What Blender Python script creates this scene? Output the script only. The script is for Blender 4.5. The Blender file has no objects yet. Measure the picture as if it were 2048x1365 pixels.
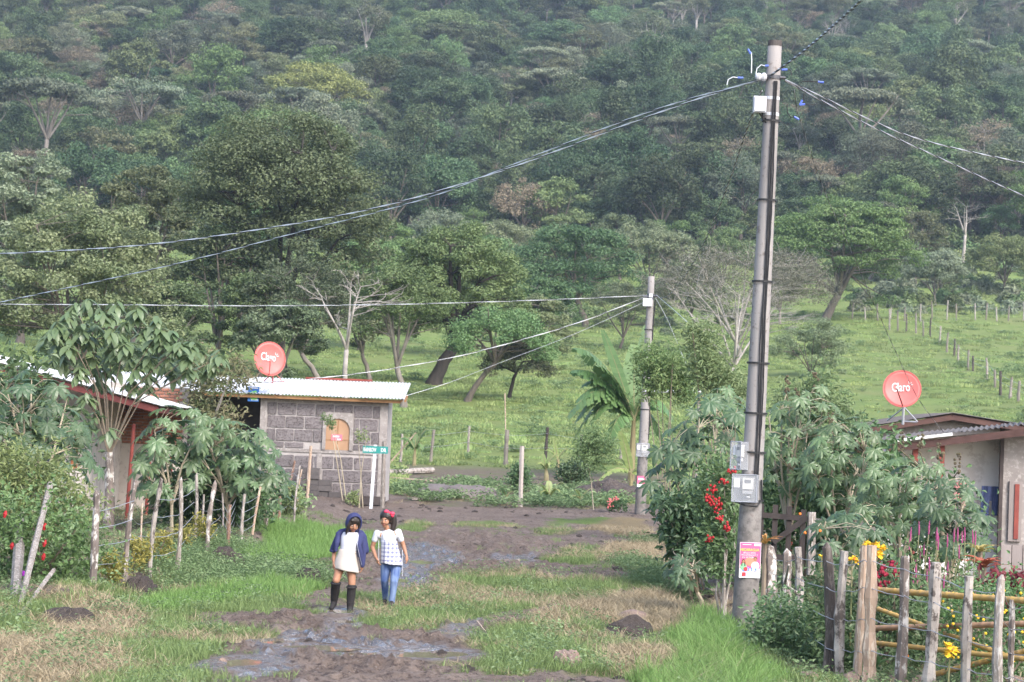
import bpy, bmesh, math, random
import numpy as np
from mathutils import Vector, Matrix, Quaternion, Euler

SC = bpy.context.scene
COL = SC.collection
random.seed(11)
RNG = np.random.default_rng(11)
R = math.radians

# ------------------------------------------------------------------ camera
F_PX, PW, PH = 4551.0, 2048.0, 1365.0
EYE = np.array([0.0, 0.0, 2.5])
PITCH, ROLL = R(2.36), R(2.3)
_f = np.array([0, math.cos(PITCH), math.sin(PITCH)])
_r0 = np.array([1.0, 0, 0]); _u0 = np.array([0, -math.sin(PITCH), math.cos(PITCH)])
_rt = math.cos(ROLL) * _r0 + math.sin(ROLL) * _u0
_up = math.cos(ROLL) * _u0 - math.sin(ROLL) * _r0
cd = bpy.data.cameras.new('camera'); cam = bpy.data.objects.new('camera', cd); COL.objects.link(cam)
cd.sensor_width = 36; cd.lens = F_PX / PW * 36; cd.clip_start = 0.5; cd.clip_end = 4000
m = Matrix.Identity(4)
for i in range(3):
    m[i][0], m[i][1], m[i][2], m[i][3] = _rt[i], _up[i], -_f[i], EYE[i]
cam.matrix_world = m
SC.camera = cam
cd.dof.use_dof = True; cd.dof.focus_distance = 33.0; cd.dof.aperture_fstop = 5.6

# ------------------------------------------------------------------ light: bright thin overcast, weak high sun from the right
SUN_EL, SUN_AZ = R(42), R(146)
w = bpy.data.worlds.new('World'); SC.world = w; w.use_nodes = True
nt = w.node_tree; bg = nt.nodes['Background']
sky = nt.nodes.new('ShaderNodeTexSky'); sky.sky_type = 'NISHITA'; sky.sun_disc = False
sky.sun_elevation = SUN_EL; sky.sun_rotation = SUN_AZ; sky.air_density = 1.0; sky.dust_density = 3.0; sky.ozone_density = 1.4
nt.links.new(sky.outputs[0], bg.inputs[0]); bg.inputs[1].default_value = 0.15
sl = bpy.data.lights.new('sun', 'SUN'); sl.energy = 1.3; sl.angle = R(25); sl.color = (1.0, 0.985, 0.965)
so = bpy.data.objects.new('sun', sl); COL.objects.link(so)
sd = Vector((math.sin(SUN_AZ) * math.cos(SUN_EL), math.cos(SUN_AZ) * math.cos(SUN_EL), math.sin(SUN_EL)))
so.rotation_euler = sd.to_track_quat('Z', 'Y').to_euler(); so.location = (30, -30, 60)
vs = SC.view_settings
vs.view_transform = 'Standard'; vs.look = 'None'; vs.gamma = 1.0; vs.use_curve_mapping = False; vs.exposure = 1.56
SC.cycles.use_denoising = True
SC.cycles.max_bounces = 6; SC.cycles.diffuse_bounces = 3; SC.cycles.glossy_bounces = 2
SC.cycles.transmission_bounces = 4; SC.cycles.transparent_max_bounces = 6; SC.cycles.volume_bounces = 0
SC.cycles.caustics_reflective = False; SC.cycles.caustics_refractive = False

# ------------------------------------------------------------------ pixel <-> world
def ray(px, py):
    return _f * F_PX + _rt * (px - PW / 2) + _up * (PH / 2 - py)
def P(px, py, D):
    return Vector(EYE + ray(px, py) / F_PX * D)
def proj(x, y, z):
    dx, dy, dz = x - EYE[0], y - EYE[1], z - EYE[2]
    d = np.maximum(dx * _f[0] + dy * _f[1] + dz * _f[2], 0.1)
    a = dx * _rt[0] + dy * _rt[1] + dz * _rt[2]; b = dx * _up[0] + dy * _up[1] + dz * _up[2]
    return PW / 2 + F_PX * a / d, PH / 2 - F_PX * b / d, d

# ------------------------------------------------------------------ numpy noise
def _h(i, j, s):
    n = (i.astype(np.int64) * 374761393 + j.astype(np.int64) * 668265263 + s * 1274126177) & 0x7fffffff
    n = ((n ^ (n >> 13)) * 1274126177) & 0x7fffffff
    return ((n ^ (n >> 16)) & 0xffff) / 65535.0
def vnoise(x, y, s=0):
    x = np.asarray(x, float); y = np.asarray(y, float)
    i, j = np.floor(x), np.floor(y); u, v = x - i, y - j
    u = u * u * (3 - 2 * u); v = v * v * (3 - 2 * v)
    a, b, c, d = _h(i, j, s), _h(i + 1, j, s), _h(i, j + 1, s), _h(i + 1, j + 1, s)
    return a + (b - a) * u + (c - a) * v + (a - b - c + d) * u * v
def fbm(x, y, s=0, o=4):
    t = 0; k = 0.5; n = 0
    for q in range(o):
        t = t + k * vnoise(x * 2 ** q + 17.3 * q, y * 2 ** q + 5.1 * q, s + q); n += k; k *= 0.5
    return t / n
def sstep(a, b, x):
    t = np.clip((x - a) / (b - a), 0, 1); return t * t * (3 - 2 * t)

# ------------------------------------------------------------------ terrain
_PD = [-60, 80, 90, 100, 140, 200, 250, 300, 360, 420, 520, 650, 800, 1000]
_PZ = [0, 0, 0.3, 1.0, 3.6, 8.5, 13, 19, 28, 40, 68, 105, 155, 230]
_fine = np.linspace(-60, 1000, 2121); _fz = np.interp(_fine, _PD, _PZ)
_k = np.ones(41) / 41; _fz2 = np.convolve(np.pad(_fz, 20, 'edge'), _k, 'valid')

GRASS = [
 [(-200,1222),(120,1215),(260,1190),(400,1172),(560,1168),(605,1180),(610,1212),(570,1236),(520,1240),(440,1232),(380,1262),(480,1265),(500,1285),(430,1310),(400,1340),(380,1365),(340,1420),(-300,1420)],
 [(700,1240),(720,1195),(800,1180),(850,1165),(920,1150),(1050,1145),(1200,1155),(1270,1165),(1260,1195),(1150,1200),(1050,1210),(960,1228),(930,1255),(850,1270),(760,1270),(710,1262)],
 [(1120,1100),(1170,1092),(1215,1105),(1205,1130),(1150,1132),(1115,1120)],
 [(950,1292),(1000,1262),(1090,1225),(1180,1260),(1300,1285),(1380,1240),(1480,1270),(1560,1300),(1650,1365),(1660,1420),(1400,1420),(1280,1352),(1100,1340),(900,1347),(955,1318)],
 [(900,1050),(980,1046),(1045,1052),(1040,1062),(940,1062)], [(1095,1040),(1200,1036),(1210,1048),(1120,1052)],
 [(1090,1062),(1150,1058),(1150,1068),(1090,1070)],
 [(800,1050),(850,1044),(860,1056),(805,1060)],
 [(1270,1140),(1340,1130),(1370,1180),(1350,1195),(1290,1175)],
]
LUSH = [
 [(540,1068),(620,1056),(740,1075),(748,1110),(650,1122),(560,1132),(500,1120)],
 [(1320,1340),(1365,1262),(1425,1228),(1480,1275),(1540,1330),(1540,1420),(1330,1420)],
 [(410,1195),(520,1175),(600,1172),(620,1190),(500,1212),(330,1232),(300,1215)],
]
WEED = [
 [(330,1130),(480,1100),(560,1122),(660,1130),(640,1170),(500,1165),(400,1172),(300,1185),(270,1180)],
 [(1230,1125),(1330,1120),(1390,1170),(1360,1190),(1300,1170)],
 [(1240,1085),(1300,1085),(1300,1098),(1240,1098)],
]
DRY = [
 [(1015,1258),(1075,1222),(1140,1204),(1230,1192),(1350,1190),(1440,1208),(1465,1255),(1420,1232),(1360,1246),(1280,1262),(1180,1246),(1090,1232)],
 [(1165,1055),(1220,1036),(1290,1036),(1325,1058),(1300,1078),(1200,1066)],
 [(1215,1090),(1300,1082),(1345,1100),(1355,1140),(1300,1125),(1230,1120)],
 [(60,1240),(140,1215),(280,1215),(320,1250),(280,1285),(130,1290)],
 [(-60,1300),(120,1290),(250,1310),(260,1345),(150,1400),(-60,1400)],
 [(1180,1300),(1300,1295),(1400,1330),(1360,1370),(1240,1350)],
]
YARD = [[(-300,980),(300,970),(600,985),(565,1062),(420,1120),(300,1172),(180,1205),(-300,1225)],
        [(770,920),(1330,930),(1330,1012),(1180,1022),(1000,1018),(800,1010)],
        [(1390,1010),(2600,1000),(2600,1500),(1640,1420),(1560,1290),(1500,1190),(1420,1100)]]
WET = [
 [(770,1165),(820,1085),(880,1090),(930,1120),(890,1150),(830,1180),(770,1200)],
 [(620,1256),(690,1215),(720,1225),(712,1262),(640,1272)],
 [(470,1286),(600,1272),(760,1298),(930,1310),(925,1330),(780,1334),(620,1322),(500,1310)],
 [(420,1332),(490,1312),(540,1320),(520,1348),(430,1360)],
 [(900,1262),(960,1250),(950,1290),(905,1295)],
 [(985,1118),(1090,1114),(1085,1130),(990,1132)],
 [(1335,1130),(1352,1128),(1378,1180),(1362,1190)],
 [(800,1090),(850,1085),(860,1110),(800,1130)],
]
PUDDLES = ((850, 1318, 78, 8), (480, 1334, 44, 9), (640, 1308, 60, 4.5), (560, 1290, 40, 4), (905, 1268, 36, 5), (845, 1128, 26, 5), (790, 1165, 24, 5), (675, 1235, 30, 6), (1030, 1122, 28, 3.5), (820, 1146, 24, 3.5), (975, 1124, 24, 3), (720, 1316, 46, 4), (600, 1302, 34, 3.5), (690, 1252, 22, 4))
def in_poly(px, py, poly):
    r = np.zeros(px.shape, bool); n = len(poly)
    for a in range(n):
        x1, y1 = poly[a]; x2, y2 = poly[(a + 1) % n]
        if y1 == y2: continue
        c = ((y1 > py) != (y2 > py)) & (px < (x2 - x1) * (py - y1) / (y2 - y1) + x1)
        r ^= c
    return r
def masks(x, y):
    """which ground cover lies at ground point x, y (near field)"""
    x = np.asarray(x, float); y = np.asarray(y, float)
    px, py, d = proj(x, y, np.zeros_like(x)); s = F_PX / np.maximum(d, 8)
    n1 = fbm(x * 0.9, y * 0.45, 3) - .5; n2 = fbm(x * 0.9, y * 0.45, 9) - .5
    n3 = fbm(x * 4, y * 3, 21, 3) - .5; n4 = fbm(x * 4, y * 3, 31, 3) - .5
    qx = px + s * (1.1 * n1 + .4 * n3); qy = py + s * (0.22 * n2 + .08 * n4)
    near = (y > 6) & (y < 100)
    out = {}
    for k, L in (('grass', GRASS), ('lush', LUSH), ('weed', WEED), ('dry', DRY), ('yard', YARD), ('wet', WET)):
        v = np.zeros(x.shape, bool)
        for poly in L: v |= in_poly(qx, qy, poly)
        out[k] = (v & near).astype(float)
    return out
def terrain(x, y, fine=True):
    x = np.asarray(x, float); y = np.asarray(y, float)
    z = np.interp(y, _fine, _fz2)
    far = sstep(95, 200, y)
    z = z + far * (fbm(x * 0.012, y * 0.012, 40, 3) - .5) * np.clip((y - 95) * 0.028, 0, 22)
    z = z + sstep(85, 130, y) * (fbm(x * .11, y * .11, 44, 3) - .5) * 0.9
    near = 1 - sstep(85, 110, y)
    z = z + near * (fbm(x * .25, y * .25, 50, 3) - .5) * 0.16
    if fine:
        z = z + near * (fbm(x * 2.3, y * 2.3, 54, 3) - .5) * 0.10
    # ditch at the right edge of the lane, bank at the left fence
    px = np.interp(y, [14, 34, 40, 50, 70], [4.2, 3.0, 3.2, 4.2, 5.0])
    z = z - near * 0.28 * np.exp(-((x - px) / 0.35) ** 2) * sstep(33, 36, y) * (1 - sstep(46, 52, y))
    bx = np.interp(y, [20, 30, 36, 60, 75], [-5.6, -5.2, -5.0, -4.6, -5.0])
    z = z + near * 0.22 * (1 - sstep(bx - .5, bx + .25, x)) * sstep(24, 30, y)
    return z
def zt(x, y): return float(terrain(np.array([x]), np.array([y]))[0])
def G(px, py, dmin=6.0, dmax=1000.0):
    """ground point seen at a pixel of the photograph"""
    r = ray(px, py); r = r / r[1]
    D = np.geomspace(dmin, dmax, 320)
    zz = terrain(r[0] * D, D, False) - (EYE[2] + r[2] * D)
    k = np.argmax(zz > 0); k = max(k, 1)
    a, b = D[k - 1], D[k]
    for _ in range(14):
        c = (a + b) / 2
        if terrain(np.array([r[0] * c]), np.array([c]), False)[0] > EYE[2] + r[2] * c: b = c
        else: a = c
    return Vector((r[0] * b, b, zt(r[0] * b, b)))

# ------------------------------------------------------------------ mesh helpers
def np_mesh(name, verts, faces, attrs=None, smooth=False, matidx=None):
    """verts (N,3); faces: list of (M,k) int arrays"""
    me = bpy.data.meshes.new(name)
    verts = np.asarray(verts, np.float32)
    me.vertices.add(len(verts)); me.vertices.foreach_set('co', verts.ravel())
    if not isinstance(faces, list): faces = [faces]
    li = np.concatenate([f.ravel() for f in faces]).astype(np.int32)
    tot = np.concatenate([np.full(len(f), f.shape[1]) for f in faces]).astype(np.int32)
    st = np.concatenate([[0], np.cumsum(tot)[:-1]]).astype(np.int32)
    me.loops.add(len(li)); me.loops.foreach_set('vertex_index', li)
    me.polygons.add(len(tot)); me.polygons.foreach_set('loop_start', st); me.polygons.foreach_set('loop_total', tot)
    if matidx is not None: me.polygons.foreach_set('material_index', np.asarray(matidx, np.int32))
    me.polygons.foreach_set('use_smooth', np.full(len(tot), smooth))
    for k, v in (attrs or {}).items():
        a = me.attributes.new(k, 'FLOAT', 'POINT'); a.data.foreach_set('value', np.asarray(v, np.float32))
    me.update(calc_edges=True)
    return me
def link(name, me, parent=None, mat=None, loc=None):
    o = bpy.data.objects.new(name, me); COL.objects.link(o)
    if mat is not None and me is not None:
        me.materials.clear()
        for q in (mat if isinstance(mat, (list, tuple)) else [mat]): me.materials.append(q)
    if parent is not None: o.parent = parent
    if loc is not None: o.location = loc
    return o
def tag(o, label=None, cat=None, group=None, kind=None):
    if label: o['label'] = label
    if cat: o['category'] = cat
    if group: o['group'] = group
    if kind: o['kind'] = kind
    return o
def thing(name, label, cat, loc=(0, 0, 0), rotz=0.0, group=None):
    o = bpy.data.objects.new(name, None); COL.objects.link(o); o.empty_display_size = .2
    o.location = loc; o.rotation_euler = (0, 0, rotz)
    return tag(o, label, cat, group)
def frame(t):
    t = Vector(t).normalized(); a = Vector((0, 0, 1)) if abs(t.z) < .95 else Vector((1, 0, 0))
    u = t.cross(a).normalized(); return u, t.cross(u).normalized()
class MB:
    """collects shapes into one mesh"""
    def __init__(s): s.v = []; s.f = []; s.t = []; s.m = []; s.cur = 0; s.tint = .5
    def add(s, vs, fs):
        b = len(s.v); s.v += [tuple(q) for q in vs]; s.t += [s.tint] * len(vs)
        s.f += [tuple(i + b for i in q) for q in fs]; s.m += [s.cur] * len(fs); return s
    def box(s, c, d, M=None):
        x, y, z = d[0] / 2, d[1] / 2, d[2] / 2
        vs = [Vector((a * x, b * y, e * z)) for e in (-1, 1) for b in (-1, 1) for a in (-1, 1)]
        if M is not None: vs = [M @ q for q in vs]
        vs = [q + Vector(c) for q in vs]
        return s.add(vs, [(0, 2, 3, 1), (4, 5, 7, 6), (0, 1, 5, 4), (2, 6, 7, 3), (0, 4, 6, 2), (1, 3, 7, 5)])
    def beam(s, a, b, wd, ht, upv=(0, 0, 1)):
        a, b = Vector(a), Vector(b); t = (b - a).normalized(); r = t.cross(Vector(upv)).normalized(); u = r.cross(t)
        vs = [p + r * (i * wd / 2) + u * (j * ht / 2) for p in (a, b) for j in (-1, 1) for i in (-1, 1)]
        return s.add(vs, [(0, 1, 3, 2), (4, 6, 7, 5), (0, 4, 5, 1), (2, 3, 7, 6), (0, 2, 6, 4), (1, 5, 7, 3)])
    def tube(s, pts, rad, n=6, cap=True, jit=0.0):
        pts = [Vector(q) for q in pts]; k = len(pts)
        if not hasattr(rad, '__len__'): rad = [rad] * k
        vs = []; u = None
        for i, p in enumerate(pts):
            t = (pts[min(i + 1, k - 1)] - pts[max(i - 1, 0)])
            t = t.normalized() if t.length > 1e-9 else Vector((0, 0, 1))
            if u is None: u, v = frame(t)
            else:
                u = (u - t * u.dot(t)); u = u.normalized() if u.length > 1e-6 else frame(t)[0]; v = t.cross(u)
            for a in range(n):
                an = 2 * math.pi * a / n; rr = rad[i] * (1 + (random.uniform(-jit, jit) if jit else 0))
                vs.append(p + u * (math.cos(an) * rr) + v * (math.sin(an) * rr))
        fs = [(i * n + a, i * n + (a + 1) % n, (i + 1) * n + (a + 1) % n, (i + 1) * n + a) for i in range(k - 1) for a in range(n)]
        if cap: fs += [tuple(range(n - 1, -1, -1)), tuple((k - 1) * n + a for a in range(n))]
        return s.add(vs, fs)
    def ball(s, c, r, nu=8, nv=5, M=None):
        if not hasattr(r, '__len__'): r = (r, r, r)
        vs = []
        for i in range(nv + 1):
            th = math.pi * i / nv
            for a in range(nu):
                ph = 2 * math.pi * a / nu
                q = Vector((r[0] * math.sin(th) * math.cos(ph), r[1] * math.sin(th) * math.sin(ph), r[2] * math.cos(th)))
                if M is not None: q = M @ q
                vs.append(q + Vector(c))
        fs = [(i * nu + a, (i + 1) * nu + a, (i + 1) * nu + (a + 1) % nu, i * nu + (a + 1) % nu) for i in range(nv) for a in range(nu)]
        return s.add(vs, fs)
    def mesh(s, name, smooth=False):
        me = bpy.data.meshes.new(name); me.from_pydata(s.v, [], s.f)
        a = me.attributes.new('tint', 'FLOAT', 'POINT'); a.data.foreach_set('value', np.array(s.t, np.float32))
        if any(s.m): me.polygons.foreach_set('material_index', np.array(s.m, np.int32))
        if smooth: me.polygons.foreach_set('use_smooth', np.ones(len(me.polygons), bool))
        me.update(); return me
    def build(s, name, mat, parent=None, loc=None, smooth=False):
        return link(name, s.mesh(name, smooth), parent, mat, loc)

# ------------------------------------------------------------------ materials
def _node(nt, typ, **kw):
    n = nt.nodes.new(typ)
    for k, v in kw.items(): setattr(n, k, v)
    return n
def new_mat(name):
    m = bpy.data.materials.new(name); m.use_nodes = True
    nt = m.node_tree; return m, nt, nt.nodes['Principled BSDF']
def c4(c): return (c[0], c[1], c[2], 1)
def mixc(nt, fac, a, b, blend='MIX'):
    n = _node(nt, 'ShaderNodeMix', data_type='RGBA', blend_type=blend)
    for i, v in ((0, fac), (6, a), (7, b)):
        if isinstance(v, bpy.types.NodeSocket): nt.links.new(v, n.inputs[i])
        elif i == 0: n.inputs[0].default_value = v
        else: n.inputs[i].default_value = c4(v)
    return n.outputs[2]
def noise(nt, scale, detail=4, rough=.6, vec=None, dist=0.0):
    n = _node(nt, 'ShaderNodeTexNoise'); n.inputs['Scale'].default_value = scale
    n.inputs['Detail'].default_value = detail; n.inputs['Roughness'].default_value = rough; n.inputs['Distortion'].default_value = dist
    if vec is not None: nt.links.new(vec, n.inputs['Vector'])
    return n.outputs[0]
def ramp(nt, fac, lo, hi):
    n = _node(nt, 'ShaderNodeMapRange'); n.inputs[1].default_value = lo; n.inputs[2].default_value = hi
    nt.links.new(fac, n.inputs[0]); return n.outputs[0]
def objco(nt, scale=(1, 1, 1)):
    tc = _node(nt, 'ShaderNodeTexCoord'); mp = _node(nt, 'ShaderNodeMapping'); mp.inputs['Scale'].default_value = scale
    nt.links.new(tc.outputs['Object'], mp.inputs[0]); return mp.outputs[0]
def attr(nt, name):
    n = _node(nt, 'ShaderNodeAttribute', attribute_name=name); return n.outputs['Fac']
def bump(nt, b, h, strength=.3, dist=.02):
    n = _node(nt, 'ShaderNodeBump'); n.inputs['Strength'].default_value = strength; n.inputs['Distance'].default_value = dist
    nt.links.new(h, n.inputs['Height']); nt.links.new(n.outputs[0], b.inputs['Normal'])
def surf(name, c1, c2, scale=6, stretch=(1, 1, 1), rough=.85, bmp=.3, bdist=.01, metal=0.0, c3=None, s3=25, lo=.35, hi=.65, spec=.3, rnd=0.0):
    """plain weathered surface: two tones by noise, optional third as fine spots, relief"""
    m, nt, b = new_mat(name); v = objco(nt, stretch)
    if rnd > 0:
        oi = _node(nt, 'ShaderNodeObjectInfo'); ad = _node(nt, 'ShaderNodeVectorMath', operation='ADD')
        mu = _node(nt, 'ShaderNodeMath', operation='MULTIPLY'); mu.inputs[1].default_value = 37.0
        nt.links.new(oi.outputs['Random'], mu.inputs[0]); nt.links.new(v, ad.inputs[0]); nt.links.new(mu.outputs[0], ad.inputs[1]); v = ad.outputs[0]
    n1 = noise(nt, scale, 5, .65, v); col = mixc(nt, ramp(nt, n1, lo, hi), c1, c2)
    n2 = noise(nt, s3, 4, .7, v)
    if c3 is not None: col = mixc(nt, ramp(nt, n2, .52, .60), col, c3)
    if rnd > 0:
        mr = _node(nt, 'ShaderNodeMapRange'); mr.inputs[3].default_value = 1 - rnd; mr.inputs[4].default_value = 1 + rnd
        nt.links.new(oi.outputs['Random'], mr.inputs[0])
        hs = _node(nt, 'ShaderNodeHueSaturation'); nt.links.new(mr.outputs[0], hs.inputs['Value']); nt.links.new(col, hs.inputs['Color']); col = hs.outputs[0]
    nt.links.new(col, b.inputs['Base Color']); b.inputs['Roughness'].default_value = rough; b.inputs['Metallic'].default_value = metal
    b.inputs['Specular IOR Level'].default_value = spec
    if bmp: bump(nt, b, n2, bmp, bdist)
    return m
DULL = .2
def leafmat(name, c0, c1, rough=.55, trans=.3, rnd=.12, hue=.0, spec=.35):
    """leaf: tint attribute picks between two leaf colours, some light passes through"""
    c0, c1 = [tuple((v * (1 - DULL) + DULL * (.3 * c[0] + .6 * c[1] + .1 * c[2])) * 1.22 for v in c) for c in (c0, c1)]
    m, nt, b = new_mat(name)
    col = mixc(nt, attr(nt, 'tint'), c0, c1)
    oi = _node(nt, 'ShaderNodeObjectInfo')
    mr = _node(nt, 'ShaderNodeMapRange'); mr.inputs[3].default_value = 1 - rnd; mr.inputs[4].default_value = 1 + rnd
    nt.links.new(oi.outputs['Random'], mr.inputs[0])
    hs = _node(nt, 'ShaderNodeHueSaturation'); nt.links.new(mr.outputs[0], hs.inputs['Value']); nt.links.new(col, hs.inputs['Color'])
    if hue:
        mh = _node(nt, 'ShaderNodeMath', operation='MULTIPLY'); mh.inputs[1].default_value = 7.31
        nt.links.new(oi.outputs['Random'], mh.inputs[0]); fr = _node(nt, 'ShaderNodeMath', operation='FRACT'); nt.links.new(mh.outputs[0], fr.inputs[0])
        m2 = _node(nt, 'ShaderNodeMapRange'); m2.inputs[3].default_value = .5 - hue; m2.inputs[4].default_value = .5 + hue
        nt.links.new(fr.outputs[0], m2.inputs[0]); nt.links.new(m2.outputs[0], hs.inputs['Hue'])
    col = hs.outputs[0]
    nt.links.new(col, b.inputs['Base Color']); b.inputs['Roughness'].default_value = rough; b.inputs['Specular IOR Level'].default_value = spec
    tr = _node(nt, 'ShaderNodeBsdfTranslucent'); nt.links.new(col, tr.inputs[0])
    mx = _node(nt, 'ShaderNodeMixShader'); mx.inputs[0].default_value = trans
    nt.links.new(b.outputs[0], mx.inputs[1]); nt.links.new(tr.outputs[0], mx.inputs[2])
    nt.links.new(mx.outputs[0], nt.nodes['Material Output'].inputs[0])
    return m
def flat(name, c, rough=.6, metal=0.0, spec=.4):
    m, nt, b = new_mat(name); b.inputs['Base Color'].default_value = c4(c); b.inputs['Roughness'].default_value = rough
    b.inputs['Metallic'].default_value = metal; b.inputs['Specular IOR Level'].default_value = spec; return m

# ------------------------------------------------------------------ leaf clouds
def frames_from_normals(n, ang=None):
    n = n / np.maximum(np.linalg.norm(n, axis=1, keepdims=True), 1e-6)
    a = np.where(np.abs(n[:, 2:3]) < .9, np.array([[0, 0, 1.]]), np.array([[1., 0, 0]]))
    t = np.cross(n, a); t /= np.linalg.norm(t, axis=1, keepdims=True); b = np.cross(n, t)
    if ang is None: ang = RNG.uniform(0, 2 * np.pi, len(n))
    c, s = np.cos(ang)[:, None], np.sin(ang)[:, None]
    return n, c * t + s * b, c * b - s * t
def leaf_cloud(name, ctr, nrm, size, tint, wide=.55, fold=.18):
    """one mesh of small folded leaf faces"""
    N = len(ctr); n, t, b = frames_from_normals(nrm)
    size = np.broadcast_to(size, (N,))[:, None]
    k = RNG.uniform(.8, 1.2, (N, 1)) * size
    v = np.stack([ctr - t * k * .5, ctr + b * k * wide * .5 + n * k * fold, ctr + t * k * .5, ctr - b * k * wide * .5 + n * k * fold], 1)
    f = np.arange(N * 4).reshape(N, 4); tri = np.concatenate([f[:, [0, 1, 2]], f[:, [0, 2, 3]]], 0)
    return np_mesh(name, v.reshape(-1, 3), tri, {'tint': np.repeat(tint, 4)})
def gn_scatter(name, srcs, pts, rot, scl, var, parent=None):
    """one object whose points carry instances of the (unlinked) source objects"""
    me = bpy.data.meshes.new(name); me.vertices.add(len(pts)); me.vertices.foreach_set('co', np.asarray(pts, np.float32).ravel())
    a = me.attributes.new('rot', 'FLOAT_VECTOR', 'POINT'); a.data.foreach_set('vector', np.asarray(rot, np.float32).ravel())
    a = me.attributes.new('scl', 'FLOAT_VECTOR', 'POINT'); a.data.foreach_set('vector', np.asarray(scl, np.float32).ravel())
    a = me.attributes.new('var', 'INT', 'POINT'); a.data.foreach_set('value', np.asarray(var, np.int32))
    o = link(name, me, parent)
    ng = bpy.data.node_groups.new(name + '_scatter', 'GeometryNodeTree')
    ng.interface.new_socket('Geometry', in_out='INPUT', socket_type='NodeSocketGeometry')
    ng.interface.new_socket('Geometry', in_out='OUTPUT', socket_type='NodeSocketGeometry')
    L = ng.links.new; gi = ng.nodes.new('NodeGroupInput'); go = ng.nodes.new('NodeGroupOutput')
    def named(n, t):
        q = ng.nodes.new('GeometryNodeInputNamedAttribute'); q.data_type = t; q.inputs[0].default_value = n; return q.outputs[0]
    r, s, vv = named('rot', 'FLOAT_VECTOR'), named('scl', 'FLOAT_VECTOR'), named('var', 'INT')
    er = ng.nodes.new('FunctionNodeEulerToRotation'); L(r, er.inputs[0])
    jn = ng.nodes.new('GeometryNodeJoinGeometry')
    for i, src in enumerate(srcs):
        cmp = ng.nodes.new('FunctionNodeCompare'); cmp.data_type = 'INT'; cmp.operation = 'EQUAL'
        L(vv, cmp.inputs[2]); cmp.inputs[3].default_value = i
        mp = ng.nodes.new('GeometryNodeMeshToPoints'); L(gi.outputs[0], mp.inputs[0]); L(cmp.outputs[0], mp.inputs[1])
        oi = ng.nodes.new('GeometryNodeObjectInfo'); oi.inputs[0].default_value = src
        ip = ng.nodes.new('GeometryNodeInstanceOnPoints'); L(mp.outputs[0], ip.inputs[0]); L(oi.outputs['Geometry'], ip.inputs['Instance'])
        L(er.outputs[0], ip.inputs['Rotation']); L(s, ip.inputs['Scale']); L(ip.outputs[0], jn.inputs[0])
    L(jn.outputs[0], go.inputs[0])
    md = o.modifiers.new('scatter', 'NODES'); md.node_group = ng
    return o
# ------------------------------------------------------------------ the ground: one sheet from behind the camera up the mountain
def ground_material():
    m, nt, b = new_mat('ground_cover'); L = nt.links.new
    geo = _node(nt, 'ShaderNodeNewGeometry'); pos = geo.outputs['Position']
    nA = noise(nt, .9, 6, .62, pos); nB = noise(nt, 7, 5, .65, pos); nC = noise(nt, 40, 4, .7, pos); nD = noise(nt, .12, 4, .6, pos)
    mud = mixc(nt, ramp(nt, nA, .35, .68), (.136, .099, .079), (.222, .172, .141))
    nE = noise(nt, 13, 5, .7, pos); mud = mixc(nt, ramp(nt, nE, .48, .62), mud, (.070, .050, .043))
    mud = mixc(nt, ramp(nt, nC, .56, .66), mud, (.26, .22, .195))
    grs = mixc(nt, ramp(nt, nB, .35, .65), (.075, .115, .026), (.12, .185, .04))
    grs = mixc(nt, ramp(nt, nC, .5, .75), grs, (.16, .15, .07))
    dry = mixc(nt, ramp(nt, nB, .3, .7), (.17, .13, .075), (.25, .19, .10))
    yrd = mixc(nt, ramp(nt, nB, .4, .62), (.155, .115, .095), (.11, .10, .06)); yrd = mixc(nt, ramp(nt, nA, .5, .65), yrd, (.10, .125, .05)); yrd = mixc(nt, ramp(nt, nC, .58, .7), yrd, (.22, .18, .15))
    mdw = mixc(nt, ramp(nt, nA, .38, .62), (.115, .175, .042), (.165, .215, .062))
    mdw = mixc(nt, ramp(nt, nD, .4, .7), mdw, (.165, .19, .065))
    mdw = mixc(nt, ramp(nt, nB, .58, .72), mdw, (.07, .115, .03))
    frs = mixc(nt, ramp(nt, nA, .4, .6), (.022, .036, .014), (.05, .065, .025))
    col = mixc(nt, attr(nt, 'yard'), mud, yrd); col = mixc(nt, attr(nt, 'grass'), col, grs); col = mixc(nt, attr(nt, 'dry'), col, dry)
    wn = _node(nt, 'ShaderNodeMath', operation='MULTIPLY'); L(attr(nt, 'wet'), wn.inputs[0]); L(ramp(nt, nB, .40, .54), wn.inputs[1]); col = mixc(nt, wn.outputs[0], col, mixc(nt, .6, col, (.06, .045, .038)))
    col = mixc(nt, attr(nt, 'meadow'), col, mdw); col = mixc(nt, attr(nt, 'forest'), col, frs)
    L(col, b.inputs['Base Color'])
    rr = _node(nt, 'ShaderNodeMapRange'); rr.inputs[3].default_value = .92; rr.inputs[4].default_value = .05
    L(wn.outputs[0], rr.inputs[0]); L(rr.outputs[0], b.inputs['Roughness']); sp_ = _node(nt, 'ShaderNodeMapRange'); sp_.inputs[3].default_value = .3; sp_.inputs[4].default_value = 1.0; L(wn.outputs[0], sp_.inputs[0]); L(sp_.outputs[0], b.inputs['Specular IOR Level']); io = _node(nt, 'ShaderNodeMapRange'); io.inputs[3].default_value = 1.45; io.inputs[4].default_value = 2.0; L(wn.outputs[0], io.inputs[0]); L(io.outputs[0], b.inputs['IOR'])
    h = _node(nt, 'ShaderNodeMath', operation='ADD'); L(nB, h.inputs[0]); L(nC, h.inputs[1])
    bump(nt, b, h.outputs[0], .9, .05)
    return m
rows = np.concatenate([np.arange(-40, 14, 1.0), np.arange(14, 24, .10), np.arange(24, 44, .12), np.arange(44, 90, .3), np.arange(90, 200, 1.0), np.arange(200, 460, 3.0), np.arange(460, 1001, 10)])
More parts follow.
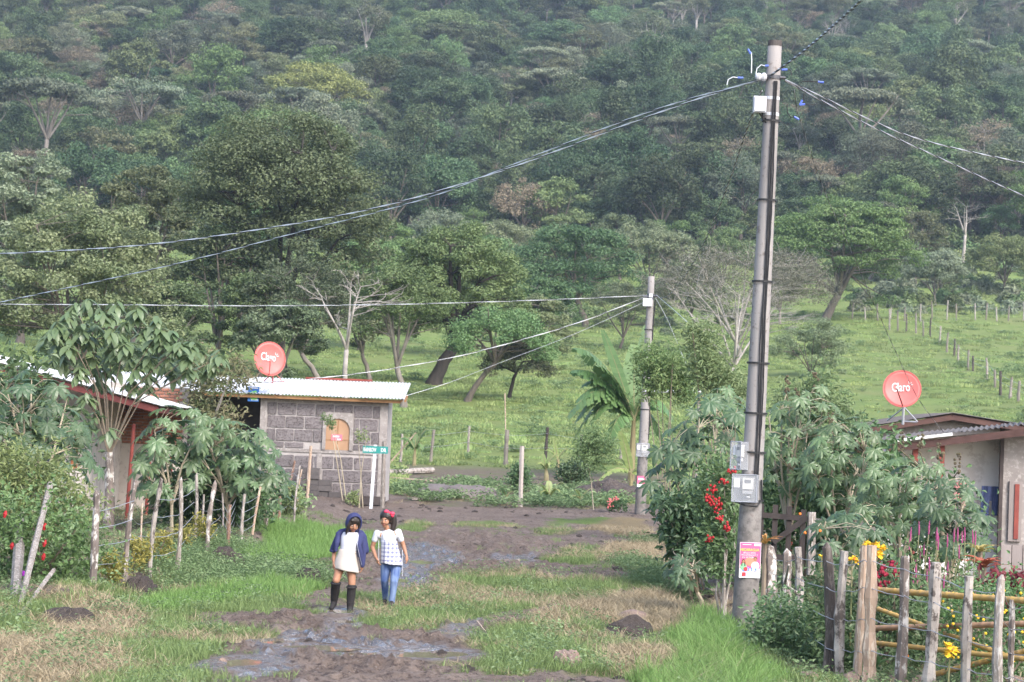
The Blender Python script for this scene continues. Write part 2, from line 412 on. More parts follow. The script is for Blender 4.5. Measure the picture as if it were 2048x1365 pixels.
uu = np.concatenate([np.linspace(-1, -.24, 36)[:-1], np.linspace(-.24, .24, 450), np.linspace(.24, 1, 36)[1:]])
half = 20 + (rows + 40) * .46
X = uu[None, :] * half[:, None]; Y = np.repeat(rows[:, None], len(uu), 1)
Z = terrain(X, Y)
mk = masks(X, Y)
soft = lambda a: a
mk['grass'] = np.clip(mk['grass'] + mk['lush'] + mk['weed'] * .8, 0, 1)
mk['wet'] = mk['wet'] * (1 - mk['grass'])
def churn(x, y):
    # cloven mud: sharp little ridges, strongest round the wet tracks
    r = 1 - np.abs(2 * fbm(x * 3.4, y * 2.6, 71, 3) - 1); q, qy, qd = proj(x, y, np.zeros_like(x)); k = np.zeros_like(x)
    for (a, b, c, d) in ((700, 1290, 330, 70), (850, 1140, 150, 60), (930, 1105, 180, 40), (1000, 1120, 130, 26)): k = np.maximum(k, sstep(1.5, .4, ((q - a) / c) ** 2 + ((qy - b) / d) ** 2))
    r2 = 1 - np.abs(2 * fbm(x * 7.5, y * 5.5, 73, 3) - 1)
    return (r ** 3 - .3) * .12 * k + (r2 ** 3 - .3) * (.03 + .05 * k) + (fbm(x * 9, y * 7, 70, 3) - .5) * .05
near_ = (Y < 60) & (Y > 14)
Z = Z + np.where(near_, (1 - mk['grass']) * churn(X, Y), 0)
PLEV = []
_gx, _gy, _gd = proj(X, Y, np.zeros_like(X))
for (a, b, c, d) in PUDDLES:
    r = ray(a, b); t = -EYE[2] / r[2]; x0, y0 = r[0] * t, r[1] * t; e = ((_gx - a) / c) ** 2 + ((_gy - b) / d) ** 2 + 1.1 * (fbm(X * 2.2, Y * 1.6, 72, 3) - .5) * 2
    lev = float(np.mean(Z[(e < 1.3) & near_])) - .012; PLEV.append((x0, y0, lev)); bowl = np.where(near_, sstep(5.0, 2.4, e), 0)
    Z = Z * (1 - bowl) + (lev + .012 - .05 * sstep(1.25, .6, e)) * bowl
    mk['wet'] = np.maximum(mk['wet'], np.where(near_, sstep(2.4, 1.0, e), 0) * (1 - mk['grass']))
for _q in range(3):
    mk['wet'][1:-1, 1:-1] = (mk['wet'][1:-1, 1:-1] * 2 + mk['wet'][:-2, 1:-1] + mk['wet'][2:, 1:-1] + mk['wet'][1:-1, :-2] + mk['wet'][1:-1, 2:]) / 6
    for _k in ('grass', 'dry', 'yard'): mk[_k][1:-1, 1:-1] = (mk[_k][1:-1, 1:-1] * 2 + mk[_k][:-2, 1:-1] + mk[_k][2:, 1:-1] + mk[_k][1:-1, :-2] + mk[_k][1:-1, 2:]) / 6
mk['meadow'] = sstep(80, 92, Y + 10 * (fbm(X * .2, Y * .2, 5) - .5)) * (1 - mk['yard'])
mk['forest'] = sstep(385, 420, Y + 40 * (fbm(X * .03, Y * .03, 6) - .5))
nr, nc = X.shape
idx = np.arange(nr * nc).reshape(nr, nc)
q = np.stack([idx[:-1, :-1], idx[:-1, 1:], idx[1:, 1:], idx[1:, :-1]], -1).reshape(-1, 4)
gme = np_mesh('ground', np.stack([X, Y, Z], -1).reshape(-1, 3), q, {k: v.ravel() for k, v in mk.items() if k in ('grass', 'dry', 'yard', 'wet', 'meadow', 'forest')}, smooth=True)
tag(link('ground', gme, None, ground_material()), 'muddy dirt lane and rising green meadow below the mountain', kind='structure')

# ------------------------------------------------------------------ trees
def tree_parts(seed, H, Rc, fork, zb, shape='dome', nclump=40, per=60, rc=1.2, leaf=.35, squash=.55, lean=(0, 0), trunk_r=None, bare=False, gap=.0, limbs=6, droop=.0, twig=0):
    """returns trunk MB, leaf centres, normals, tints.  H height, Rc crown radius, fork height of first limbs, zb crown underside"""
    rs = np.random.default_rng(seed); rd = random.Random(seed)
    tb = MB(); tr = trunk_r or H * .022
    top = Vector((lean[0], lean[1], fork)); pts = []
    for i in range(6):
        k = i / 5; pts.append(Vector((lean[0] * k ** 1.3 + rd.uniform(-.04, .04) * H * .3 * k, lean[1] * k ** 1.3, fork * k)))
    tb.tube([pts[0] - Vector((0, 0, .6))] + pts, [tr * 1.5, tr * 1.35] + [tr * (1.1 - .3 * i / 5) for i in range(1, 6)], 7)
    top = pts[-1]; cx, cy = lean[0] * 1.15, lean[1] * 1.15
    # clump centres
    cs = []
    while len(cs) < nclump:
        a = rs.uniform(0, 2 * np.pi); r = Rc * math.sqrt(rs.uniform(0, 1)) * .93
        n = .82 + .36 * vnoise(np.array([a * 1.3 + seed]), np.array([seed * .7]))[0]; r *= n
        q = min(r / Rc, 1)
        if shape == 'umbrella':
            zt_ = H - (H - zb) * (.15 + .55 * q ** 2); z = zt_ - (H - zb) * abs(rs.normal(0, .16))
        elif shape == 'tiers':
            lev = rs.integers(0, 4); z = zb + (H - zb) * (lev + .6 + rs.uniform(-.2, .2)) / 4 - (H - zb) * .12 * q ** 2
            r *= (1.0, 1.05, .95, .66)[lev]
        elif shape == 'tall':
            z = zb + (H - zb) * rs.uniform(0, 1); kk = (z - zb) / (H - zb); r *= (.55 + .6 * math.sin(math.pi * min(kk * .8 + .15, 1)))
        else:
            zt_ = zb + (H - zb) * math.sqrt(max(1 - q ** 2.6 * .92, 0)); lo = zb + (H - zb) * .12 * q
            z = lo + (zt_ - lo) * (1 - abs(rs.normal(0, .38)))
            if z < lo - .1 * H: continue
        cs.append(Vector((cx + r * math.cos(a), cy + r * math.sin(a), z)))
    # limbs
    nodes = []
    for i in range(limbs):
        a = 2 * math.pi * (i + rd.uniform(-.3, .3)) / limbs; q = rd.uniform(.35, .75)
        e = Vector((cx + Rc * q * math.cos(a), cy + Rc * q * math.sin(a), zb + (H - zb) * rd.uniform(.35, .8)))
        if i == 0: e = Vector((cx + rd.uniform(-.1, .1) * Rc, cy, zb + (H - zb) * .75))
        mid = top.lerp(e, .5) + Vector((rd.uniform(-.08, .08) * Rc, rd.uniform(-.08, .08) * Rc, (H - zb) * rd.uniform(-.05, .12)))
        seg = []
        for k in range(7):
            t = k / 6; seg.append((1 - t) ** 2 * top + 2 * t * (1 - t) * mid + t * t * e)
        tb.tube(seg, [tr * (.62 - .45 * k / 6) for k in range(7)], 5, False)
        nodes += [(seg[k], tr * (.5 - .36 * k / 6)) for k in range(2, 7)]
    for c in cs:
        b, br = min(nodes, key=lambda q: (q[0] - c).length + (1.5 if q[0].z > c.z else 0))
        mid = b.lerp(c, .5) + Vector((rd.uniform(-.2, .2), rd.uniform(-.2, .2), rd.uniform(-.1, .3))) * rc
        tb.tube([b, mid, c], [max(br * .6, .025), max(br * .4, .02), .012], 4, False)
        for k in range(twig):
            e = c + Vector((rd.uniform(-1, 1), rd.uniform(-1, 1), rd.uniform(-.2, 1))) * rc * 1.2
            m2 = c.lerp(e, .5) + Vector((rd.uniform(-.15, .15), rd.uniform(-.15, .15), .1)) * rc
            tb.tube([mid.lerp(c, rd.uniform(.2, .9)), m2, e], [max(br * .32, .016), .013, .008], 3, False)
    if bare: return tb, None, None, None
    C, Nn, T = [], [], []
    for c in cs:
        if rs.uniform() < gap: continue
        k = int(per * rs.uniform(.6, 1.4)); r_ = rc * rs.uniform(.65, 1.35)
        d = rs.normal(0, 1, (k, 3)); d /= np.linalg.norm(d, axis=1, keepdims=True); rad = rs.uniform(.25, 1, (k, 1)) ** .6
        p = d * rad * r_ * np.array([1, 1, squash]); p[:, 2] -= droop * (np.hypot(p[:, 0], p[:, 1])) ** 1.5
        C.append(p + np.array(c)); Nn.append(d * .6 + np.array([0, 0, .75]) + rs.normal(0, .35, (k, 3)))
        T.append(np.clip(rs.normal(rs.uniform(.2, .8), .12, k), 0, 1))
    return tb, np.concatenate(C), np.concatenate(Nn), np.concatenate(T)
def tree_meshes(name, seed, leaf=.35, wide=.6, **kw):
    tb, C, N, T = tree_parts(seed, leaf=leaf, **kw)
    tm = tb.mesh(name + '_trunk', True)
    cm = None if C is None else leaf_cloud(name + '_crown', C, N, leaf, T, wide)
    return tm, cm

BARK_PALE = surf('bark_pale', (.23, .205, .18), (.15, .13, .11), 3, (1, 1, .3), bmp=.5, bdist=.04)
BARK_GREY = surf('bark_grey', (.17, .145, .12), (.10, .085, .07), 3, (1, 1, .3), bmp=.5, bdist=.04)
BARK_DARK = surf('bark_dark', (.06, .05, .042), (.035, .03, .026), 3, (1, 1, .3), bmp=.5, bdist=.04)
BARK_BARE = surf('bark_bare', (.38, .35, .32), (.25, .225, .2), 4, (1, 1, .3), bmp=.4, bdist=.03)
LM = dict(
 grey=leafmat('leaf_grey_green', (0.102, 0.142, 0.062), (0.180, 0.216, 0.102), hue=.03, rnd=.38),
 dark=leafmat('leaf_dark', (0.046, 0.090, 0.031), (0.096, 0.150, 0.048), hue=.03, rnd=.42),
 olive=leafmat('leaf_olive', (.088, .116, .042), (.168, .190, .074), hue=.03, rnd=.38),
 mid=leafmat('leaf_mid', (0.074, 0.130, 0.036), (0.144, 0.204, 0.060), hue=.035, rnd=.42),
 lime=leafmat('leaf_lime', (0.168, 0.210, 0.036), (0.294, 0.312, 0.060), rnd=.06),
 bright=leafmat('leaf_bright', (0.084, 0.162, 0.034), (0.156, 0.240, 0.054), rnd=.08),
 brown=leafmat('leaf_brown', (0.180, 0.142, 0.079), (0.258, 0.206, 0.126), hue=.01, rnd=.2),
 sage=leafmat('leaf_sage', (0.120, 0.156, 0.084), (0.198, 0.228, 0.130), hue=.03, rnd=.38),
)
# far-forest species: (mesh args, leaf, bark, label)
SPEC = []
def species(key, label, bark, lm, n, **kw):
    for i in range(n):
        tm, cm = tree_meshes(key, 100 + len(SPEC) * 7, **kw)
        tm.materials.append(bark)
        if cm: cm.materials.append(lm)
        SPEC.append((key, label, tm, cm))
species('umbrella_tree', 'grey-green flat-topped pale-trunked tree on the forested mountainside', BARK_PALE, LM['sage'], 3, H=15, Rc=7, fork=8, zb=11.5, shape='umbrella', nclump=40, per=132, rc=1.7, leaf=0.47, squash=.3, gap=.12)
species('broad_tree', 'dark green dense round tree on the forested mountainside', BARK_GREY, LM['dark'], 3, H=14, Rc=6.5, fork=4, zb=4.5, nclump=48, per=165, rc=1.8, leaf=0.50, squash=.6)
species('bushy_tree', 'mid-green bushy tree on the forested mountainside', BARK_GREY, LM['mid'], 3, H=12, Rc=5.5, fork=3, zb=3, nclump=44, per=143, rc=1.6, leaf=0.46, squash=.55, gap=.05)
species('olive_tree', 'olive-green loose tree on the forested mountainside', BARK_GREY, LM['olive'], 3, H=14, Rc=6, fork=6, zb=6, shape='tiers', nclump=44, per=123, rc=1.6, leaf=0.44, squash=.35, gap=.12)
species('slender_tree', 'tall slender see-through tree on the forested mountainside', BARK_BARE, LM['grey'], 2, H=16, Rc=4.2, fork=9, zb=9.5, nclump=26, per=92, rc=1.3, leaf=0.42, squash=.5, gap=.15, twig=1)
species('brownish_tree', 'brownish half-bare tree on the forested mountainside', BARK_BARE, LM['brown'], 2, H=13, Rc=5.2, fork=4, zb=5, nclump=40, per=66, rc=1.5, leaf=0.38, squash=.5, twig=3)
species('vine_draped_tree', 'dark tall tree hung with vines on the forested mountainside', BARK_DARK, LM['dark'], 2, H=15, Rc=3.6, fork=6, zb=2, shape='tall', nclump=46, per=132, rc=1.4, leaf=0.42, squash=.9)
species('pale_tree', 'pale sage-green domed tree on the forested mountainside', BARK_GREY, LM['sage'], 2, H=14, Rc=6.2, fork=5, zb=4.5, nclump=46, per=143, rc=1.7, leaf=0.39, squash=.5, gap=.05)
species('russet_tree', 'brownish leafy domed tree on the forested mountainside', BARK_GREY, LM['brown'], 2, H=12, Rc=5.6, fork=4, zb=4, nclump=44, per=104, rc=1.5, leaf=0.35, squash=.5, gap=.08)
species('fresh_tree', 'fresh green domed tree on the forested mountainside', BARK_GREY, LM['bright'], 2, H=13, Rc=5.5, fork=4, zb=4, nclump=42, per=143, rc=1.6, leaf=0.39, squash=.45)
species('bare_tree', 'leafless pale tree on the forested mountainside', BARK_BARE, LM['brown'], 2, H=13, Rc=4.6, fork=4, zb=5.5, nclump=34, per=1, rc=1.4, bare=True, twig=5)
KEYS = [s[0] for s in SPEC]
def forest():
    rs = np.random.default_rng(5); pts = []; sp = 11.0
    y = 404.0
    while y < 900:
        hw = .30 * y + 12
        for x in np.arange(-hw, hw, sp * (1 + (y - 400) / 1400)):
            pts.append((x + rs.uniform(-.5, .5) * sp, y + rs.uniform(-.5, .5) * sp))
        y += sp * (.72 + (y - 400) / 900)
    pts = np.array(pts); z = terrain(pts[:, 0], pts[:, 1])
    px, py, d = proj(pts[:, 0], pts[:, 1], z)
    kind_noise = fbm(pts[:, 0] * .02, pts[:, 1] * .02, 91, 3)
    n = len(pts)
    w = np.array([dict(umbrella_tree=.4, broad_tree=1.7, bushy_tree=1.8, olive_tree=1.1, slender_tree=.2, brownish_tree=.3, vine_draped_tree=.6, bare_tree=.1, pale_tree=.8, russet_tree=.4, fresh_tree=.4)[k] for k in KEYS])
    order = np.argsort(pts[:, 1]); count = 0; rest = []
    for i in order:
        pr = w.copy()
        for q, k in enumerate(KEYS):
            if k in ('broad_tree', 'vine_draped_tree'): pr[q] *= .3 + 2.2 * (kind_noise[i] > .5)
            if k == 'umbrella_tree': pr[q] *= 1.6 if pts[i, 1] < 520 else .9
        v = rs.choice(len(SPEC), p=pr / pr.sum()); s = rs.uniform(.65, 1.15) * (1.35 if rs.uniform() < .25 else 1); rz = rs.uniform(0, 6.28); sz = rs.uniform(.85, 1.2)
        if count < 300 and -60 < px[i] < 2108 and py[i] > -40:
            key, label, tm, cm = SPEC[v]
            bx_ = int(np.searchsorted([120, 330, 480, 640, 800, 960, 1120, 1300, 1500, 1640, 1850], px[i])); by_ = int(np.searchsorted([150, 290, 400], py[i]))
            label = ('big ' if s > 1.08 else 'small ' if s < .82 else '') + label.replace(' on the forested mountainside', '') + ', ' + ('high forest', 'upper forest', 'middle forest', 'forest foot')[by_] + ' ' + ('at the left edge', 'above the yellowish tree', 'above the largest tree, left half', 'above the largest tree, middle', 'above the largest tree, right half', 'above the thick-trunked tree', 'above the leaning tree', 'above the dark flat-crowned tree', 'left of the tall pole', 'behind the tall pole top', 'above the umbrella tree', 'at the right edge')[bx_]
            t = thing(key, label, 'tree', (pts[i, 0], pts[i, 1], z[i]), rz, 'trees of the mountain forest'); t.scale = (s, s, s * sz)
            link('trunk', tm, t)
            if cm: tag(link('crown', cm, t), kind='stuff')
            count += 1
        else: rest.append((i, v, s, rz, sz))
    srcs = []
    for key, label, tm, cm in SPEC:
        bm = bmesh.new(); bm.from_mesh(tm); nf = len(bm.faces)
        if cm:
            bm.from_mesh(cm); bm.faces.ensure_lookup_table()
            for f in bm.faces[nf:]: f.material_index = 1
        me = bpy.data.meshes.new('far_tree'); bm.to_mesh(me); bm.free()
        me.materials.append(tm.materials[0]); me.materials.append(cm.materials[0] if cm else tm.materials[0])
        srcs.append(bpy.data.objects.new('far_tree', me))
    ii = [q[0] for q in rest]
    o = gn_scatter('forest', srcs, np.stack([pts[ii, 0], pts[ii, 1], z[ii]], 1), [(0, 0, q[3]) for q in rest], [(q[2], q[2], q[2] * q[4]) for q in rest], [q[1] for q in rest])
    tag(o, 'hazy upper mountain forest of mixed green and brown tree crowns', 'forest', kind='stuff')
    # undergrowth of the forest and the scrub at its foot
    us = []
    for sd, l in ((1, 'dark'), (2, 'mid'), (3, 'mid'), (4, 'sage')):
        r2 = np.random.default_rng(sd); k = 420
        d = r2.normal(0, 1, (k, 3)); d /= np.linalg.norm(d, axis=1, keepdims=True); d[:, 2] = np.abs(d[:, 2])
        lump = .7 + .5 * vnoise(d[:, 0] * 3 + sd * 9, d[:, 1] * 3)
        c = d * r2.uniform(.5, 1, (k, 1)) ** .5 * lump[:, None] * np.array([1.6, 1.6, 1.7])
        me = leaf_cloud('understory_bush', c, d + np.array([0, 0, .5]) + r2.normal(0, .4, (k, 3)), .42, np.clip(r2.normal(.5, .3, k), 0, 1), .6)
        me.materials.append(LM[l]); us.append(bpy.data.objects.new('understory_bush', me))
    y = np.concatenate([rs.uniform(385, 440, 900), rs.uniform(420, 900, 4600)]); x = rs.uniform(-.3, .3, len(y)) * y
    zz = terrain(x, y); s = rs.uniform(.7, 1.9, len(y)) * np.where(y > 440, rs.uniform(1, 1.7, len(y)), 1); k = len(y)
    v = np.where(y > 450, rs.choice([0, 0, 0, 1], k), np.where(fbm(x * .03, y * .03, 12) > .52, rs.integers(0, 2, k), rs.integers(1, 4, k)))  # mostly dark leaf colour upslope, standing in for shade between the crowns
    o = gn_scatter('undergrowth', us, np.stack([x, y, zz - .2], 1), np.stack([0 * x, 0 * x, rs.uniform(0, 6.28, k)], 1), np.stack([s, s, s * rs.uniform(.7, 1.3, k)], 1), v)
    tag(o, 'dark green undergrowth below the mountain forest', 'undergrowth', kind='stuff')
    return us
UNDER = forest()
# ------------------------------------------------------------------ single trees on the meadow
def px_tree(name, label, bx, by, top, xl, xr, bot, lm, bark, shape='dome', nclump=60, per=60, leaf=.34, fork=None, lean_px=0, seed=1, group=None, D=None, rcs=.2, **kw):
    b = G(bx, by) if D is None else None
    if D is not None:
        q = P(bx, by, D); b = Vector((q.x, q.y, zt(q.x, q.y)))
    by = float(proj(b.x, b.y, b.z)[1]); s = F_PX / b.y; H = (by - top) / s; Rc = (xr - xl) / 2 / s; zb = (by - bot) / s
    off = ((xl + xr) / 2 - bx + .04 * (by - (top + bot) / 2) * -1) / s
    fk = zb * .75 if fork is None else (by - fork) / s
    rc = Rc * rcs
    nclump = int(nclump * (1 if kw.get('bare') else 1.4)); per = int(per * (1 if kw.get('bare') else 2.4)); leaf *= .70
    tm, cm = tree_meshes(name, seed, leaf=leaf, H=H, Rc=Rc, fork=fk, zb=zb, shape=shape, nclump=nclump, per=per, rc=rc, lean=(off * .85, 0), **kw)
    t = thing(name, label, 'tree', b, 0, group)
    link('trunk', tm, t, bark)
    if cm: tag(link('crown', cm, t, lm), kind='stuff')
    return t
MG = 'meadow trees'
px_tree('large_tree', 'largest meadow tree, wide olive crown with dark trunk behind the grey block house', 562, 752, 226, 325, 795, 640, leafmat('leaf_big_olive', (.074, .108, .040), (.145, .180, .072), hue=0, rnd=.03), BARK_DARK, nclump=190, per=95, leaf=.38, seed=3, limbs=9, rcs=.15, squash=.6, trunk_r=.5)
px_tree('yellowish_tree', 'yellowish green bushy tree rising over the metal roofs at the left edge', 135, 800, 385, -40, 345, 740, leafmat('leaf_yellowish', (.10, .145, .05), (.21, .24, .105)), BARK_GREY, nclump=130, per=85, leaf=.34, seed=5, limbs=8, rcs=.17)
px_tree('olive_meadow_tree', 'dull olive tree just left of the largest meadow tree', 265, 715, 310, 165, 400, 640, LM['olive'], BARK_GREY, nclump=80, per=70, leaf=.45, seed=6, rcs=.2)
px_tree('pale_crowned_tree', 'pale green tree at the left edge above the yellowish tree', 40, 690, 300, -60, 165, 600, LM['sage'], BARK_GREY, nclump=70, per=70, leaf=.5, seed=8, rcs=.2)
px_tree('grey_green_tree', 'grey-green tree with pale trunk between the red roof dish and the leafless tree', 642, 772, 512, 470, 730, 700, LM['grey'], BARK_PALE, nclump=80, per=60, leaf=.27, seed=9, rcs=.18, gap=.05, fork=710)
px_tree('leafless_tree', 'leafless grey tree with forked twisting branches behind the block house roof', 695, 775, 535, 575, 830, 680, None, surf('bleached_bark', (.34, .315, .29), (.24, .215, .195), 4, bmp=.3), nclump=24, per=1, seed=12, bare=True, twig=3, fork=700, limbs=5, trunk_r=.13, rcs=.16, D=102)
px_tree('straight_trunk_tree', 'green tree with straight pale trunk beside the block house roof end', 808, 818, 535, 690, 905, 690, LM['mid'], BARK_PALE, nclump=75, per=60, leaf=.26, seed=14, rcs=.2, fork=735, gap=.06, trunk_r=.22)
px_tree('thick_trunk_tree', 'wide dull green tree on a thick dark trunk in mid meadow', 868, 768, 448, 775, 1065, 690, LM['mid'], BARK_DARK, nclump=120, per=75, leaf=.33, seed=17, rcs=.17, fork=690, trunk_r=.5)
px_tree('leaning_tree', 'small tree whose trunk leans right toward the meadow centre', 935, 803, 590, 885, 1115, 725, LM['mid'], BARK_GREY, shape='umbrella', nclump=60, per=60, leaf=.26, seed=19, rcs=.2, fork=725, trunk_r=.2)
px_tree('thin_bent_tree', 'smallest meadow tree, thin bent trunk right of the leaning tree', 1018, 798, 672, 955, 1115, 765, LM['grey'], BARK_DARK, shape='umbrella', nclump=34, per=50, leaf=.24, seed=21, rcs=.22, fork=745, trunk_r=.13)
px_tree('dark_umbrella_tree', 'dark flat-crowned tree up the meadow left of the farther utility pole', 1172, 655, 452, 1005, 1300, 590, LM['dark'], BARK_GREY, shape='tiers', nclump=85, per=75, leaf=.5, seed=23, rcs=.17, fork=600, trunk_r=.4)
px_tree('rounded_tree', 'rounded grey-green tree up the meadow behind the farther utility pole', 1315, 610, 446, 1200, 1400, 560, LM['grey'], BARK_GREY, nclump=70, per=70, leaf=.5, seed=25, rcs=.2)
px_tree('bright_topped_tree', 'low bright green tree peeking out behind the rounded tree', 1350, 590, 440, 1280, 1395, 540, LM['bright'], BARK_GREY, nclump=30, per=60, leaf=.5, seed=26, rcs=.25)
px_tree('umbrella_tree', 'bright green spreading umbrella tree right of the tall utility pole', 1652, 640, 392, 1522, 1850, 590, LM['bright'], BARK_GREY, nclump=150, per=80, leaf=.55, seed=28, rcs=.17, squash=.33, fork=590, trunk_r=.6, limbs=8)
px_tree('brown_leaved_tree', 'wide grey-brown half-bare tree around the tall utility pole', 1480, 715, 490, 1270, 1690, 650, leafmat('leaf_grey_brown', (.10, .105, .065), (.175, .165, .105)), BARK_BARE, nclump=120, per=42, leaf=.3, seed=31, rcs=.14, twig=2, fork=690)
px_tree('leafless_bush_tree', 'pale leafless tree with many fine twigs left of the tall utility pole', 1440, 765, 555, 1310, 1640, 690, None, BARK_BARE, nclump=80, per=1, seed=33, bare=True, twig=5, fork=735, limbs=8, rcs=.13, trunk_r=.2)
px_tree('low_dark_bush', 'low dark round bush on the meadow behind the right pole side', 1625, 755, 640, 1545, 1700, 748, LM['grey'], BARK_GREY, nclump=50, per=60, leaf=.25, seed=35, rcs=.2)
px_tree('small_meadow_tree', 'small green tree half hidden below the dark flat-crowned tree', 1240, 700, 560, 1170, 1330, 668, LM['grey'], BARK_GREY, nclump=50, per=55, leaf=.3, seed=37, rcs=.2)
px_tree('midslope_tree', 'broad green tree behind the thick dark trunked tree', 960, 640, 470, 850, 1050, 600, LM['mid'], BARK_GREY, nclump=60, per=70, leaf=.5, seed=39, rcs=.2)
px_tree('forked_dead_tree', 'forked dead pale tree standing at the forest foot near the right edge', 1925, 540, 395, 1880, 1985, 470, None, BARK_BARE, nclump=18, per=1, seed=41, bare=True, twig=2, fork=470, limbs=4, rcs=.2, trunk_r=.3)
px_tree('grey_twig_tree', 'grey leafless tree touching the right picture edge below the cables', 2040, 470, 360, 1965, 2110, 430, None, BARK_BARE, nclump=40, per=1, seed=43, bare=True, twig=5, fork=440, limbs=6, rcs=.2, trunk_r=.3)
px_tree('lime_tree', 'bright yellow-green wide tree standing out on the left mountainside', 640, 330, 128, 510, 745, 270, LM['lime'], BARK_PALE, nclump=110, per=80, leaf=.8, seed=45, rcs=.17, squash=.45, D=500)
px_tree('fresh_green_tree', 'smooth fresh green flat tree right below the yellow-green tree', 590, 380, 215, 420, 700, 300, LM['bright'], BARK_PALE, nclump=80, per=90, leaf=.7, seed=47, rcs=.17, shape='umbrella', D=430)
px_tree('grand_green_tree', 'large dark domed tree high on the middle of the mountainside', 890, 190, 22, 790, 1000, 140, LM['mid'], BARK_GREY, nclump=100, per=90, leaf=.9, seed=49, rcs=.17, D=640)


FG = 'filler trees between meadow and forest'
for i, (bx, by, top, xl, xr, bot, l, lab) in enumerate((
 (430, 745, 430, 330, 560, 690, 'dark', 'dark green tree filling the gap left of the largest meadow tree'),
 (330, 770, 560, 230, 440, 720, 'mid', 'green tree above the corrugated roof behind the tall leafy shrub'),
 (720, 700, 470, 640, 830, 640, 'mid', 'green tree right behind the leafless grey tree'),
 (560, 800, 600, 470, 660, 730, 'grey', 'small grey-green tree directly behind the roof dish'),
 (760, 600, 440, 700, 850, 560, 'bright', 'fresh green tree above the straight pale trunk tree'),
 (1080, 690, 560, 1010, 1160, 650, 'mid', 'small round tree below the dark flat-crowned tree'),
 (1000, 585, 440, 930, 1090, 545, 'grey', 'grey-green tree at the forest foot above the wide thick-trunked tree'),
 (1120, 560, 425, 1050, 1200, 525, 'mid', 'green tree at the forest foot above the dark flat-crowned tree'),
 (1240, 560, 430, 1170, 1300, 525, 'olive', 'olive tree at the forest foot left of the rounded tree'),
 (1440, 600, 455, 1370, 1520, 560, 'mid', 'green tree just left of the tall pole at the forest foot'),
 (1390, 660, 520, 1300, 1470, 620, 'olive', 'olive tree above the pale twiggy tree'),
 (1560, 650, 530, 1500, 1620, 615, 'olive', 'olive tree between the tall pole and the umbrella tree'),
 (1830, 570, 415, 1760, 1900, 530, 'olive', 'olive tree standing at the right shoulder of the umbrella tree'),
 (1740, 560, 400, 1690, 1830, 520, 'sage', 'pale green tree standing behind the top of the umbrella tree'),
 (2010, 590, 470, 1930, 2090, 560, 'mid', 'green bushy tree at the right edge below the grey leafless tree'),
 (1870, 610, 500, 1800, 1940, 585, 'sage', 'pale round shrub tree on the scrub slope right of the umbrella tree'),
 (480, 690, 380, 400, 580, 600, 'mid', 'mid-green tree tucked against the left side of the largest crown'),
 (740, 765, 545, 620, 830, 690, 'grey', 'feathery grey-green tree just behind the leafless grey tree, above the roof'),
 (930, 715, 520, 830, 1030, 655, 'mid', 'green tree overlapping the right side of the wide thick-trunked tree'),
 (1075, 740, 590, 1000, 1150, 700, 'olive', 'olive tree above the thin bent trunk tree'),
 (520, 765, 545, 420, 620, 700, 'mid', 'green tree directly above the red roof dish'),
 (880, 560, 420, 810, 960, 520, 'sage', 'pale tree at the forest foot between the two cables'))):
    px_tree('meadow_tree', lab, bx, by, top, xl, xr, bot, LM[l], (BARK_GREY, BARK_PALE)[i % 2], nclump=55, per=60, leaf=.36 + .0007 * (760 - by), seed=60 + i, rcs=.2, shape=('dome', 'tiers')[i % 3 == 1], group=FG)

# scrub and weeds on the slope
def slope_scrub():
    rs = np.random.default_rng(8); pts = []; 
    for (xl, xr, yl, yr, n) in ((1690, 2150, 470, 630, 330), (1400, 1700, 430, 500, 60), (700, 1400, 455, 520, 110), (-100, 700, 480, 640, 140), (1250, 1500, 600, 690, 14), (1120, 1320, 560, 640, 22)):
        for _ in range(n):
            g = G(rs.uniform(xl, xr), rs.uniform(yl, yr)); pts.append(g)
    p = np.array(pts); n = len(p); s = rs.uniform(.45, 1.25, n)
    o = gn_scatter('scrub', UNDER, p - np.array([0, 0, .25]), np.stack([0 * s, 0 * s, rs.uniform(0, 6.28, n)], 1), np.stack([s, s, s * rs.uniform(.6, 1.3, n)], 1), rs.choice([1, 2, 3, 3], n))
    tag(o, 'light green scrub covering the slope between meadow and forest', 'scrub', kind='stuff')
slope_scrub()
def tuft_src(name, seed, n, h, spread, lm, wide=.012, segs=3, lay=.5):
    rs = np.random.default_rng(seed); V = []; Fc = []; T = []
    for i in range(n):
        a = rs.uniform(0, 6.28); r = spread * math.sqrt(rs.uniform(0, 1)); x, y = r * math.cos(a), r * math.sin(a)
        hh = h * rs.uniform(.5, 1.15); b = rs.uniform(0, 6.28); le = lay * hh * rs.uniform(.2, 1.2); wd = wide * rs.uniform(.7, 1.3); c = rs.uniform(0, 6.28)
        k = len(V); tt = np.clip(rs.normal(.5, .3), 0, 1)
        for j in range(segs + 1):
            t = j / segs; cx, cy = x + le * t * t * math.cos(b), y + le * t * t * math.sin(b); z = hh * (t - .25 * lay * t * t) - .02; ww = wd * (1 - t) ** .7
            if j == segs: V.append((cx, cy, z))
            else: V += [(cx - ww * math.cos(c), cy - ww * math.sin(c), z), (cx + ww * math.cos(c), cy + ww * math.sin(c), z)]
        for j in range(segs - 1): Fc += [(k + 2 * j, k + 2 * j + 1, k + 2 * j + 3), (k + 2 * j, k + 2 * j + 3, k + 2 * j + 2)]
        Fc.append((k + 2 * segs - 2, k + 2 * segs - 1, k + 2 * segs)); T += [tt] * (len(V) - k)
    me = np_mesh(name, V, np.array(Fc), {'tint': T}); me.materials.append(lm)
    return bpy.data.objects.new(name, me)
GRASS_M = leafmat('grass_blade', (.105, .165, .035), (.19, .27, .07), rnd=.25, trans=.35, rough=.6)
LUSH_M = leafmat('lush_blade', (.115, .225, .03), (.18, .32, .055), rnd=.15, trans=.4, rough=.55)
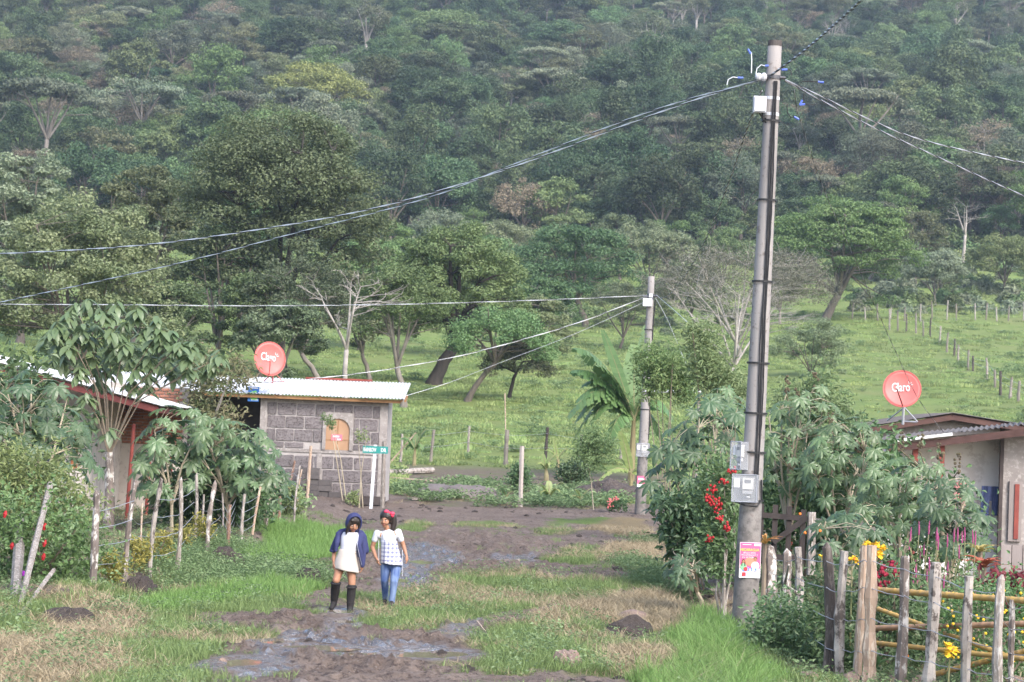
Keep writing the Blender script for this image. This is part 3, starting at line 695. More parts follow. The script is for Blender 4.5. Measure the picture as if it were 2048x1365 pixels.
DRY_M = leafmat('straw_blade', (.23, .175, .09), (.37, .29, .165), rnd=.2, trans=.25, rough=.7)
MEAD_M = leafmat('meadow_blade', (.16, .235, .05), (.27, .34, .10), rnd=.3, trans=.45, rough=.6, hue=.015)
WEED_M = leafmat('weed_leaf', (.11, .19, .055), (.20, .28, .11), rnd=.2, trans=.4)
def weed_src(name, seed, n, h, spread, lm, lf=.05):
    rs = np.random.default_rng(seed); c = np.stack([rs.normal(0, spread * .5, n), rs.normal(0, spread * .5, n), h * rs.uniform(.15, 1, n)], 1)
    me = leaf_cloud(name, c, np.stack([rs.normal(0, .5, n), rs.normal(0, .5, n), np.ones(n)], 1), lf, np.clip(rs.normal(.5, .3, n), 0, 1), .6)
    me.materials.append(lm); return bpy.data.objects.new(name, me)
def meadow_growth():
    rs = np.random.default_rng(9)
    srcs = [tuft_src('meadow_tuft', 1, 60, .32, .7, MEAD_M, .05, 2), tuft_src('meadow_tuft', 2, 60, .22, .8, MEAD_M, .05, 2, 1.0), weed_src('meadow_weed', 3, 110, .45, .6, WEED_M, .18), weed_src('meadow_weed', 4, 90, .6, .45, WEED_M, .16)]
    n = 22000; y = 84 + 330 * rs.uniform(0, 1, n) ** 1.9; x = rs.uniform(-.3, .3, n) * y
    v = rs.choice([0, 1, 2, 3], n, p=[.46, .46, .06, .02]); dens = fbm(x * .08, y * .05, 33, 3)
    k = (dens + rs.normal(0, .12, n) > .36) & (masks(x, y)['yard'] < .5); x, y, v = x[k], y[k], v[k]; n = len(x)
    s = rs.uniform(.4, .95, n) * (1 + .004 * (y - 90))
    o = gn_scatter('meadow_grass', srcs, np.stack([x, y, terrain(x, y)], 1), np.stack([0 * x, 0 * x, rs.uniform(0, 6.28, n)], 1), np.stack([s, s, s * rs.uniform(.6, 1.2, n)], 1), v)
    tag(o, 'rough green grass and weeds of the sloping meadow', 'grass', kind='stuff')
meadow_growth()

# ------------------------------------------------------------------ fences on the meadow
WOOD_GREY = surf('weathered_post', (.30, .26, .23), (.17, .145, .125), 5, (1, 1, .25), c3=(.42, .39, .36), s3=30, rnd=.25, bmp=.6)
WOOD_DARK = surf('dark_post', (.085, .070, .062), (.05, .04, .036), 5, (1, 1, .2), c3=(.14, .12, .11), s3=30, rnd=.2, bmp=.6)
WIRE_M = flat('galvanised_wire', (.42, .42, .44), .45, .6)
def stake(h, r, seed, jag=.12, n=7, point=0.0):
    rd = random.Random(seed); mb = MB(); k = 11; pts = []; rr = []
    ax, ay = rd.uniform(-.06, .06), rd.uniform(-.03, .03)
    for i in range(k):
        t = i / (k - 1); pts.append((ax * math.sin(t * 3) , ay * math.sin(t * 4), -.35 + (h + .35) * t)); rr.append(r * rd.uniform(1 - jag, 1 + jag) * (1.1 - .2 * t) * (1.22 if rd.random() < .14 else 1))
    if point: pts.append((ax * .3 + r * rd.uniform(-.4, .4), 0, h + point)); rr.append(r * .18)
    st = random.getstate(); random.seed(seed); mb.tube(pts, rr, n, True, .09); random.setstate(st)
    return mb.mesh('post', False)
def fence_from_posts(name, label, posts, wires, mats, rad, wr=.006, sag=.02, seed=0):
    """posts: list of (base Vector, height, lean x, lean y)"""
    root = thing(name, label, 'fence', posts[0][0]); o0 = posts[0][0]; tops = []
    for i, (b, h, lx, ly, *rest) in enumerate(posts):
        mt = rest[0] if rest else mats[i % len(mats)]; rr = rest[1] if len(rest) > 1 else rad; pt = rest[2] if len(rest) > 2 else 0.0
        p = link('post', stake(h, rr, seed + i, point=pt), root, mt, b - o0); p.rotation_euler = (ly, lx, random.uniform(0, .5))
        tops.append((b - o0, h, lx, ly, rr))
    for wv in wires:
        mb = MB()
        for (a, ha, la, ya, ra), (c, hc, lc, yc, rc) in zip(tops, tops[1:]):
            p = a + Vector((la, -ya, 1)) * (ha * wv) - Vector((0, ra, 0)); q = c + Vector((lc, -yc, 1)) * (hc * wv) - Vector((0, rc, 0))
            mb.tube([p.lerp(q, t) - Vector((0, 0, sag * 4 * t * (1 - t) + random.uniform(-.01, .01))) for t in (0, .25, .5, .75, 1)], wr, 4)
        mb.build('wire', WIRE_M, root)
    return root
def stand(px, by, top): # a post seen from base pixel to top pixel
    b = G(px, by); return b, (by - top) / (F_PX / b.y)
rd = random.Random(4)
ps = []
for (x, by, tp) in ((1779, 660, 618), (1796, 662, 622), (1812, 664, 628), (1832, 668, 626), (1846, 674, 640), (1861, 676, 636), (1878, 690, 652), (1894, 705, 665), (1908, 712, 678), (1917, 722, 690), (1936, 740, 700), (1946, 742, 712), (1973, 762, 716), (1990, 775, 740), (2001, 792, 742), (2020, 800, 755), (2037, 806, 762), (2060, 822, 772)):
    b, h = stand(x, by, tp); ps.append((b, h, rd.uniform(-.06, .06), 0))
fence_from_posts('meadow_fence', 'long line of grey posts running down the right meadow slope', ps, (.55, .85), [WOOD_GREY, BARK_PALE, WOOD_DARK], .11, .012, .03, 50)
ps = []
for x in range(1700, 2080, 27):
    b, h = stand(x + rd.uniform(-8, 8), 640 + (x - 1700) * .012 + rd.uniform(-3, 3), 606 + rd.uniform(-6, 10)); ps.append((b, h, rd.uniform(-.1, .1), 0))
fence_from_posts('scrub_fence', 'row of thin posts along the top of the meadow before the scrub', ps, (.8,), [BARK_PALE, BARK_BARE], .10, .012, .03, 80)
ps = []
for (x, by, tp, mt, r_) in ((800, 925, 868, WOOD_GREY, .06), (862, 928, 860, BARK_PALE, .07), (938, 915, 853, WOOD_GREY, .055), (1012, 932, 860, BARK_PALE, .1), (1089, 937, 855, WOOD_DARK, .07), (1161, 925, 870, BARK_PALE, .1), (1240, 930, 870, WOOD_GREY, .07)):
    b, h = stand(x, by, tp); ps.append((b, h, rd.uniform(-.03, .05), 0, mt, r_))
fence_from_posts('boundary_fence', 'crooked wire fence at the foot of the meadow behind the dug yard', ps, (.5, .85), [WOOD_GREY], .07, .006, .03, 95)
# ------------------------------------------------------------------ houses
STONE = surf('volcanic_stone', (.145, .127, .130), (.205, .183, .186), 3, rough=.95, bmp=.7, bdist=.02, c3=(.075, .062, .06), s3=9, rnd=.14)
MORTAR = surf('mortar', (.40, .365, .35), (.32, .29, .28), 4, rough=.95, bmp=.5, bdist=.01)
CONC = surf('grey_concrete', (.31, .28, .265), (.22, .195, .185), 1.6, rough=.95, bmp=.4, bdist=.01, c3=(.36, .33, .31), s3=12)
PALEWALL = surf('pale_render', (.56, .51, .46), (.46, .41, .37), 1.2, rough=.95, bmp=.25, bdist=.006, c3=(.38, .33, .30), s3=5)
ZINC = surf('zinc_sheet', (.66, .66, .655), (.56, .56, .555), 1.3, rough=.5, bmp=.1, metal=.2, c3=(.45, .44, .43), s3=4, spec=.5)
DARKROOF = surf('old_dark_sheet', (.10, .09, .088), (.16, .14, .13), 2, rough=.7, bmp=.2, metal=.2)
WOODBR = surf('brown_beam', (.30, .17, .08), (.22, .115, .05), 4, (1, 1, .3), rough=.8)
REDPAINT = surf('red_oxide_paint', (.24, .055, .04), (.18, .04, .032), 4, rough=.6, bmp=.1)
DOORW = surf('varnished_board', (.40, .25, .155), (.33, .195, .115), 3, (1, 1, .2), rough=.6, bmp=.15)
BRICKM = surf('red_brick', (.36, .155, .10), (.27, .115, .08), 4, rough=.95, bmp=.5, c3=(.42, .24, .18), s3=30, rnd=.2)
SHADE = surf('shade_and_dark_parts', (.05, .04, .04), (.08, .065, .06), 3, rough=.9)  # near-black tone for dark parts; on the veranda wall it is painted-in shade
WHITEP = flat('white_print', (.66, .66, .67), .5)
def unit_block(name, bev=.06, jag=.0, seed=0):
    bm = bmesh.new(); bmesh.ops.create_cube(bm, size=1); rd = random.Random(seed)
    for v in bm.verts: v.co += Vector([rd.uniform(-jag, jag) for _ in range(3)])
    bmesh.ops.bevel(bm, geom=bm.edges[:], offset=bev, segments=1, affect='EDGES')
    me = bpy.data.meshes.new(name); bm.to_mesh(me); bm.free(); return me
def place(name, me, parent, c, d, mat=None, rot=(0, 0, 0)):
    o = bpy.data.objects.new(name, me); COL.objects.link(o); o.parent = parent; o.location = c; o.scale = d; o.rotation_euler = rot
    return o
def corrugated(name, mat, parent, p00, p10, p11, p01, pitch=.10, amp=.016, along=None):
    """sheet over quad; ribs run from p00-p10 edge to p01-p11 edge"""
    p00, p10, p11, p01 = map(Vector, (p00, p10, p11, p01)); n = max(2, int((p10 - p00).length / pitch * 4)); nrm = (p10 - p00).cross(p01 - p00).normalized()
    if nrm.z < 0: nrm = -nrm
    V = []
    for i in range(n + 1):
        t = i / n; a = math.sin(2 * math.pi * i / 4 + .4) * amp
        for q in (0, 1):
            for th in (0, .004): V.append((p00.lerp(p10, t) if q == 0 else p01.lerp(p11, t)) + nrm * (a + th))
    F = []
    for i in range(n):
        k = i * 4; F += [(k + 1, k + 5, k + 7, k + 3), (k, k + 2, k + 6, k + 4), (k, k + 4, k + 5, k + 1), (k + 2, k + 3, k + 7, k + 6)]
    F += [(0, 1, 3, 2), (n * 4, n * 4 + 2, n * 4 + 3, n * 4 + 1)]
    me = bpy.data.meshes.new(name); me.from_pydata([tuple(v) for v in V], [], F); me.update()
    return link(name, me, parent, mat)
def text_mesh(name, body, h, mat, parent, M, width=None, extr=.002, bold=.0, shear=0.0):
    cu = bpy.data.curves.new(name, 'FONT'); cu.body = body; cu.size = h; cu.align_x = 'CENTER'; cu.align_y = 'CENTER'; cu.extrude = extr; cu.offset = bold; cu.shear = shear
    cu.resolution_u = 3
    o = bpy.data.objects.new(name, cu); COL.objects.link(o)
    bpy.context.view_layer.update(); me = bpy.data.meshes.new_from_object(o.evaluated_get(bpy.context.evaluated_depsgraph_get()))
    bpy.data.objects.remove(o); bpy.data.curves.remove(cu); me.name = name
    xs = [v.co.x for v in me.vertices]; wd = max(xs) - min(xs)
    if width:
        for v in me.vertices: v.co.x *= width / wd
    o = link(name, me, parent, mat); o.matrix_local = M; return o
FACE = Matrix.Rotation(R(90), 4, 'X')       # text that stands upright facing -Y

def block_house():
    D = 74.5; q_ = P(648, 1008, D); b = Vector((q_.x, D, zt(q_.x, D))); s = F_PX / D
    x0 = P(514, 1005, D).x; W = (775 - 520) / s; H = 3.42; z0 = b.z - .15
    root = thing('block_house', 'grey house of large dark stone blocks with arched window and white corrugated roof', 'house', (x0, D, z0))
    T = .2
    mb = MB(); mb.box((W / 2, 1.61, H / 2), (W - .06, 3.2, H - .1)); wall = mb.build('wall', MORTAR, root)
    us = [unit_block('block', .045, .03, i) for i in range(4)]
    for u in us: u.materials.append(STONE)
    z1 = lambda py: (1008 - py) / s + .15
    X = lambda px, py: (px - 514) / s - (1005 - py) * .04 / s
    # bands and columns of paler concrete stand 12 mm proud of the mortar
    wx0, wx1, wz0, wz1 = X(645, 880), X(706, 880), z1(913), z1(838)
    fr = MB(); fr.box((.11, .012, H / 2), (.22, .10, H - .02)); fr.box((W - .13, .012, H / 2), (.26, .10, H - .02))
    fr.box((W / 2, .016, H - .11), (W - .5, .09, .2)); 
    fr.build('concrete_frame', CONC, root)
    bd = MB(); bd.box((W / 2, .012, wz0 - .06), (W - .5, .075, .11)); bd.box((X(638, 960), .012, (wz0 - .12 + .1) / 2), (.17, .08, wz0 - .24)); bd.build('sill_band', CONC, root)
    # arched window surround with boarded opening
    cx = (wx0 + wx1) / 2; ow = .39; zs = z1(872)
    sur = MB(); n = 10; outer = [(wx0, wz0), (wx0, wz1), (cx, wz1), (wx1, wz1), (wx1, wz0)]
    arch = [(cx - ow, wz0)] + [(cx - ow * math.cos(math.pi * i / n), zs + ow * .92 * math.sin(math.pi * i / n)) for i in range(n + 1)] + [(cx + ow, wz0)]
    def outp(i):
        a = arch[i]; dx, dz = a[0] - cx, a[1] - (wz0 + (zs - wz0) * .5)
        if i == 0: return (wx0, wz0)
        if i == len(arch) - 1: return (wx1, wz0)
        k = min(abs((wx1 - wx0) / 2 / dx) if abs(dx) > 1e-6 else 9, (wz1 - (wz0 + (zs - wz0) * .5)) / dz if dz > 1e-6 else 9); return (cx + dx * k, wz0 + (zs - wz0) * .5 + dz * k)
    V = []; F = []
    for i in range(len(arch)):
        o_ = outp(i); V += [(arch[i][0], -.03, arch[i][1]), (o_[0], -.03, o_[1]), (arch[i][0], .13, arch[i][1]), (o_[0], .13, o_[1])]
    for i in range(len(arch) - 1):
        k = 4 * i; F += [(k, k + 4, k + 5, k + 1), (k, k + 2, k + 6, k + 4), (k + 1, k + 5, k + 7, k + 3)]
    sur.add(V, F); win = sur.build('window', CONC, root, (0, -.04, 0))
    pn = MB(); pv = [(a[0], .02, a[1]) for a in arch]; pn.add(pv, [tuple(range(len(pv)))]); pn.build('boarded_panel', DOORW, win)
    mb = MB(); mb.beam((cx - ow, .014, wz0 + .32), (cx + ow, .014, wz0 + .34), .012, .02); mb.beam((cx, .014, wz0), (cx, .014, zs + .3), .02, .012, (0, 1, 0)); mb.build('joint_strip', WOODBR, win)
    st = MB(); st.box((cx - .03, .008, z1(888)), (.36, .01, .2)); st.build('pink_sticker', flat('pink_print', (.75, .16, .22), .5), win)
    st = MB(); st.box((cx - .05, .003, z1(886)), (.2, .006, .05)); st.box((cx + .04, .003, z1(892)), (.12, .006, .05)); st.build('white_print', WHITEP, win)
    rd = random.Random(2); row = .425; z = .22; r = 0
    while z < H - .3:
        x = .24 + (.0 if r % 2 else -.33)
        while x < W - .28:
            L = .62 + rd.uniform(-.03, .03); a, c = max(x + .018, .235), min(x + L - .018, W - .275); zc0, zc1 = z + .02, min(z + row - .02, H - .225)
            segs = [(a, c)]
            if zc0 < wz1 + .02 and zc1 > wz0 - .13: 
                if zc1 < wz0 or zc0 > wz0 - .14: pass
                lo, hi = wx0 - .02, wx1 + .02
                segs = [q for q in ((a, min(c, lo)), (max(a, hi), c))]
                if zc0 > wz1 - .2 or zc1 < wz0: segs = [(a, c)]
            for (p, q) in segs:
                if q - p > .1 and zc1 - zc0 > .1:
                    zz0 = zc0; zz1 = zc1
                    if zz0 < wz0 - .0 < zz1: 
                        if wz0 - zz0 > zz1 - wz0: zz1 = wz0 - .13
                        else: zz0 = wz0 + .02
                    if zz1 - zz0 > .12 and not (p < X(638, 960) < q and z < wz0 - .2 and q - X(638, 960) < .1):
                        place('block', us[rd.randrange(4)], root, ((p + q) / 2, .05, (zz0 + zz1) / 2), (q - p, .13 + rd.uniform(0, .02), zz1 - zz0), rot=(rd.uniform(-.01, .01), rd.uniform(-.012, .012), rd.uniform(-.012, .012)))
            x += L
        z += row; r += 1
    ft = MB(); ft.box((W / 2, .06, .1), (W + .05, .2, .28)); ft.build('footing', SHADE, root)
    # roof: long shallow sheet roof that also covers the recessed veranda to the left
    zr = H + .02; back = 3.9
    xl, xr = X(150, 775), X(806, 800)
    nn = 8; step = (xr - xl) / nn
    for i in range(nn):
        a, c = xl + i * step, xl + (i + 1) * step + .06; dz = .006 * (i % 2); dd = rd.uniform(-.06, .06)
        corrugated('roof_sheet', ZINC, root, (a, -.45 + dd, zr + dz), (c, -.45 + dd, zr + dz + .004), (c, back, zr + .62 + dz), (a, back, zr + .62 + dz), .11, .02)
    bm_ = MB(); bm_.beam((xl, -.3, zr - .085), (xr - .05, -.3, zr - .085), .1, .1); bm_.build('eave_beam', WOODBR, root)
    for i in range(9):
        x = W - .4 + i * .12 if i > 6 else (xl + (i + .5) * (W - xl) / 7); mb = MB(); mb.beam((x, -.4, zr - .05), (x, .8, zr + .12), .06, .08); mb.build('rafter', WOODBR, root)
    mb = MB(); mb.beam((X(590, 762), back - .05, zr + .66), (X(730, 770), back - .05, zr + .66), .08, .07); mb.build('ridge_strip', REDPAINT, root)
    # recessed veranda left of the block wall, shade painted in as near-black colour
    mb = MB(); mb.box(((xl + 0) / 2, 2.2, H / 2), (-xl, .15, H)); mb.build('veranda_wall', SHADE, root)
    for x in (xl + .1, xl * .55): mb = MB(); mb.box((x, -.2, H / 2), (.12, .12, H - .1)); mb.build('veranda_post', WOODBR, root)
    # blue banner under the eave
    t = thing('banner', 'blue printed banner with green figure hung under the eave beside the block wall', 'banner', (x0 + X(508, 810), D - .25, z0 + z1(823)))
    mb = MB(); mb.box((0, 0, .24), (.36, .012, .48)); mb.build('sheet', flat('banner_blue', (.03, .14, .42), .6), t)
    mb = MB(); mb.ball((-.04, -.008, .2), (.09, .006, .13), 8, 5); mb.ball((.05, -.008, .3), (.06, .006, .06), 8, 5); mb.ball((.02, -.008, .1), (.12, .006, .06), 8, 5); mb.build('green_print', flat('banner_green', (.18, .5, .12), .6), t)
    mb = MB(); mb.box((0, -.008, .44), (.28, .006, .035)); mb.box((.04, -.008, .055), (.22, .006, .03)); mb.build('lettering_strip', WHITEP, t)
    # dark blocks stacked against the wall
    ub = unit_block('concrete_block', .03, .0); ub.materials.append(surf('damp_block', (.085, .075, .075), (.12, .105, .10), 5, rough=.95, bmp=.5, c3=(.15, .135, .13), s3=30, rnd=.12))
    cols = ((603, 5, .26), (625, 5, .42), (650, 3, .42), (672, 1, .42))
    for cxp, nrow, L in cols:
        for k in range(nrow):
            o = bpy.data.objects.new('concrete_block', ub); COL.objects.link(o)
            xw = P(cxp, 1005, D - .5).x; o.location = (xw + rd.uniform(-.02, .02), D - .5 + rd.uniform(-.03, .03), zt(xw, D - .5) + .09 + k * .185); o.scale = (L, .2, .18)
            tag(o, 'dark concrete block stacked against the foot of the stone block house', 'block', 'dark blocks stacked at the block house')
    return root
block_house()

def left_house():
    D = 53.0; q = P(178, 1050, D); z0 = zt(q.x, D) - .05; s = F_PX / D
    root = thing('cream_house', 'cream walled house at the left with brick porch wall and red posts', 'house', (q.x, D, z0))
    Z = lambda py, d=D: EYE[2] + ray(100, py)[2] / F_PX * d - z0
    def L(px, py, d): v = P(px, py, d); return Vector((v.x - q.x, v.y - D, v.z - z0))
    mb = MB(); mb.box((-2.6, .12 + 2, 1.6), (5.2, 4.2, 3.3)); mb.build('wall', PALEWALL, root)
    a = L(151, 900, D); mb = MB(); mb.box((a.x, -.02, a.z - .35), (.14, .08, 1.9)); mb.build('door_frame', surf('orange_wood', (.42, .17, .07), (.3, .11, .05), 4), root)
    a = L(150, 1000, D); mb = MB(); mb.box((a.x + .12, -.3, .55), (.36, .34, 1.15)); mb.build('wall_pier', PALEWALL, root)
    # porch: back wall, plaster below and brick above
    bx0, bx1 = L(182, 900, D + 4).x, L(372, 900, D + 4).x; zb = L(270, 888, D + 4).z; zt_ = L(270, 800, D + 4).z + .35
    mb = MB(); mb.box(((bx0 + bx1) / 2, 4.1, zb / 2), (bx1 - bx0, .18, zb)); mb.build('plastered_wall', PALEWALL, root)
    mb = MB(); mb.box(((bx0 + bx1) / 2, 4.15, (zb + zt_) / 2), (bx1 - bx0, .14, zt_ - zb)); bw = mb.build('brick_wall', MORTAR, root)
    ub = unit_block('brick', .06); ub.materials.append(BRICKM); rd = random.Random(3)
    r = 0; z = zb + .04
    while z < zt_ - .03:
        x = bx0 + (.13 if r % 2 else .0) + .12
        while x < bx1 - .1:
            place('brick', ub, bw, (x, 4.09 + rd.uniform(-.008, .004), z), (.235, .1, .062), rot=(0, rd.uniform(-.02, .02), 0)); x += .255
        z += .079; r += 1
    # sloping porch roof
    nn = 4; y0, y1 = -1.6, 4.6
    A, B = L(120, 757, D - 1.2), L(325, 812, D - 1.2)
    A.y, B.y = y0, y0
    for i in range(nn):
        ya, yb = y0 + (y1 - y0) * i / nn, y0 + (y1 - y0) * (i + 1) / nn + .05
        corrugated('roof_sheet', ZINC, root, (A.x, ya, A.z + .005 * (i % 2)), (A.x, yb, A.z + .005 * (i % 2)), (B.x, yb, B.z + .005 * (i % 2)), (B.x, ya, B.z + .005 * (i % 2)), .11, .02)
    A2 = A + (A - B) * 1.6
    corrugated('roof_sheet', ZINC, root, (A2.x, y0, A2.z - .01), (A2.x, y1, A2.z - .01), (A.x + .05, y1, A.z - .012), (A.x + .05, y0, A.z - .012), .11, .02)
    mb = MB(); mb.beam(A2 + Vector((0, .1, -.12)), B + Vector((-.05, .1, -.10)), .07, .14); mb.build('rafter', surf('maroon_beam', (.16, .045, .04), (.10, .03, .03), 4), root)
    mb = MB(); mb.beam((B.x - .12, y0 + .2, B.z - .11), (B.x - .12, y1, B.z - .11), .07, .12); mb.build('eave_beam', surf('maroon_eave', (.15, .045, .04), (.10, .03, .028), 4), root)
    for (bx, by, tx, ty, d) in ((251, 1052, 268, 848, D - 1.1), (291, 1046, 303, 845, D + .8), (337, 1032, 346, 850, D + 2.6)):
        a, b = L(bx, by, d), L(tx, ty, d); mb = MB(); mb.tube([a - Vector((0, 0, .15)), b], .042, 8); mb.build('porch_post', REDPAINT, root)
    a = L(270, 1050, D); mb = MB(); mb.box((a.x + .1, 1.2, a.z - .05), (2.3, 4.4, .16)); mb.build('porch_slab', surf('porch_concrete', (.42, .39, .36), (.34, .31, .29), 3), root)
    # clutter on the porch floor
    mb = MB(); mb.ball((a.x + .35, 1.5, .25), (.34, .2, .22), 7, 5); mb.ball((a.x + .75, 1.7, .2), (.22, .2, .16), 7, 5)
    t = mb.build('heap_of_logs', SHADE, None); t.location = root.location; tag(t, 'dark heap lying on the porch floor between red posts', 'heap')
left_house()

def right_house():
    D = 46.0; q = P(2003, 1100, D); z0 = zt(q.x, D) - .05
    root = thing('grey_house', 'low grey concrete house at the right with dark sheet roofs and red porch posts', 'house', (q.x, D, z0))
    def L(px, py, d): v = P(px, py, d); return Vector((v.x - q.x, v.y - D, v.z - z0))
    def wall(name, mat, pa, pb, pbase, d, th=.15):
        a, b = L(*pa, d), L(*pb, d); mb = MB()
        V = [(a.x, a.y, -.2), (b.x, a.y, -.2), (b.x, a.y, b.z), (a.x, a.y, a.z)]; V += [(v[0], v[1] + th, v[2]) for v in V]
        mb.add(V, [(0, 1, 2, 3), (5, 4, 7, 6), (3, 2, 6, 7), (0, 3, 7, 4), (1, 5, 6, 2)]); return mb.build(name, mat, root)
    wall('porch_back_wall', surf('white_render', (.80, .77, .75), (.70, .66, .64), 1.0, rough=.95, bmp=.2, c3=(.62, .58, .56), s3=4), (1772, 884), (2030, 862), None, D + .1)
    # near room on the right: panelled grey front with narrow red window
    a, b = L(2007, 862, D - .6), L(2250, 845, D - .6)
    k2 = L(2010, 862, D + 2.4).x; zt2 = a.z - .06; mb = MB()
    V = [(a.x, a.y + .02, -.2), (b.x, a.y + .02, -.2), (b.x, a.y + 2.9, -.2), (k2, a.y + 2.9, -.2)]; mb.add(V + [(q[0], q[1], zt2) for q in V], [(0, 1, 5, 4), (1, 2, 6, 5), (2, 3, 7, 6), (3, 0, 4, 7), (4, 5, 6, 7)]); mb.build('wall', CONC, root)
    mb = MB(); mb.box((a.x - .02, a.y, a.z / 2), (.07, .09, a.z + .1)); mb.build('corner_board', SHADE, root)
    GREYB = surf('grey_board', (.27, .235, .225), (.21, .18, .17), 3, (1, 1, .2), rough=.9, rnd=.1)
    for i in range(10):
        zlo = L(2030, 1085, D - .6).z; x = a.x + .12 + i * .22
        mb = MB(); mb.box((x, a.y - .02, zlo / 2 - .1), (.205, .05, zlo + .1)); mb.build('board', GREYB, root)
    a2, b2 = L(2020, 968, D - .6), L(2036, 1078, D - .6)
    mb = MB(); mb.box(((a2.x + b2.x) / 2, a.y - .02, (a2.z + b2.z) / 2), (.26, .06, a2.z - b2.z + .1)); w_ = mb.build('window', GREYB, root)
    mb = MB(); mb.box(((a2.x + b2.x) / 2 + .02, a.y - .06, (a2.z + b2.z) / 2), (.09, .03, a2.z - b2.z)); mb.build('shutter', REDPAINT, w_)
    # porch roof: front edge rises to the right
    A, B = L(1752, 884, D - 1.2), L(2260, 826, D - 1.2); A1, B1 = L(1775, 872, D + 2.6), L(2240, 826, D + 2.6)
    nn = 6
    for i in range(nn):
        t0, t1 = i / nn, (i + 1) / nn + .006; e = Vector((0, 0, .006 * (i % 2)))
        corrugated('roof_sheet', DARKROOF, root, A.lerp(B, t0) + e, A.lerp(B, t1) + e, A1.lerp(B1, t1) + e, A1.lerp(B1, t0) + e, .11, .02)
    mb = MB(); mb.beam(A + Vector((.25, .06, -.13)), B + Vector((0, .06, -.13)), .08, .14); mb.build('fascia_beam', surf('fascia_maroon', (.085, .045, .04), (.055, .03, .026), 4), root)
    mb = MB(); mb.beam(A + Vector((0, -.03, -.02)), A.lerp(B, .3) + Vector((0, -.03, -.02)), .03, .06); mb.build('edge_trim', ZINC, root)
    for (px, d, ty) in ((1884, D - 1.0, 884), (1831, D - 1.0, 890), (1587, D + 3, 880)):
        a3, b3 = L(px - 6, 1090, d), L(px, ty, d); mb = MB(); mb.beam((b3.x, b3.y, -.2), b3, .1, .1, (0, 1, 0)); mb.build('porch_post', REDPAINT, root)
    # back roof: gable towards the lane
    e0, rg, e1 = L(1738, 853, D + 5), L(1906, 827, D + 5), L(2120, 862, D + 5); dy = Vector((0, 5.5, 0))
    for (p, q_) in ((e0, rg), (rg, e1)):
        for i in range(3):
            ya, yb = Vector((0, 5.5 * i / 3, .005 * (i % 2))), Vector((0, 5.5 * (i + 1) / 3 + .04, .005 * (i % 2)))
            corrugated('roof_sheet', DARKROOF, root, p + ya, p + yb, q_ + yb, q_ + ya, .11, .02)
    mb = MB(); mb.beam(e0 + Vector((0, .08, -.09)), rg + Vector((0, .08, -.09)), .06, .12); mb.beam(rg + Vector((0, .08, -.09)), e1 + Vector((0, .08, -.09)), .06, .12); mb.build('barge_board', surf('barge_brown', (.11, .06, .05), (.08, .045, .04), 4), root)
    mb = MB(); V = [(e0.x + .3, e0.y + .4, -.1), (e1.x - .3, e0.y + .4, -.1), (e1.x - .3, e0.y + .4, e1.z - .1), (rg.x, e0.y + .4, rg.z - .08), (e0.x + .3, e0.y + .4, e0.z - .06)]
    mb.add(V + [(v[0], v[1] + .15, v[2]) for v in V], [(0, 1, 2, 3, 4), (9, 8, 7, 6, 5)] + [(i, 5 + i, 5 + (i + 1) % 5, (i + 1) % 5) for i in range(5)]); mb.build('gable_wall', CONC, root)
    # wash hung on the porch
    def cloth(name, label, cat, px0, px1, py0, py1, d, mat, legs=False):
        a, b = P(px0, py0, d), P(px1, py1, d); w_, h_ = b.x - a.x, a.z - b.z; o = Vector((a.x, d, b.z)); n = 10; mm = 6; V = []; F = []
        for j in range(mm + 1):
            for i in range(n + 1):
                x = w_ * i / n; z = h_ * (1 - j / mm)
                if legs and j > 2: x = x * (.88 if i < n / 2 else 1) + (0 if i < n / 2 else .0)
                V.append((x, .03 * math.sin(i * 1.3 + j * .3), z))
        for j in range(mm):
            for i in range(n):
                if legs and j >= 3 and i == n // 2 - 1: continue
                F.append((j * (n + 1) + i, j * (n + 1) + i + 1, (j + 1) * (n + 1) + i + 1, (j + 1) * (n + 1) + i))
        me = bpy.data.meshes.new(name); me.from_pydata(V, [], F); me.update(); ob = link(name, me, None, mat, o)
        md = ob.modifiers.new('thick', 'SOLIDIFY'); md.thickness = .012; tag(ob, label, cat)
    cloth('blue_trousers', 'dark blue trousers hung on the porch of the grey house', 'trousers', 1962, 2003, 972, 1032, D - .4, surf('denim_wash', (.03, .042, .10), (.05, .065, .14), 8), True)
    cloth('pink_cloth', 'pink cloth hung behind the big leafy castor shrub at the right', 'cloth', 1900, 1934, 962, 1012, D - .2, surf('pink_wash', (.55, .22, .22), (.62, .3, .3), 8))
right_house()

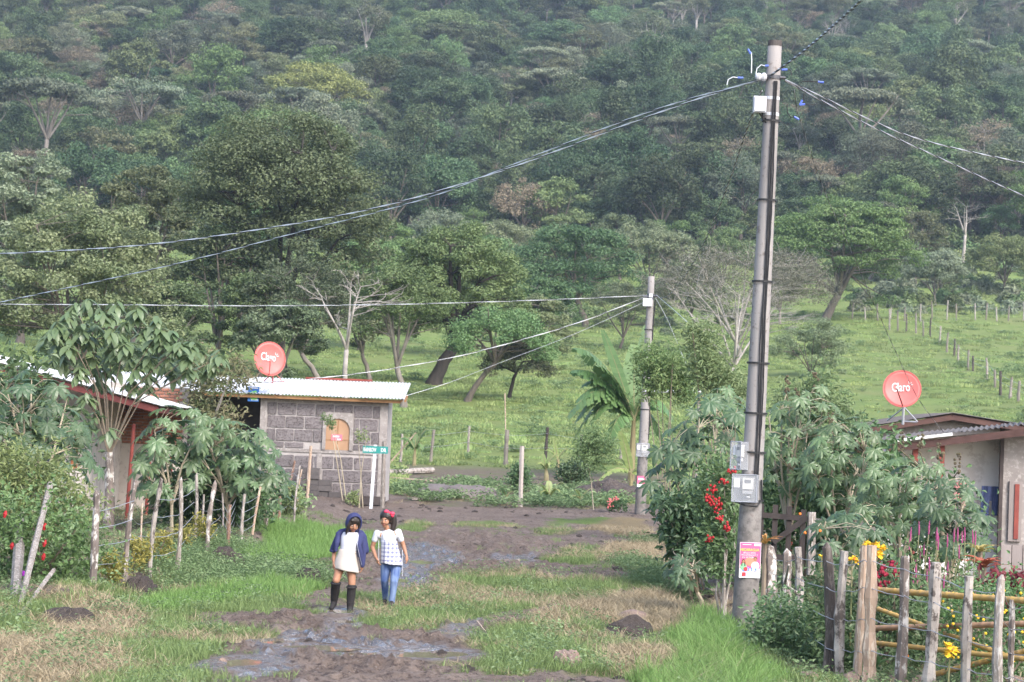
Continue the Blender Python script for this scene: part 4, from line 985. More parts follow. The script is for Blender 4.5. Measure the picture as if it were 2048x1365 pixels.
def dish(name, label, c, rad, nrm, roll, base, txt_h):
    """satellite dish facing nrm, printed mark on its inner face"""
    root = thing(name, label, 'satellite dish', base); nrm = Vector(nrm).normalized()
    x = Vector((0, 0, 1)).cross(nrm).normalized(); y = nrm.cross(x)
    M = Matrix((x, y, nrm)).transposed().to_4x4(); M = M @ Matrix.Rotation(roll, 4, 'Z'); M.translation = Vector(c) - Vector(base)
    RED = surf('dish_red', (.60, .15, .135), (.50, .115, .105), 3, rough=.5, bmp=0, spec=.4)
    V = []; F = []; nu, nv = 28, 6; dep = .19 * rad
    for sgn in (0, 1):
        for j in range(nv + 1):
            r = rad * j / nv
            for i in range(nu):
                a = 2 * math.pi * i / nu; V.append((r * math.cos(a), r * math.sin(a), dep * (j / nv) ** 2 - dep - sgn * .012))
    o1 = (nv + 1) * nu
    for j in range(nv):
        for i in range(nu):
            k = (i + 1) % nu; F.append((j * nu + i, (j + 1) * nu + i, (j + 1) * nu + k, j * nu + k)); F.append((o1 + j * nu + i, o1 + j * nu + k, o1 + (j + 1) * nu + k, o1 + (j + 1) * nu + i))
    for i in range(nu):
        k = (i + 1) % nu; F.append((nv * nu + i, o1 + nv * nu + i, o1 + nv * nu + k, nv * nu + k))
    me = bpy.data.meshes.new('reflector'); me.from_pydata(V, [], F); me.validate(); me.update(); me.polygons.foreach_set('use_smooth', np.ones(len(me.polygons), bool))
    rf = link('reflector', me, root, RED); rf.matrix_local = M
    mb = MB(); mb.tube([(rad * math.cos(a), rad * math.sin(a), -.002) for a in np.linspace(0, 2 * math.pi, 33)], .012, 5, False); rim = mb.build('rim', RED, root); rim.matrix_local = M
    tx = text_mesh('lettering', 'Claro', txt_h, WHITEP, root, M @ Matrix.Translation((-.05 * rad, .1 * rad, -.135 * rad)), rad * .95, .004, txt_h * .010)
    mb = MB()
    for a in (95, 48, 5):
        ca, sa = math.cos(R(a)), math.sin(R(a)); ox, oy = .40 * rad, .22 * rad
        mb.beam((ox + ca * .07 * rad, oy + sa * .07 * rad, -.14 * rad), (ox + ca * .2 * rad, oy + sa * .2 * rad, -.10 * rad), .035 * rad, .004, (0, 0, 1))
    o = mb.build('ray_mark', WHITEP, root); o.matrix_local = M
    # feed arm, receiver and mast
    mb = MB(); mb.tube([(0, -rad * .96, 0), (-rad * .2, -rad * .5, rad * .5), (-rad * .33, -rad * .12, rad * .72)], .014, 6); o = mb.build('feed_arm', flat('dark_arm', (.12, .035, .03), .5), root); o.matrix_local = M
    mb = MB(); mb.tube([(-rad * .33, -rad * .12, rad * .68), (-rad * .31, -rad * .11, rad * .84)], .03, 8); o = mb.build('receiver', flat('receiver_grey', (.5, .45, .44), .4), root); o.matrix_local = M
    mb = MB(); cc = Vector(c) - Vector(base) - nrm * (dep + .05); mb.tube([(0, 0, -.05), (0, 0, cc.z * .5), cc], .03, 8); mb.tube([(0, 0, .02), cc * .0 + Vector((.35, .3, .02))], .02, 6); mb.tube([(-.3, .25, .02), (0, 0, cc.z * .45)], .016, 6); mb.tube([(.32, .05, .02), (0, 0, cc.z * .5)], .016, 6)
    mb.build('mast', RED if name == 'roof_dish' else flat('mast_steel', (.4, .4, .42), .4, .7), root)
    return root
c = P(540, 718, 73.6); dish('roof_dish', 'red satellite dish with white lettering on the block house roof', c, .55, (.60, -1, .12), R(-4), P(545, 764, 74.3), .36)
c = P(1804, 778, 48.2); dish('satellite_dish', 'red satellite dish with white lettering on the dark roofed grey house', c, .395, (-.12, -1, .22), R(4), P(1806, 845, 48.8), .27)
# ------------------------------------------------------------------ poles and cables
def pole_mat():
    m, nt, b = new_mat('pole_concrete'); L = nt.links.new; v = objco(nt, (1, 1, .18)); n1 = noise(nt, 1.6, 5, .65, v); n2 = noise(nt, 9, 5, .7, objco(nt))
    col = mixc(nt, ramp(nt, n1, .35, .65), (.305, .285, .275), (.21, .195, .188)); col = mixc(nt, ramp(nt, n2, .56, .66), col, (.17, .145, .135))
    tc = _node(nt, 'ShaderNodeTexCoord'); sp = _node(nt, 'ShaderNodeSeparateXYZ'); L(tc.outputs['Object'], sp.inputs[0])
    ad = _node(nt, 'ShaderNodeMath', operation='MULTIPLY_ADD'); ad.inputs[1].default_value = 2.2; L(n2, ad.inputs[0]); L(sp.outputs[2], ad.inputs[2])
    mr = _node(nt, 'ShaderNodeMapRange'); mr.inputs[1].default_value = 2.3; mr.inputs[2].default_value = 3.2; mr.inputs[3].default_value = .75; mr.inputs[4].default_value = 0; L(ad.outputs[0], mr.inputs[0])
    col = mixc(nt, mr.outputs[0], col, mixc(nt, ramp(nt, n2, .4, .6), (.085, .075, .07), (.19, .17, .155))); L(col, b.inputs['Base Color']); b.inputs['Roughness'].default_value = .95; bump(nt, b, n2, .35, .008); return m
POLE_M = pole_mat()
POLE_LO = surf('pole_concrete_stained', (.22, .195, .18), (.12, .105, .098), 1.8, (1, 1, .4), rough=.97, bmp=.4, bdist=.006, c3=(.30, .27, .25), s3=6)
BLACK = flat('black_rubber', (.022, .022, .024), .5)
GALV = flat('bare_aluminium', (.62, .63, .66), .35, .6)
WHITEBOX = flat('white_plastic', (.55, .57, .61), .4)
BLUE = flat('blue_connector', (.10, .16, .55), .4)
def glass_mat():
    m, nt, b = new_mat('clear_plastic'); b.inputs['Base Color'].default_value = (.9, .92, .97, 1); b.inputs['Roughness'].default_value = .12
    b.inputs['Alpha'].default_value = .2; b.inputs['Specular IOR Level'].default_value = .7; return m
CLEAR = glass_mat()
def sub(root, mb, name, mat, smooth=False): return mb.build(name, mat, root, None, smooth)
def meter(parent_name, label, c, w_, h_, turn):
    t = thing(parent_name, label, 'meter box', c, turn)
    mb = MB(); mb.box((0, 0, 0), (w_, .13, h_)); sub(t, mb, 'cover', CLEAR)
    mb = MB(); mb.box((0, .075, 0), (w_ * 1.02, .02, h_ * 1.02)); sub(t, mb, 'back_plate', flat('meter_back', (.30, .31, .33), .5))
    mb = MB(); mb.box((w_ * .12, -.005, h_ * .18), (w_ * .42, .07, h_ * .42)); mt = sub(t, mb, 'meter', flat('meter_beige', (.55, .53, .5), .5))
    mb = MB(); mb.box((w_ * .12, -.043, h_ * .26), (w_ * .25, .006, h_ * .12)); mb.build('dial', flat('dial_dark', (.12, .13, .14), .3), mt)
    mb = MB(); mb.box((w_ * .12, -.01, -h_ * .14), (w_ * .4, .05, h_ * .12)); mb.ball((w_ * .14, -.03, -h_ * .33), (w_ * .1, .02, h_ * .05), 8, 5); sub(t, mb, 'terminal', flat('terminal_grey', (.3, .3, .31), .5))
    mb = MB(); mb.box((-w_ * .33, -.02, h_ * .2), (w_ * .22, .02, h_ * .35)); sub(t, mb, 'paper_tag', WHITEP)
    mb = MB()
    for sx in (-1, 1):
        for sz in (-1, 1): mb.tube([(sx * w_ * .5, -.065, -h_ * .5), (sx * w_ * .5, -.065, h_ * .5)], .008, 5); mb.tube([(-w_ * .5, -.065, sz * h_ * .5), (w_ * .5, -.065, sz * h_ * .5)], .008, 5)
    sub(t, mb, 'rim', flat('frosted_edge', (.55, .57, .63), .3))
    return t
def pole(name, label, base_px, top_px, widths, seed):
    b = G(*base_px); D = b.y; s = F_PX / D; tp = P(*top_px, D); root = thing(name, label, 'utility pole', b)
    ax = tp - b; H = ax.length
    def at(t): return ax * t
    pts, rr = [], []
    for t in np.linspace(-.06, 1, 16): pts.append(at(t)); rr.append(np.interp(t, [0, .25, 1], widths))
    mb = MB(); mb.tube(pts, rr, 18, True); sub(root, mb, 'shaft', POLE_M, True)
    return root, b, ax, H, s, rr
root, b, ax, H, s, rr = pole('utility_pole', 'tall concrete utility pole beside the lane carrying meter boxes and a pink poster', (1488, 1268), (1550, 86), (.178, .145, .093), 1)
PB, PAX = b, ax
def pole_at(py): return ax * ((1268 - py) / (1268 - 86))
def prad(py): return float(np.interp((1268 - py) / 1182, [0, .25, 1], [.178, .145, .093]))
mb = MB(); mb.tube([pole_at(93), pole_at(82)], [.096, .094], 18); sub(root, mb, 'cap', surf('cap_dark', (.06, .05, .05), (.1, .09, .085), 8))
mb = MB()
for py in (198, 230): mb.tube([pole_at(py + 3), pole_at(py - 3)], prad(py) + .003, 18, False)
sub(root, mb, 'white_band', WHITEBOX)
for py in (243, 402, 565, 728, 828, 906, 1002): mb = MB(); mb.tube([pole_at(py + 2), pole_at(py - 2)], prad(py) + .024, 18, False); sub(root, mb, 'strap', BLACK)
rd = random.Random(5)
for k in range(5):   # black cables clipped down the front
    mb = MB(); pts = []
    for py in np.arange(165, 1004, 22):
        p = pole_at(py); r_ = prad(py) + .012; an = R(-76 + (k - 2) * 5.5 + 4 * math.sin(py * .016 + k * 1.9)) if py < 980 else R(-72)
        pts.append(p + Vector((math.cos(an) * r_, math.sin(an) * r_, 0)) + Vector((rd.uniform(-.003, .003), rd.uniform(-.01, 0), 0)))
    mb.tube(pts, .0085, 5); sub(root, mb, 'riser_cable', BLACK)
# hardware at the top
mb = MB(); p = pole_at(157)
mb.tube([p - Vector((.16, .05, 0)), p + Vector((.16, -.05, 0))], .022, 6); mb.tube([pole_at(160), pole_at(152)], prad(157) + .01, 18, False); sub(root, mb, 'clamp_bracket', flat('dark_hardware', (.10, .10, .11), .5, .5))
for (sx, x2, py, dx, dz) in ((-1, -.30, 150, -.02, .26), (-1, -.24, 155, .12, .14), (-1, -.62, 175, .14, .10), (1, .24, 152, -.06, .08), (1, .36, 165, .24, .02), (1, .42, 185, -.02, -.10), (1, .6, 205, -.16, -.02), (1, .2, 210, .1, -.16)):
    p = pole_at(py) + Vector((x2, -.05, 0)); e = p + Vector((dx, 0, dz)); mb = MB()
    mb.tube([p, p + Vector((dx * .1, 0, dz * .7)), p + Vector((dx * .55, 0, dz * 1.08)), e], .007, 5); o = sub(root, mb, 'tap_wire', GALV if sx < 0 else BLACK)
    mb = MB(); mb.tube([e, e + Vector((dx, 0, dz * .2 - .02)).normalized() * .075], .015, 6); mb.build('end_cap', BLUE, o)
mb = MB(); p = pole_at(157) + Vector((-.2, -.06, .0)); mb.ball(p, (.05, .05, .055), 8, 6); mb.ball(p + Vector((.07, 0, 0)), (.045, .05, .06), 8, 6); sub(root, mb, 'insulator', flat('insulator_grey', (.5, .51, .54), .35))
# white connection box
c = b + pole_at(213) + Vector((-.17, -.07, 0)); t = thing('junction_box', 'white plastic junction box strapped near the top of the tall pole', 'junction box', c)
mb = MB(); mb.box((0, 0, 0), (.17, .12, .22)); mb.box((.0, -.07, .0), (.15, .02, .19)); sub(t, mb, 'case', WHITEBOX)
mb = MB(); mb.tube([(.04, 0, -.11), (.06, 0, -.2), (.13, .02, -.26)], .014, 5); mb.tube([(0, 0, -.11), (.04, 0, -.17), (.14, .02, -.18)], .012, 5); sub(t, mb, 'lead', BLACK)
# meters
meter('electric_meter', 'upper clear plastic meter box on the left side of the tall pole', b + pole_at(914) + Vector((-.20, -.09, 0)), .19, .37, R(-50))
meter('electric_meter', 'lower clear plastic meter box with beige dial on the tall pole', b + pole_at(978) + Vector((-.11, -.22, 0)), .33, .36, R(-16))
mb = MB(); q0 = pole_at(1004); mb.tube([q0 + Vector((-.25, -.17, .0)), q0 + Vector((-.1, -.25, -.05)), q0 + Vector((.06, -.2, -.06)), q0 + Vector((.13, -.12, .02)), pole_at(960) + Vector((.11, -.13, 0))], .013, 5); sub(root, mb, 'loop_cable', BLACK)
# poster wrapped flat on the pole
def poster():
    pc = b + pole_at(1120) + Vector((.012, -prad(1120) - .008, 0)); t = thing('poster', 'pink printed poster with two figures pasted on the tall pole', 'poster', pc, R(6))
    W_, H_ = .275, .46
    mb = MB(); mb.box((0, .004, 0), (W_ + .012, .003, H_ + .012)); sub(t, mb, 'paper', WHITEP)
    mb = MB(); mb.box((0, .001, .06), (W_, .003, H_ - .12)); sub(t, mb, 'pink_field', flat('poster_pink', (.78, .10, .24), .5))
    mb = MB(); mb.box((.03, .0005, -.17), (W_ - .06, .003, .11)); sub(t, mb, 'pale_field', flat('poster_pale', (.72, .52, .68), .5))
    mb = MB(); mb.ball((.0, -.002, -.02), (.075, .001, .06), 10, 5); sub(t, mb, 'glow_print', flat('poster_orange', (.62, .22, .14), .5))
    YEL = flat('poster_yellow', (.85, .55, .08), .5); M0 = lambda x, z: Matrix.Translation((x, -.003, z)) @ FACE
    text_mesh('lettering', 'NICARAGUA', .05, YEL, t, M0(-.01, .135), .255, .0008, .001)
    for i, (q, w_) in enumerate((('BENDECIDOS,', .17), ('PROSPERADOS Y', .22), ('EN VICTORIAS!', .2))): text_mesh('lettering', q, .032, WHITEP, t, M0(-.01, .095 - i * .03), w_, .0008)
    text_mesh('lettering', '2013', .075, flat('poster_blue', (.12, .25, .6), .5), t, M0(-.005, -.125), .2, .0008, .002)
    SK = flat('printed_skin', (.33, .16, .09), .6); HR = flat('printed_hair', (.03, .02, .02), .6)
    for x, z, sc in ((-.09, -.02, .9), (.07, .01, 1.1)):
        mb = MB(); mb.ball((x, -.004, z), (.02 * sc, .001, .028 * sc), 10, 6); sub(t, mb, 'face_print', SK)
        mb = MB(); mb.ball((x, -.0036, z + .012), (.024 * sc, .001, .026 * sc), 10, 6)
        if x < 0: mb.box((x - .02, -.0034, z - .03), (.014, .001, .06)); mb.box((x + .02, -.0034, z - .03), (.014, .001, .06))
        sub(t, mb, 'hair_print', HR)
        mb = MB(); mb.ball((x, -.003, z - .075 * sc), (.05 * sc, .001, .05 * sc), 10, 6); sub(t, mb, 'shirt_print', WHITEP if x > 0 else flat('printed_green', (.2, .45, .25), .6))
    mb = MB(); mb.box((-.08, -.0045, -.19), (.05, .001, .05)); mb.ball((-.06, -.0046, -.12), (.028, .001, .03), 8, 5); sub(t, mb, 'flag_print', flat('printed_red', (.45, .04, .05), .6))
    mb = MB(); mb.box((.09, -.003, .205), (.08, .001, .03)); mb.box((-.05, -.003, .205), (.12, .001, .008)); sub(t, mb, 'header_print', WHITEP)
poster()
# farther pole
r2, b2, ax2, H2, s2, _ = pole('utility_pole', 'farther concrete utility pole standing beside the banana plant', (1280, 1030), (1303, 553), (.185, .165, .105), 2)
def p2(py): return ax2 * ((1030 - py) / 477)
mb = MB(); mb.tube([p2(595) - Vector((.25, .1, 0)), p2(592) + Vector((.25, -.1, 0))], .03, 6); mb.tube([p2(600), p2(588)], .125, 14, False); sub(r2, mb, 'clamp_bracket', flat('dark_hw', (.1, .1, .11), .5, .4))
mb = MB(); mb.box(p2(606) + Vector((-.1, -.15, 0)), (.3, .16, .26)); mb.box(p2(586) + Vector((.0, -.14, -.1)), (.12, .08, .12)); sub(r2, mb, 'junction_box', WHITEBOX)
mb = MB(); mb.tube([p2(py) + Vector((.14 - .02 * math.sin(py * .05), -.06, 0)) for py in range(600, 900, 20)], .022, 5); sub(r2, mb, 'riser_cable', BLACK)
for py in (660, 740, 820): mb = MB(); mb.tube([p2(py + 1), p2(py - 1)], .165, 14, False); sub(r2, mb, 'strap', BLACK)
meter('electric_meter', 'clear plastic meter box on the farther pole beside the banana plant', b2 + p2(901) + Vector((-.02, -.22, 0)), .44, .42, 0)
t = thing('pink_notice', 'small pink notice pasted low on the farther utility pole', 'notice', b2 + p2(964) + Vector((-.03, -.185, 0)))
mb = MB(); mb.box((0, 0, .05), (.25, .006, .26)); sub(t, mb, 'pink_field', flat('notice_pink', (.78, .14, .26), .5))
mb = MB(); mb.box((0, 0, -.13), (.25, .006, .1)); mb.box((0, -.004, .08), (.18, .003, .06)); sub(t, mb, 'white_print', WHITEP)

def smooth_path(P_, n):
    P_ = [Vector(q) for q in P_]; k = len(P_); out = []
    for i in range(k - 1):
        a, b_, c_, d_ = P_[max(i - 1, 0)], P_[i], P_[i + 1], P_[min(i + 2, k - 1)]
        m_ = max(2, int(n * (c_ - b_).length))
        for j in range(m_):
            t = j / m_; out.append(.5 * ((2 * b_) + (c_ - a) * t + (2 * a - 5 * b_ + 4 * c_ - d_) * t * t + (3 * b_ - a - 3 * c_ + d_) * t ** 3))
    out.append(P_[-1]); return out
def cable(label, knots, r, twist=.45, off=None, n=10, plain=None, light=True):
    """knots: (px, py, D)"""
    r *= .68; path = smooth_path([P(*k) for k in knots], n)
    if not 0 < knots[-1][0] < PW:      # the span goes on beyond the picture
        dv = (path[-1] - path[-3]).normalized(); path += [path[-1] + dv * (.1 * q + .0) for q in range(1, 140)]
    o0 = path[0]; t = thing('overhead_cable', label, 'cable', o0, 0, 'overhead cables')
    if plain: mb = MB(); mb.tube([q - o0 for q in path], r, 5); sub(t, mb, 'wire', plain); return t
    L = 0; strands = [[], [], []]
    for i, q in enumerate(path):
        if i: L += (q - path[i - 1]).length
        tg = (path[min(i + 1, len(path) - 1)] - path[max(i - 1, 0)]); u, v = frame(tg)
        for k in range(3):
            a = 2 * math.pi * (L / twist + k / 3); strands[k].append(q - o0 + (u * math.cos(a) + v * math.sin(a)) * r * .95)
    for k, (nm, mt) in enumerate((('bare_wire', GALV), ('insulated_wire', BLACK), (('bare_wire', GALV) if light else ('insulated_wire', BLACK)))):
        mb = MB(); mb.tube(strands[k], r, 5); sub(t, mb, nm, mt)
    return t
D0 = b.y
cable('upper of two cables from the tall pole to the left picture edge', [(1528, 156, D0), (1400, 197, D0 + .6), (1270, 243, D0 + 1.2), (1130, 296, D0 + 2), (1000, 343, D0 + 2.6), (800, 404, D0 + 3.5), (600, 446, D0 + 4.5), (300, 489, D0 + 6), (0, 508, D0 + 7.5), (-150, 512, D0 + 8.5)], .0095, .62)
cable('lower cable sagging from the tall pole to the left picture edge', [(1528, 160, D0), (1400, 192, D0 + .8), (1270, 234, D0 + 1.6), (1130, 288, D0 + 2.6), (1000, 340, D0 + 3.6), (850, 398, D0 + 5), (600, 464, D0 + 7), (340, 531, D0 + 9), (0, 605, D0 + 12), (-150, 636, D0 + 13)], .0085, .62)
cable('upper of two cables from the tall pole to the right picture edge', [(1570, 160, D0), (1640, 192, D0 + .4), (1740, 240, D0 + 1), (1850, 282, D0 + 1.6), (2048, 326, D0 + 3), (2200, 350, D0 + 4)], .0085, .5)
cable('lower of two cables from the tall pole to the right picture edge', [(1570, 162, D0), (1640, 200, D0 + .6), (1740, 252, D0 + 1.5), (1850, 303, D0 + 2.5), (2048, 392, D0 + 4.5), (2200, 450, D0 + 6)], .0085, .5)
cable('thick twisted black and silver cable rising from the tall pole out of the top', [(1538, 154, D0), (1600, 108, D0 - 2), (1650, 66, D0 - 4), (1695, 26, D0 - 6), (1722, 0, D0 - 7.2), (1800, -90, D0 - 10.5)], .0125, .34, n=20, light=False)
cable('dark cable swooping from the tall pole down to the farther pole', [(1523, 182, D0), (1495, 255, D0 + 5), (1450, 385, D0 + 14), (1405, 492, D0 + 24), (1362, 563, D0 + 35), (1330, 595, D0 + 43), (1309, 590, b2.y)], .011, .9, n=5, light=False)
cable('thin dark service wire from the tall pole to the grey house porch roof', [(1588, 180, D0), (1600, 240, D0 + .8), (1648, 380, D0 + 3.5), (1700, 497, D0 + 6.5), (1745, 600, D0 + 9), (1785, 690, D0 + 11), (1835, 795, D0 + 13.2), (1888, 866, 44.7)], .0055, .5, n=6, light=False)
Dp = b2.y
cable('long near-level cable from the farther pole across to the left trees', [(1297, 591, Dp), (1100, 600, Dp), (800, 609, Dp), (500, 612, Dp), (250, 610, Dp), (10, 609, Dp), (-150, 606, Dp)], .0125, 1.4, n=3)
cable('cable slanting from the farther pole down to the block house roof', [(1296, 592, Dp), (1150, 648, Dp - .3), (950, 705, Dp - .8), (800, 735, Dp - 1.2), (680, 752, Dp - 1.6), (560, 763, Dp - 2), (400, 771, Dp - 2.2)], .0135, 1.4, n=3)
cable('faint thin wire from the farther pole to the roof end of the block house', [(1294, 602, Dp), (1150, 668, Dp), (1000, 726, Dp), (900, 765, Dp), (812, 792, 74)], .009, n=2, plain=GALV)
cable('upper thin wire from the farther pole down to the right shrubs', [(1312, 590, Dp), (1345, 618, Dp - 3), (1380, 650, Dp - 6), (1425, 700, Dp - 10)], .010, n=2, plain=GALV)
cable('lower thin wire from the farther pole to the end of the pipe', [(1311, 596, Dp), (1335, 640, Dp), (1365, 712, Dp), (1397, 782, Dp)], .010, n=2, plain=GALV)
# white pipe carried sideways by the farther pole
a = P(1288, 783, Dp - .25); c = P(1402, 784, Dp - .25); t = thing('pipe_rail', 'white horizontal pipe sticking out right of the farther pole', 'pipe', a)
mb = MB(); mb.tube([Vector((0, 0, 0)), c - a], .045, 8); sub(t, mb, 'pipe', WHITEBOX); mb = MB(); mb.tube([c - a + Vector((-.06, 0, 0)), c - a + Vector((-.06, 0, -3.2))], .05, 7); sub(t, mb, 'upright', WOOD_GREY)

# ------------------------------------------------------------------ street sign
def street_sign():
    D = 72.0; q_ = P(742, 1016, D); g = Vector((q_.x, D, zt(q_.x, D))); s = F_PX / D; t = thing('street_sign', 'teal street name sign on a white wooden post before the block house', 'street sign', g, 0)
    tp = P(751, 890, D) - g; mb = MB(); mb.beam(Vector((0, 0, -.2)), tp, .1, .06, (0, 1, 0)); sub(t, mb, 'post', surf('white_post', (.60, .62, .65), (.48, .50, .53), 6, (1, 1, .3)))
    TEAL = flat('sign_teal', (.02, .22, .20), .45); c = P(751, 900, D) - g
    mb = MB(); mb.box((c.x, c.y - .06, c.z), (.80, .014, .225)); bl = sub(t, mb, 'blade', TEAL)
    for txt, dx, wd in (('RAINBOW', -.175, .40), ('DR', .255, .17)): text_mesh('lettering', txt, .17, WHITEP, t, Matrix.Translation((c.x + dx, c.y - .072, c.z - .01)) @ FACE, wd, .001, .004)
street_sign()
# ------------------------------------------------------------------ near fences
BIRCH = surf('pale_lichen_bark', (.38, .345, .315), (.22, .19, .17), 7, (1, 1, .6), c3=(.085, .07, .062), s3=11, bmp=.7, rnd=.12)
SPOTTED = surf('spotted_bark', (.22, .18, .16), (.11, .09, .08), 8, (1, 1, .5), c3=(.50, .47, .44), s3=9, bmp=.7, rnd=.15)
TANWOOD = surf('tan_bark', (.42, .31, .235), (.30, .215, .16), 6, (1, 1, .25), c3=(.50, .41, .33), s3=22, bmp=.6, rnd=.1)
REDWOOD = surf('reddish_bark', (.23, .135, .095), (.15, .09, .07), 6, (1, 1, .3), c3=(.36, .30, .27), s3=22, bmp=.6)
def xz_on_ground(px, by, D=None):
    if D is None: return G(px, by)
    q = P(px, by, D); return Vector((q.x, q.y, zt(q.x, q.y)))
def left_fence():
    L = [(186, 1172, 985, SPOTTED, .085, .05), (254, 1165, 962, SPOTTED, .055, 0), (303, 1155, 953, BIRCH, .05, .04), (349, 1145, 957, WOOD_GREY, .058, .05), (384, 1090, 945, BIRCH, .05, .06), (418, 1108, 963, SPOTTED, .06, .06),
         (454, 1101, 1010, REDWOOD, .05, 0), (484, 1084, 988, WOOD_GREY, .05, 0), (505, 1072, 975, TANWOOD, .045, 0), (533, 1062, 948, BIRCH, .05, .05), (557, 1046, 936, REDWOOD, .055, .05), (574, 1034, 920, REDWOOD, .05, .05), (590, 1045, 930, BIRCH, .04, .04), (598, 1022, 940, TANWOOD, .04, 0)]
    L += [(280, 1120, 1010, TANWOOD, .03, 0), (402, 1075, 990, WOOD_GREY, .035, 0), (440, 1066, 985, BIRCH, .035, 0), (470, 1058, 975, REDWOOD, .035, 0), (520, 1046, 968, WOOD_GREY, .035, 0), (545, 1036, 940, TANWOOD, .035, 0)]; L.sort(key=lambda q: q[0])
    ps = []
    for (x, by, tp, mt, r_, pt) in L:
        r_ *= .62; b = G(x, by); h = (by - tp) / (F_PX / b.y); ps.append((b, h - pt, random.uniform(-.03, .05), random.uniform(-.02, .02), mt, r_, pt))
    for k_, v_ in ((1, .045), (3, .06), (12, .12), (17, .10)): ps[k_] = ps[k_][:2] + (v_, 0) + ps[k_][4:]
    fence_from_posts('barbed_wire_fence', 'crooked barbed wire fence of thin bark posts along the left side of the lane', ps, (.22, .42, .62, .8), [BIRCH], .05, .0055, .015, 120)
left_fence()
def right_fence():
    L = [(1536, 1262, 1090, 31.5, SPOTTED, .105, .03), (1572, 1268, 1098, 30.5, SPOTTED, .085, .06), (1594, 1262, 1095, 29, BIRCH, .06, .0), (1652, 1372, 1086, 25.2, WOOD_DARK, .078, .06), (1688, 1375, 1103, 25.0, BIRCH, .062, 0), (1716, 1378, 1092, 24.8, TANWOOD, .058, 0), (1743, 1380, 1092, 24.5, TANWOOD, .078, 0),
         (1800, 1388, 1113, 24.2, SPOTTED, .07, 0), (1857, 1394, 1125, 23.8, BIRCH, .072, 0), (1937, 1408, 1153, 23.2, BIRCH, .065, 0), (2004, 1415, 1150, 22.8, WOOD_GREY, .06, .05), (2024, 1405, 1200, 23.2, SPOTTED, .04, 0), (2085, 1430, 1165, 22.2, BIRCH, .065, 0)]
    ps = []
    for (x, by, tp, D, mt, r_, pt) in L:
        b = xz_on_ground(x - 4, by, D); t_ = P(x + 2, tp, D); h = t_.z - b.z; ps.append((b, h - pt, (t_.x - b.x) / h, 0, mt, r_ * .84, pt))
    ps[5] = ps[5][:2] + (ps[5][2] + .05, 0) + ps[5][4:]; ps[8] = ps[8][:2] + (ps[8][2] + .05, 0) + ps[8][4:]; ps[7] = ps[7][:2] + (ps[7][2] + .04, 0) + ps[7][4:]
    rt = fence_from_posts('wire_fence', 'nearest garden fence of mixed thick bark posts and wire at the lower right', ps, (.25, .48, .70, .90), [BIRCH], .06, .0048, .02, 150)
    posts = [o for o in rt.children if o.name.startswith('post')]
    posts[3]['label'] = 'dark squared pointed post'; posts[6]['label'] = 'thick smooth tan post'; posts[10]['label'] = 'flat grey split board post'
right_fence()
# bamboo rails leaning on the garden fence
BAMB = surf('yellow_bamboo', (.50, .33, .10), (.42, .25, .08), 5, (.3, 1, 1), rough=.5, bmp=.1, c3=(.36, .25, .12), s3=10); BAMB2 = surf('pinkish_bamboo', (.40, .24, .15), (.33, .2, .12), 5, (.3, 1, 1), rough=.55, bmp=.1)
for (x0, y0, x1, y1, d0, d1, r_, mt, lab) in ((1722, 1178, 2120, 1207, 25.3, 22.7, .034, BAMB, 'topmost level yellow bamboo rail behind the garden fence posts'), (1716, 1258, 2120, 1246, 25.6, 23.2, .032, BAMB2, 'pinkish brown bamboo rail lying level behind the garden posts'),
     (1712, 1282, 2120, 1326, 25.4, 22.9, .028, BAMB, 'lower yellow bamboo rail sloping slightly down to the right'), (1756, 1218, 2030, 1318, 25.8, 23.6, .026, BAMB, 'steep yellow bamboo slanting down right across the other rails'), (1846, 1355, 2130, 1282, 24.7, 23.4, .03, BAMB, 'yellow bamboo slanting up right across the lower rails')):
    a, c = P(x0, y0, d0), P(x1, y1, d1); mb = MB(); n = 22; pts = []; rr = []
    for i in range(n + 1):
        t = i / n; q = (c - a) * t; 
        pts += [q, q + (c - a) * .006, q + (c - a) * .012]; rr += [r_ * .98, r_ * 1.14, r_ * .98]
    mb.tube(pts[:-2], rr[:-2], 9, True); o = mb.build('bamboo_pole', mt, None, a, True); tag(o, lab, 'bamboo pole', 'bamboo rails behind the garden fence')
# dark picket gate
def gate():
    D = 36.0; b = xz_on_ground(1565, 1180, D); s = F_PX / D; t = thing('wooden_gate', 'dark wooden picket gate with diagonal brace behind the tall pole', 'gate', b)
    def L(px, py): v = P(px, py, D); return Vector((v.x - b.x, 0, v.z - b.z))
    for (px, ty) in ((1524, 1008), (1552, 1010), (1580, 1013), (1608, 1020)):
        a, c = L(px - 5, 1128), L(px, ty); mb = MB(); mb.beam(a, c, .085, .025, (0, 1, 0)); mb.build('picket', WOOD_DARK2, t)
    for (p, q) in (((1520, 1030), (1614, 1038)), ((1518, 1112), (1606, 1118))): mb = MB(); mb.beam(L(*p) - Vector((0, .03, 0)), L(*q) - Vector((0, .03, 0)), .03, .085); mb.build('rail', WOOD_DARK2, t)
    mb = MB(); mb.beam(L(1546, 1085) - Vector((0, .06, 0)), L(1610, 1038) - Vector((0, .06, 0)), .025, .085); mb.build('brace', WOOD_DARK2, t)
    a, c = L(1622, 1150), L(1624, 1025); mb = MB(); mb.tube([a, c], .07, 8); mb.build('gate_post', WOOD_GREY, t)
WOOD_DARK2 = surf('black_boards', (.030, .024, .024), (.05, .04, .038), 5, (1, 1, .2), rough=.8, bmp=.4)
gate()
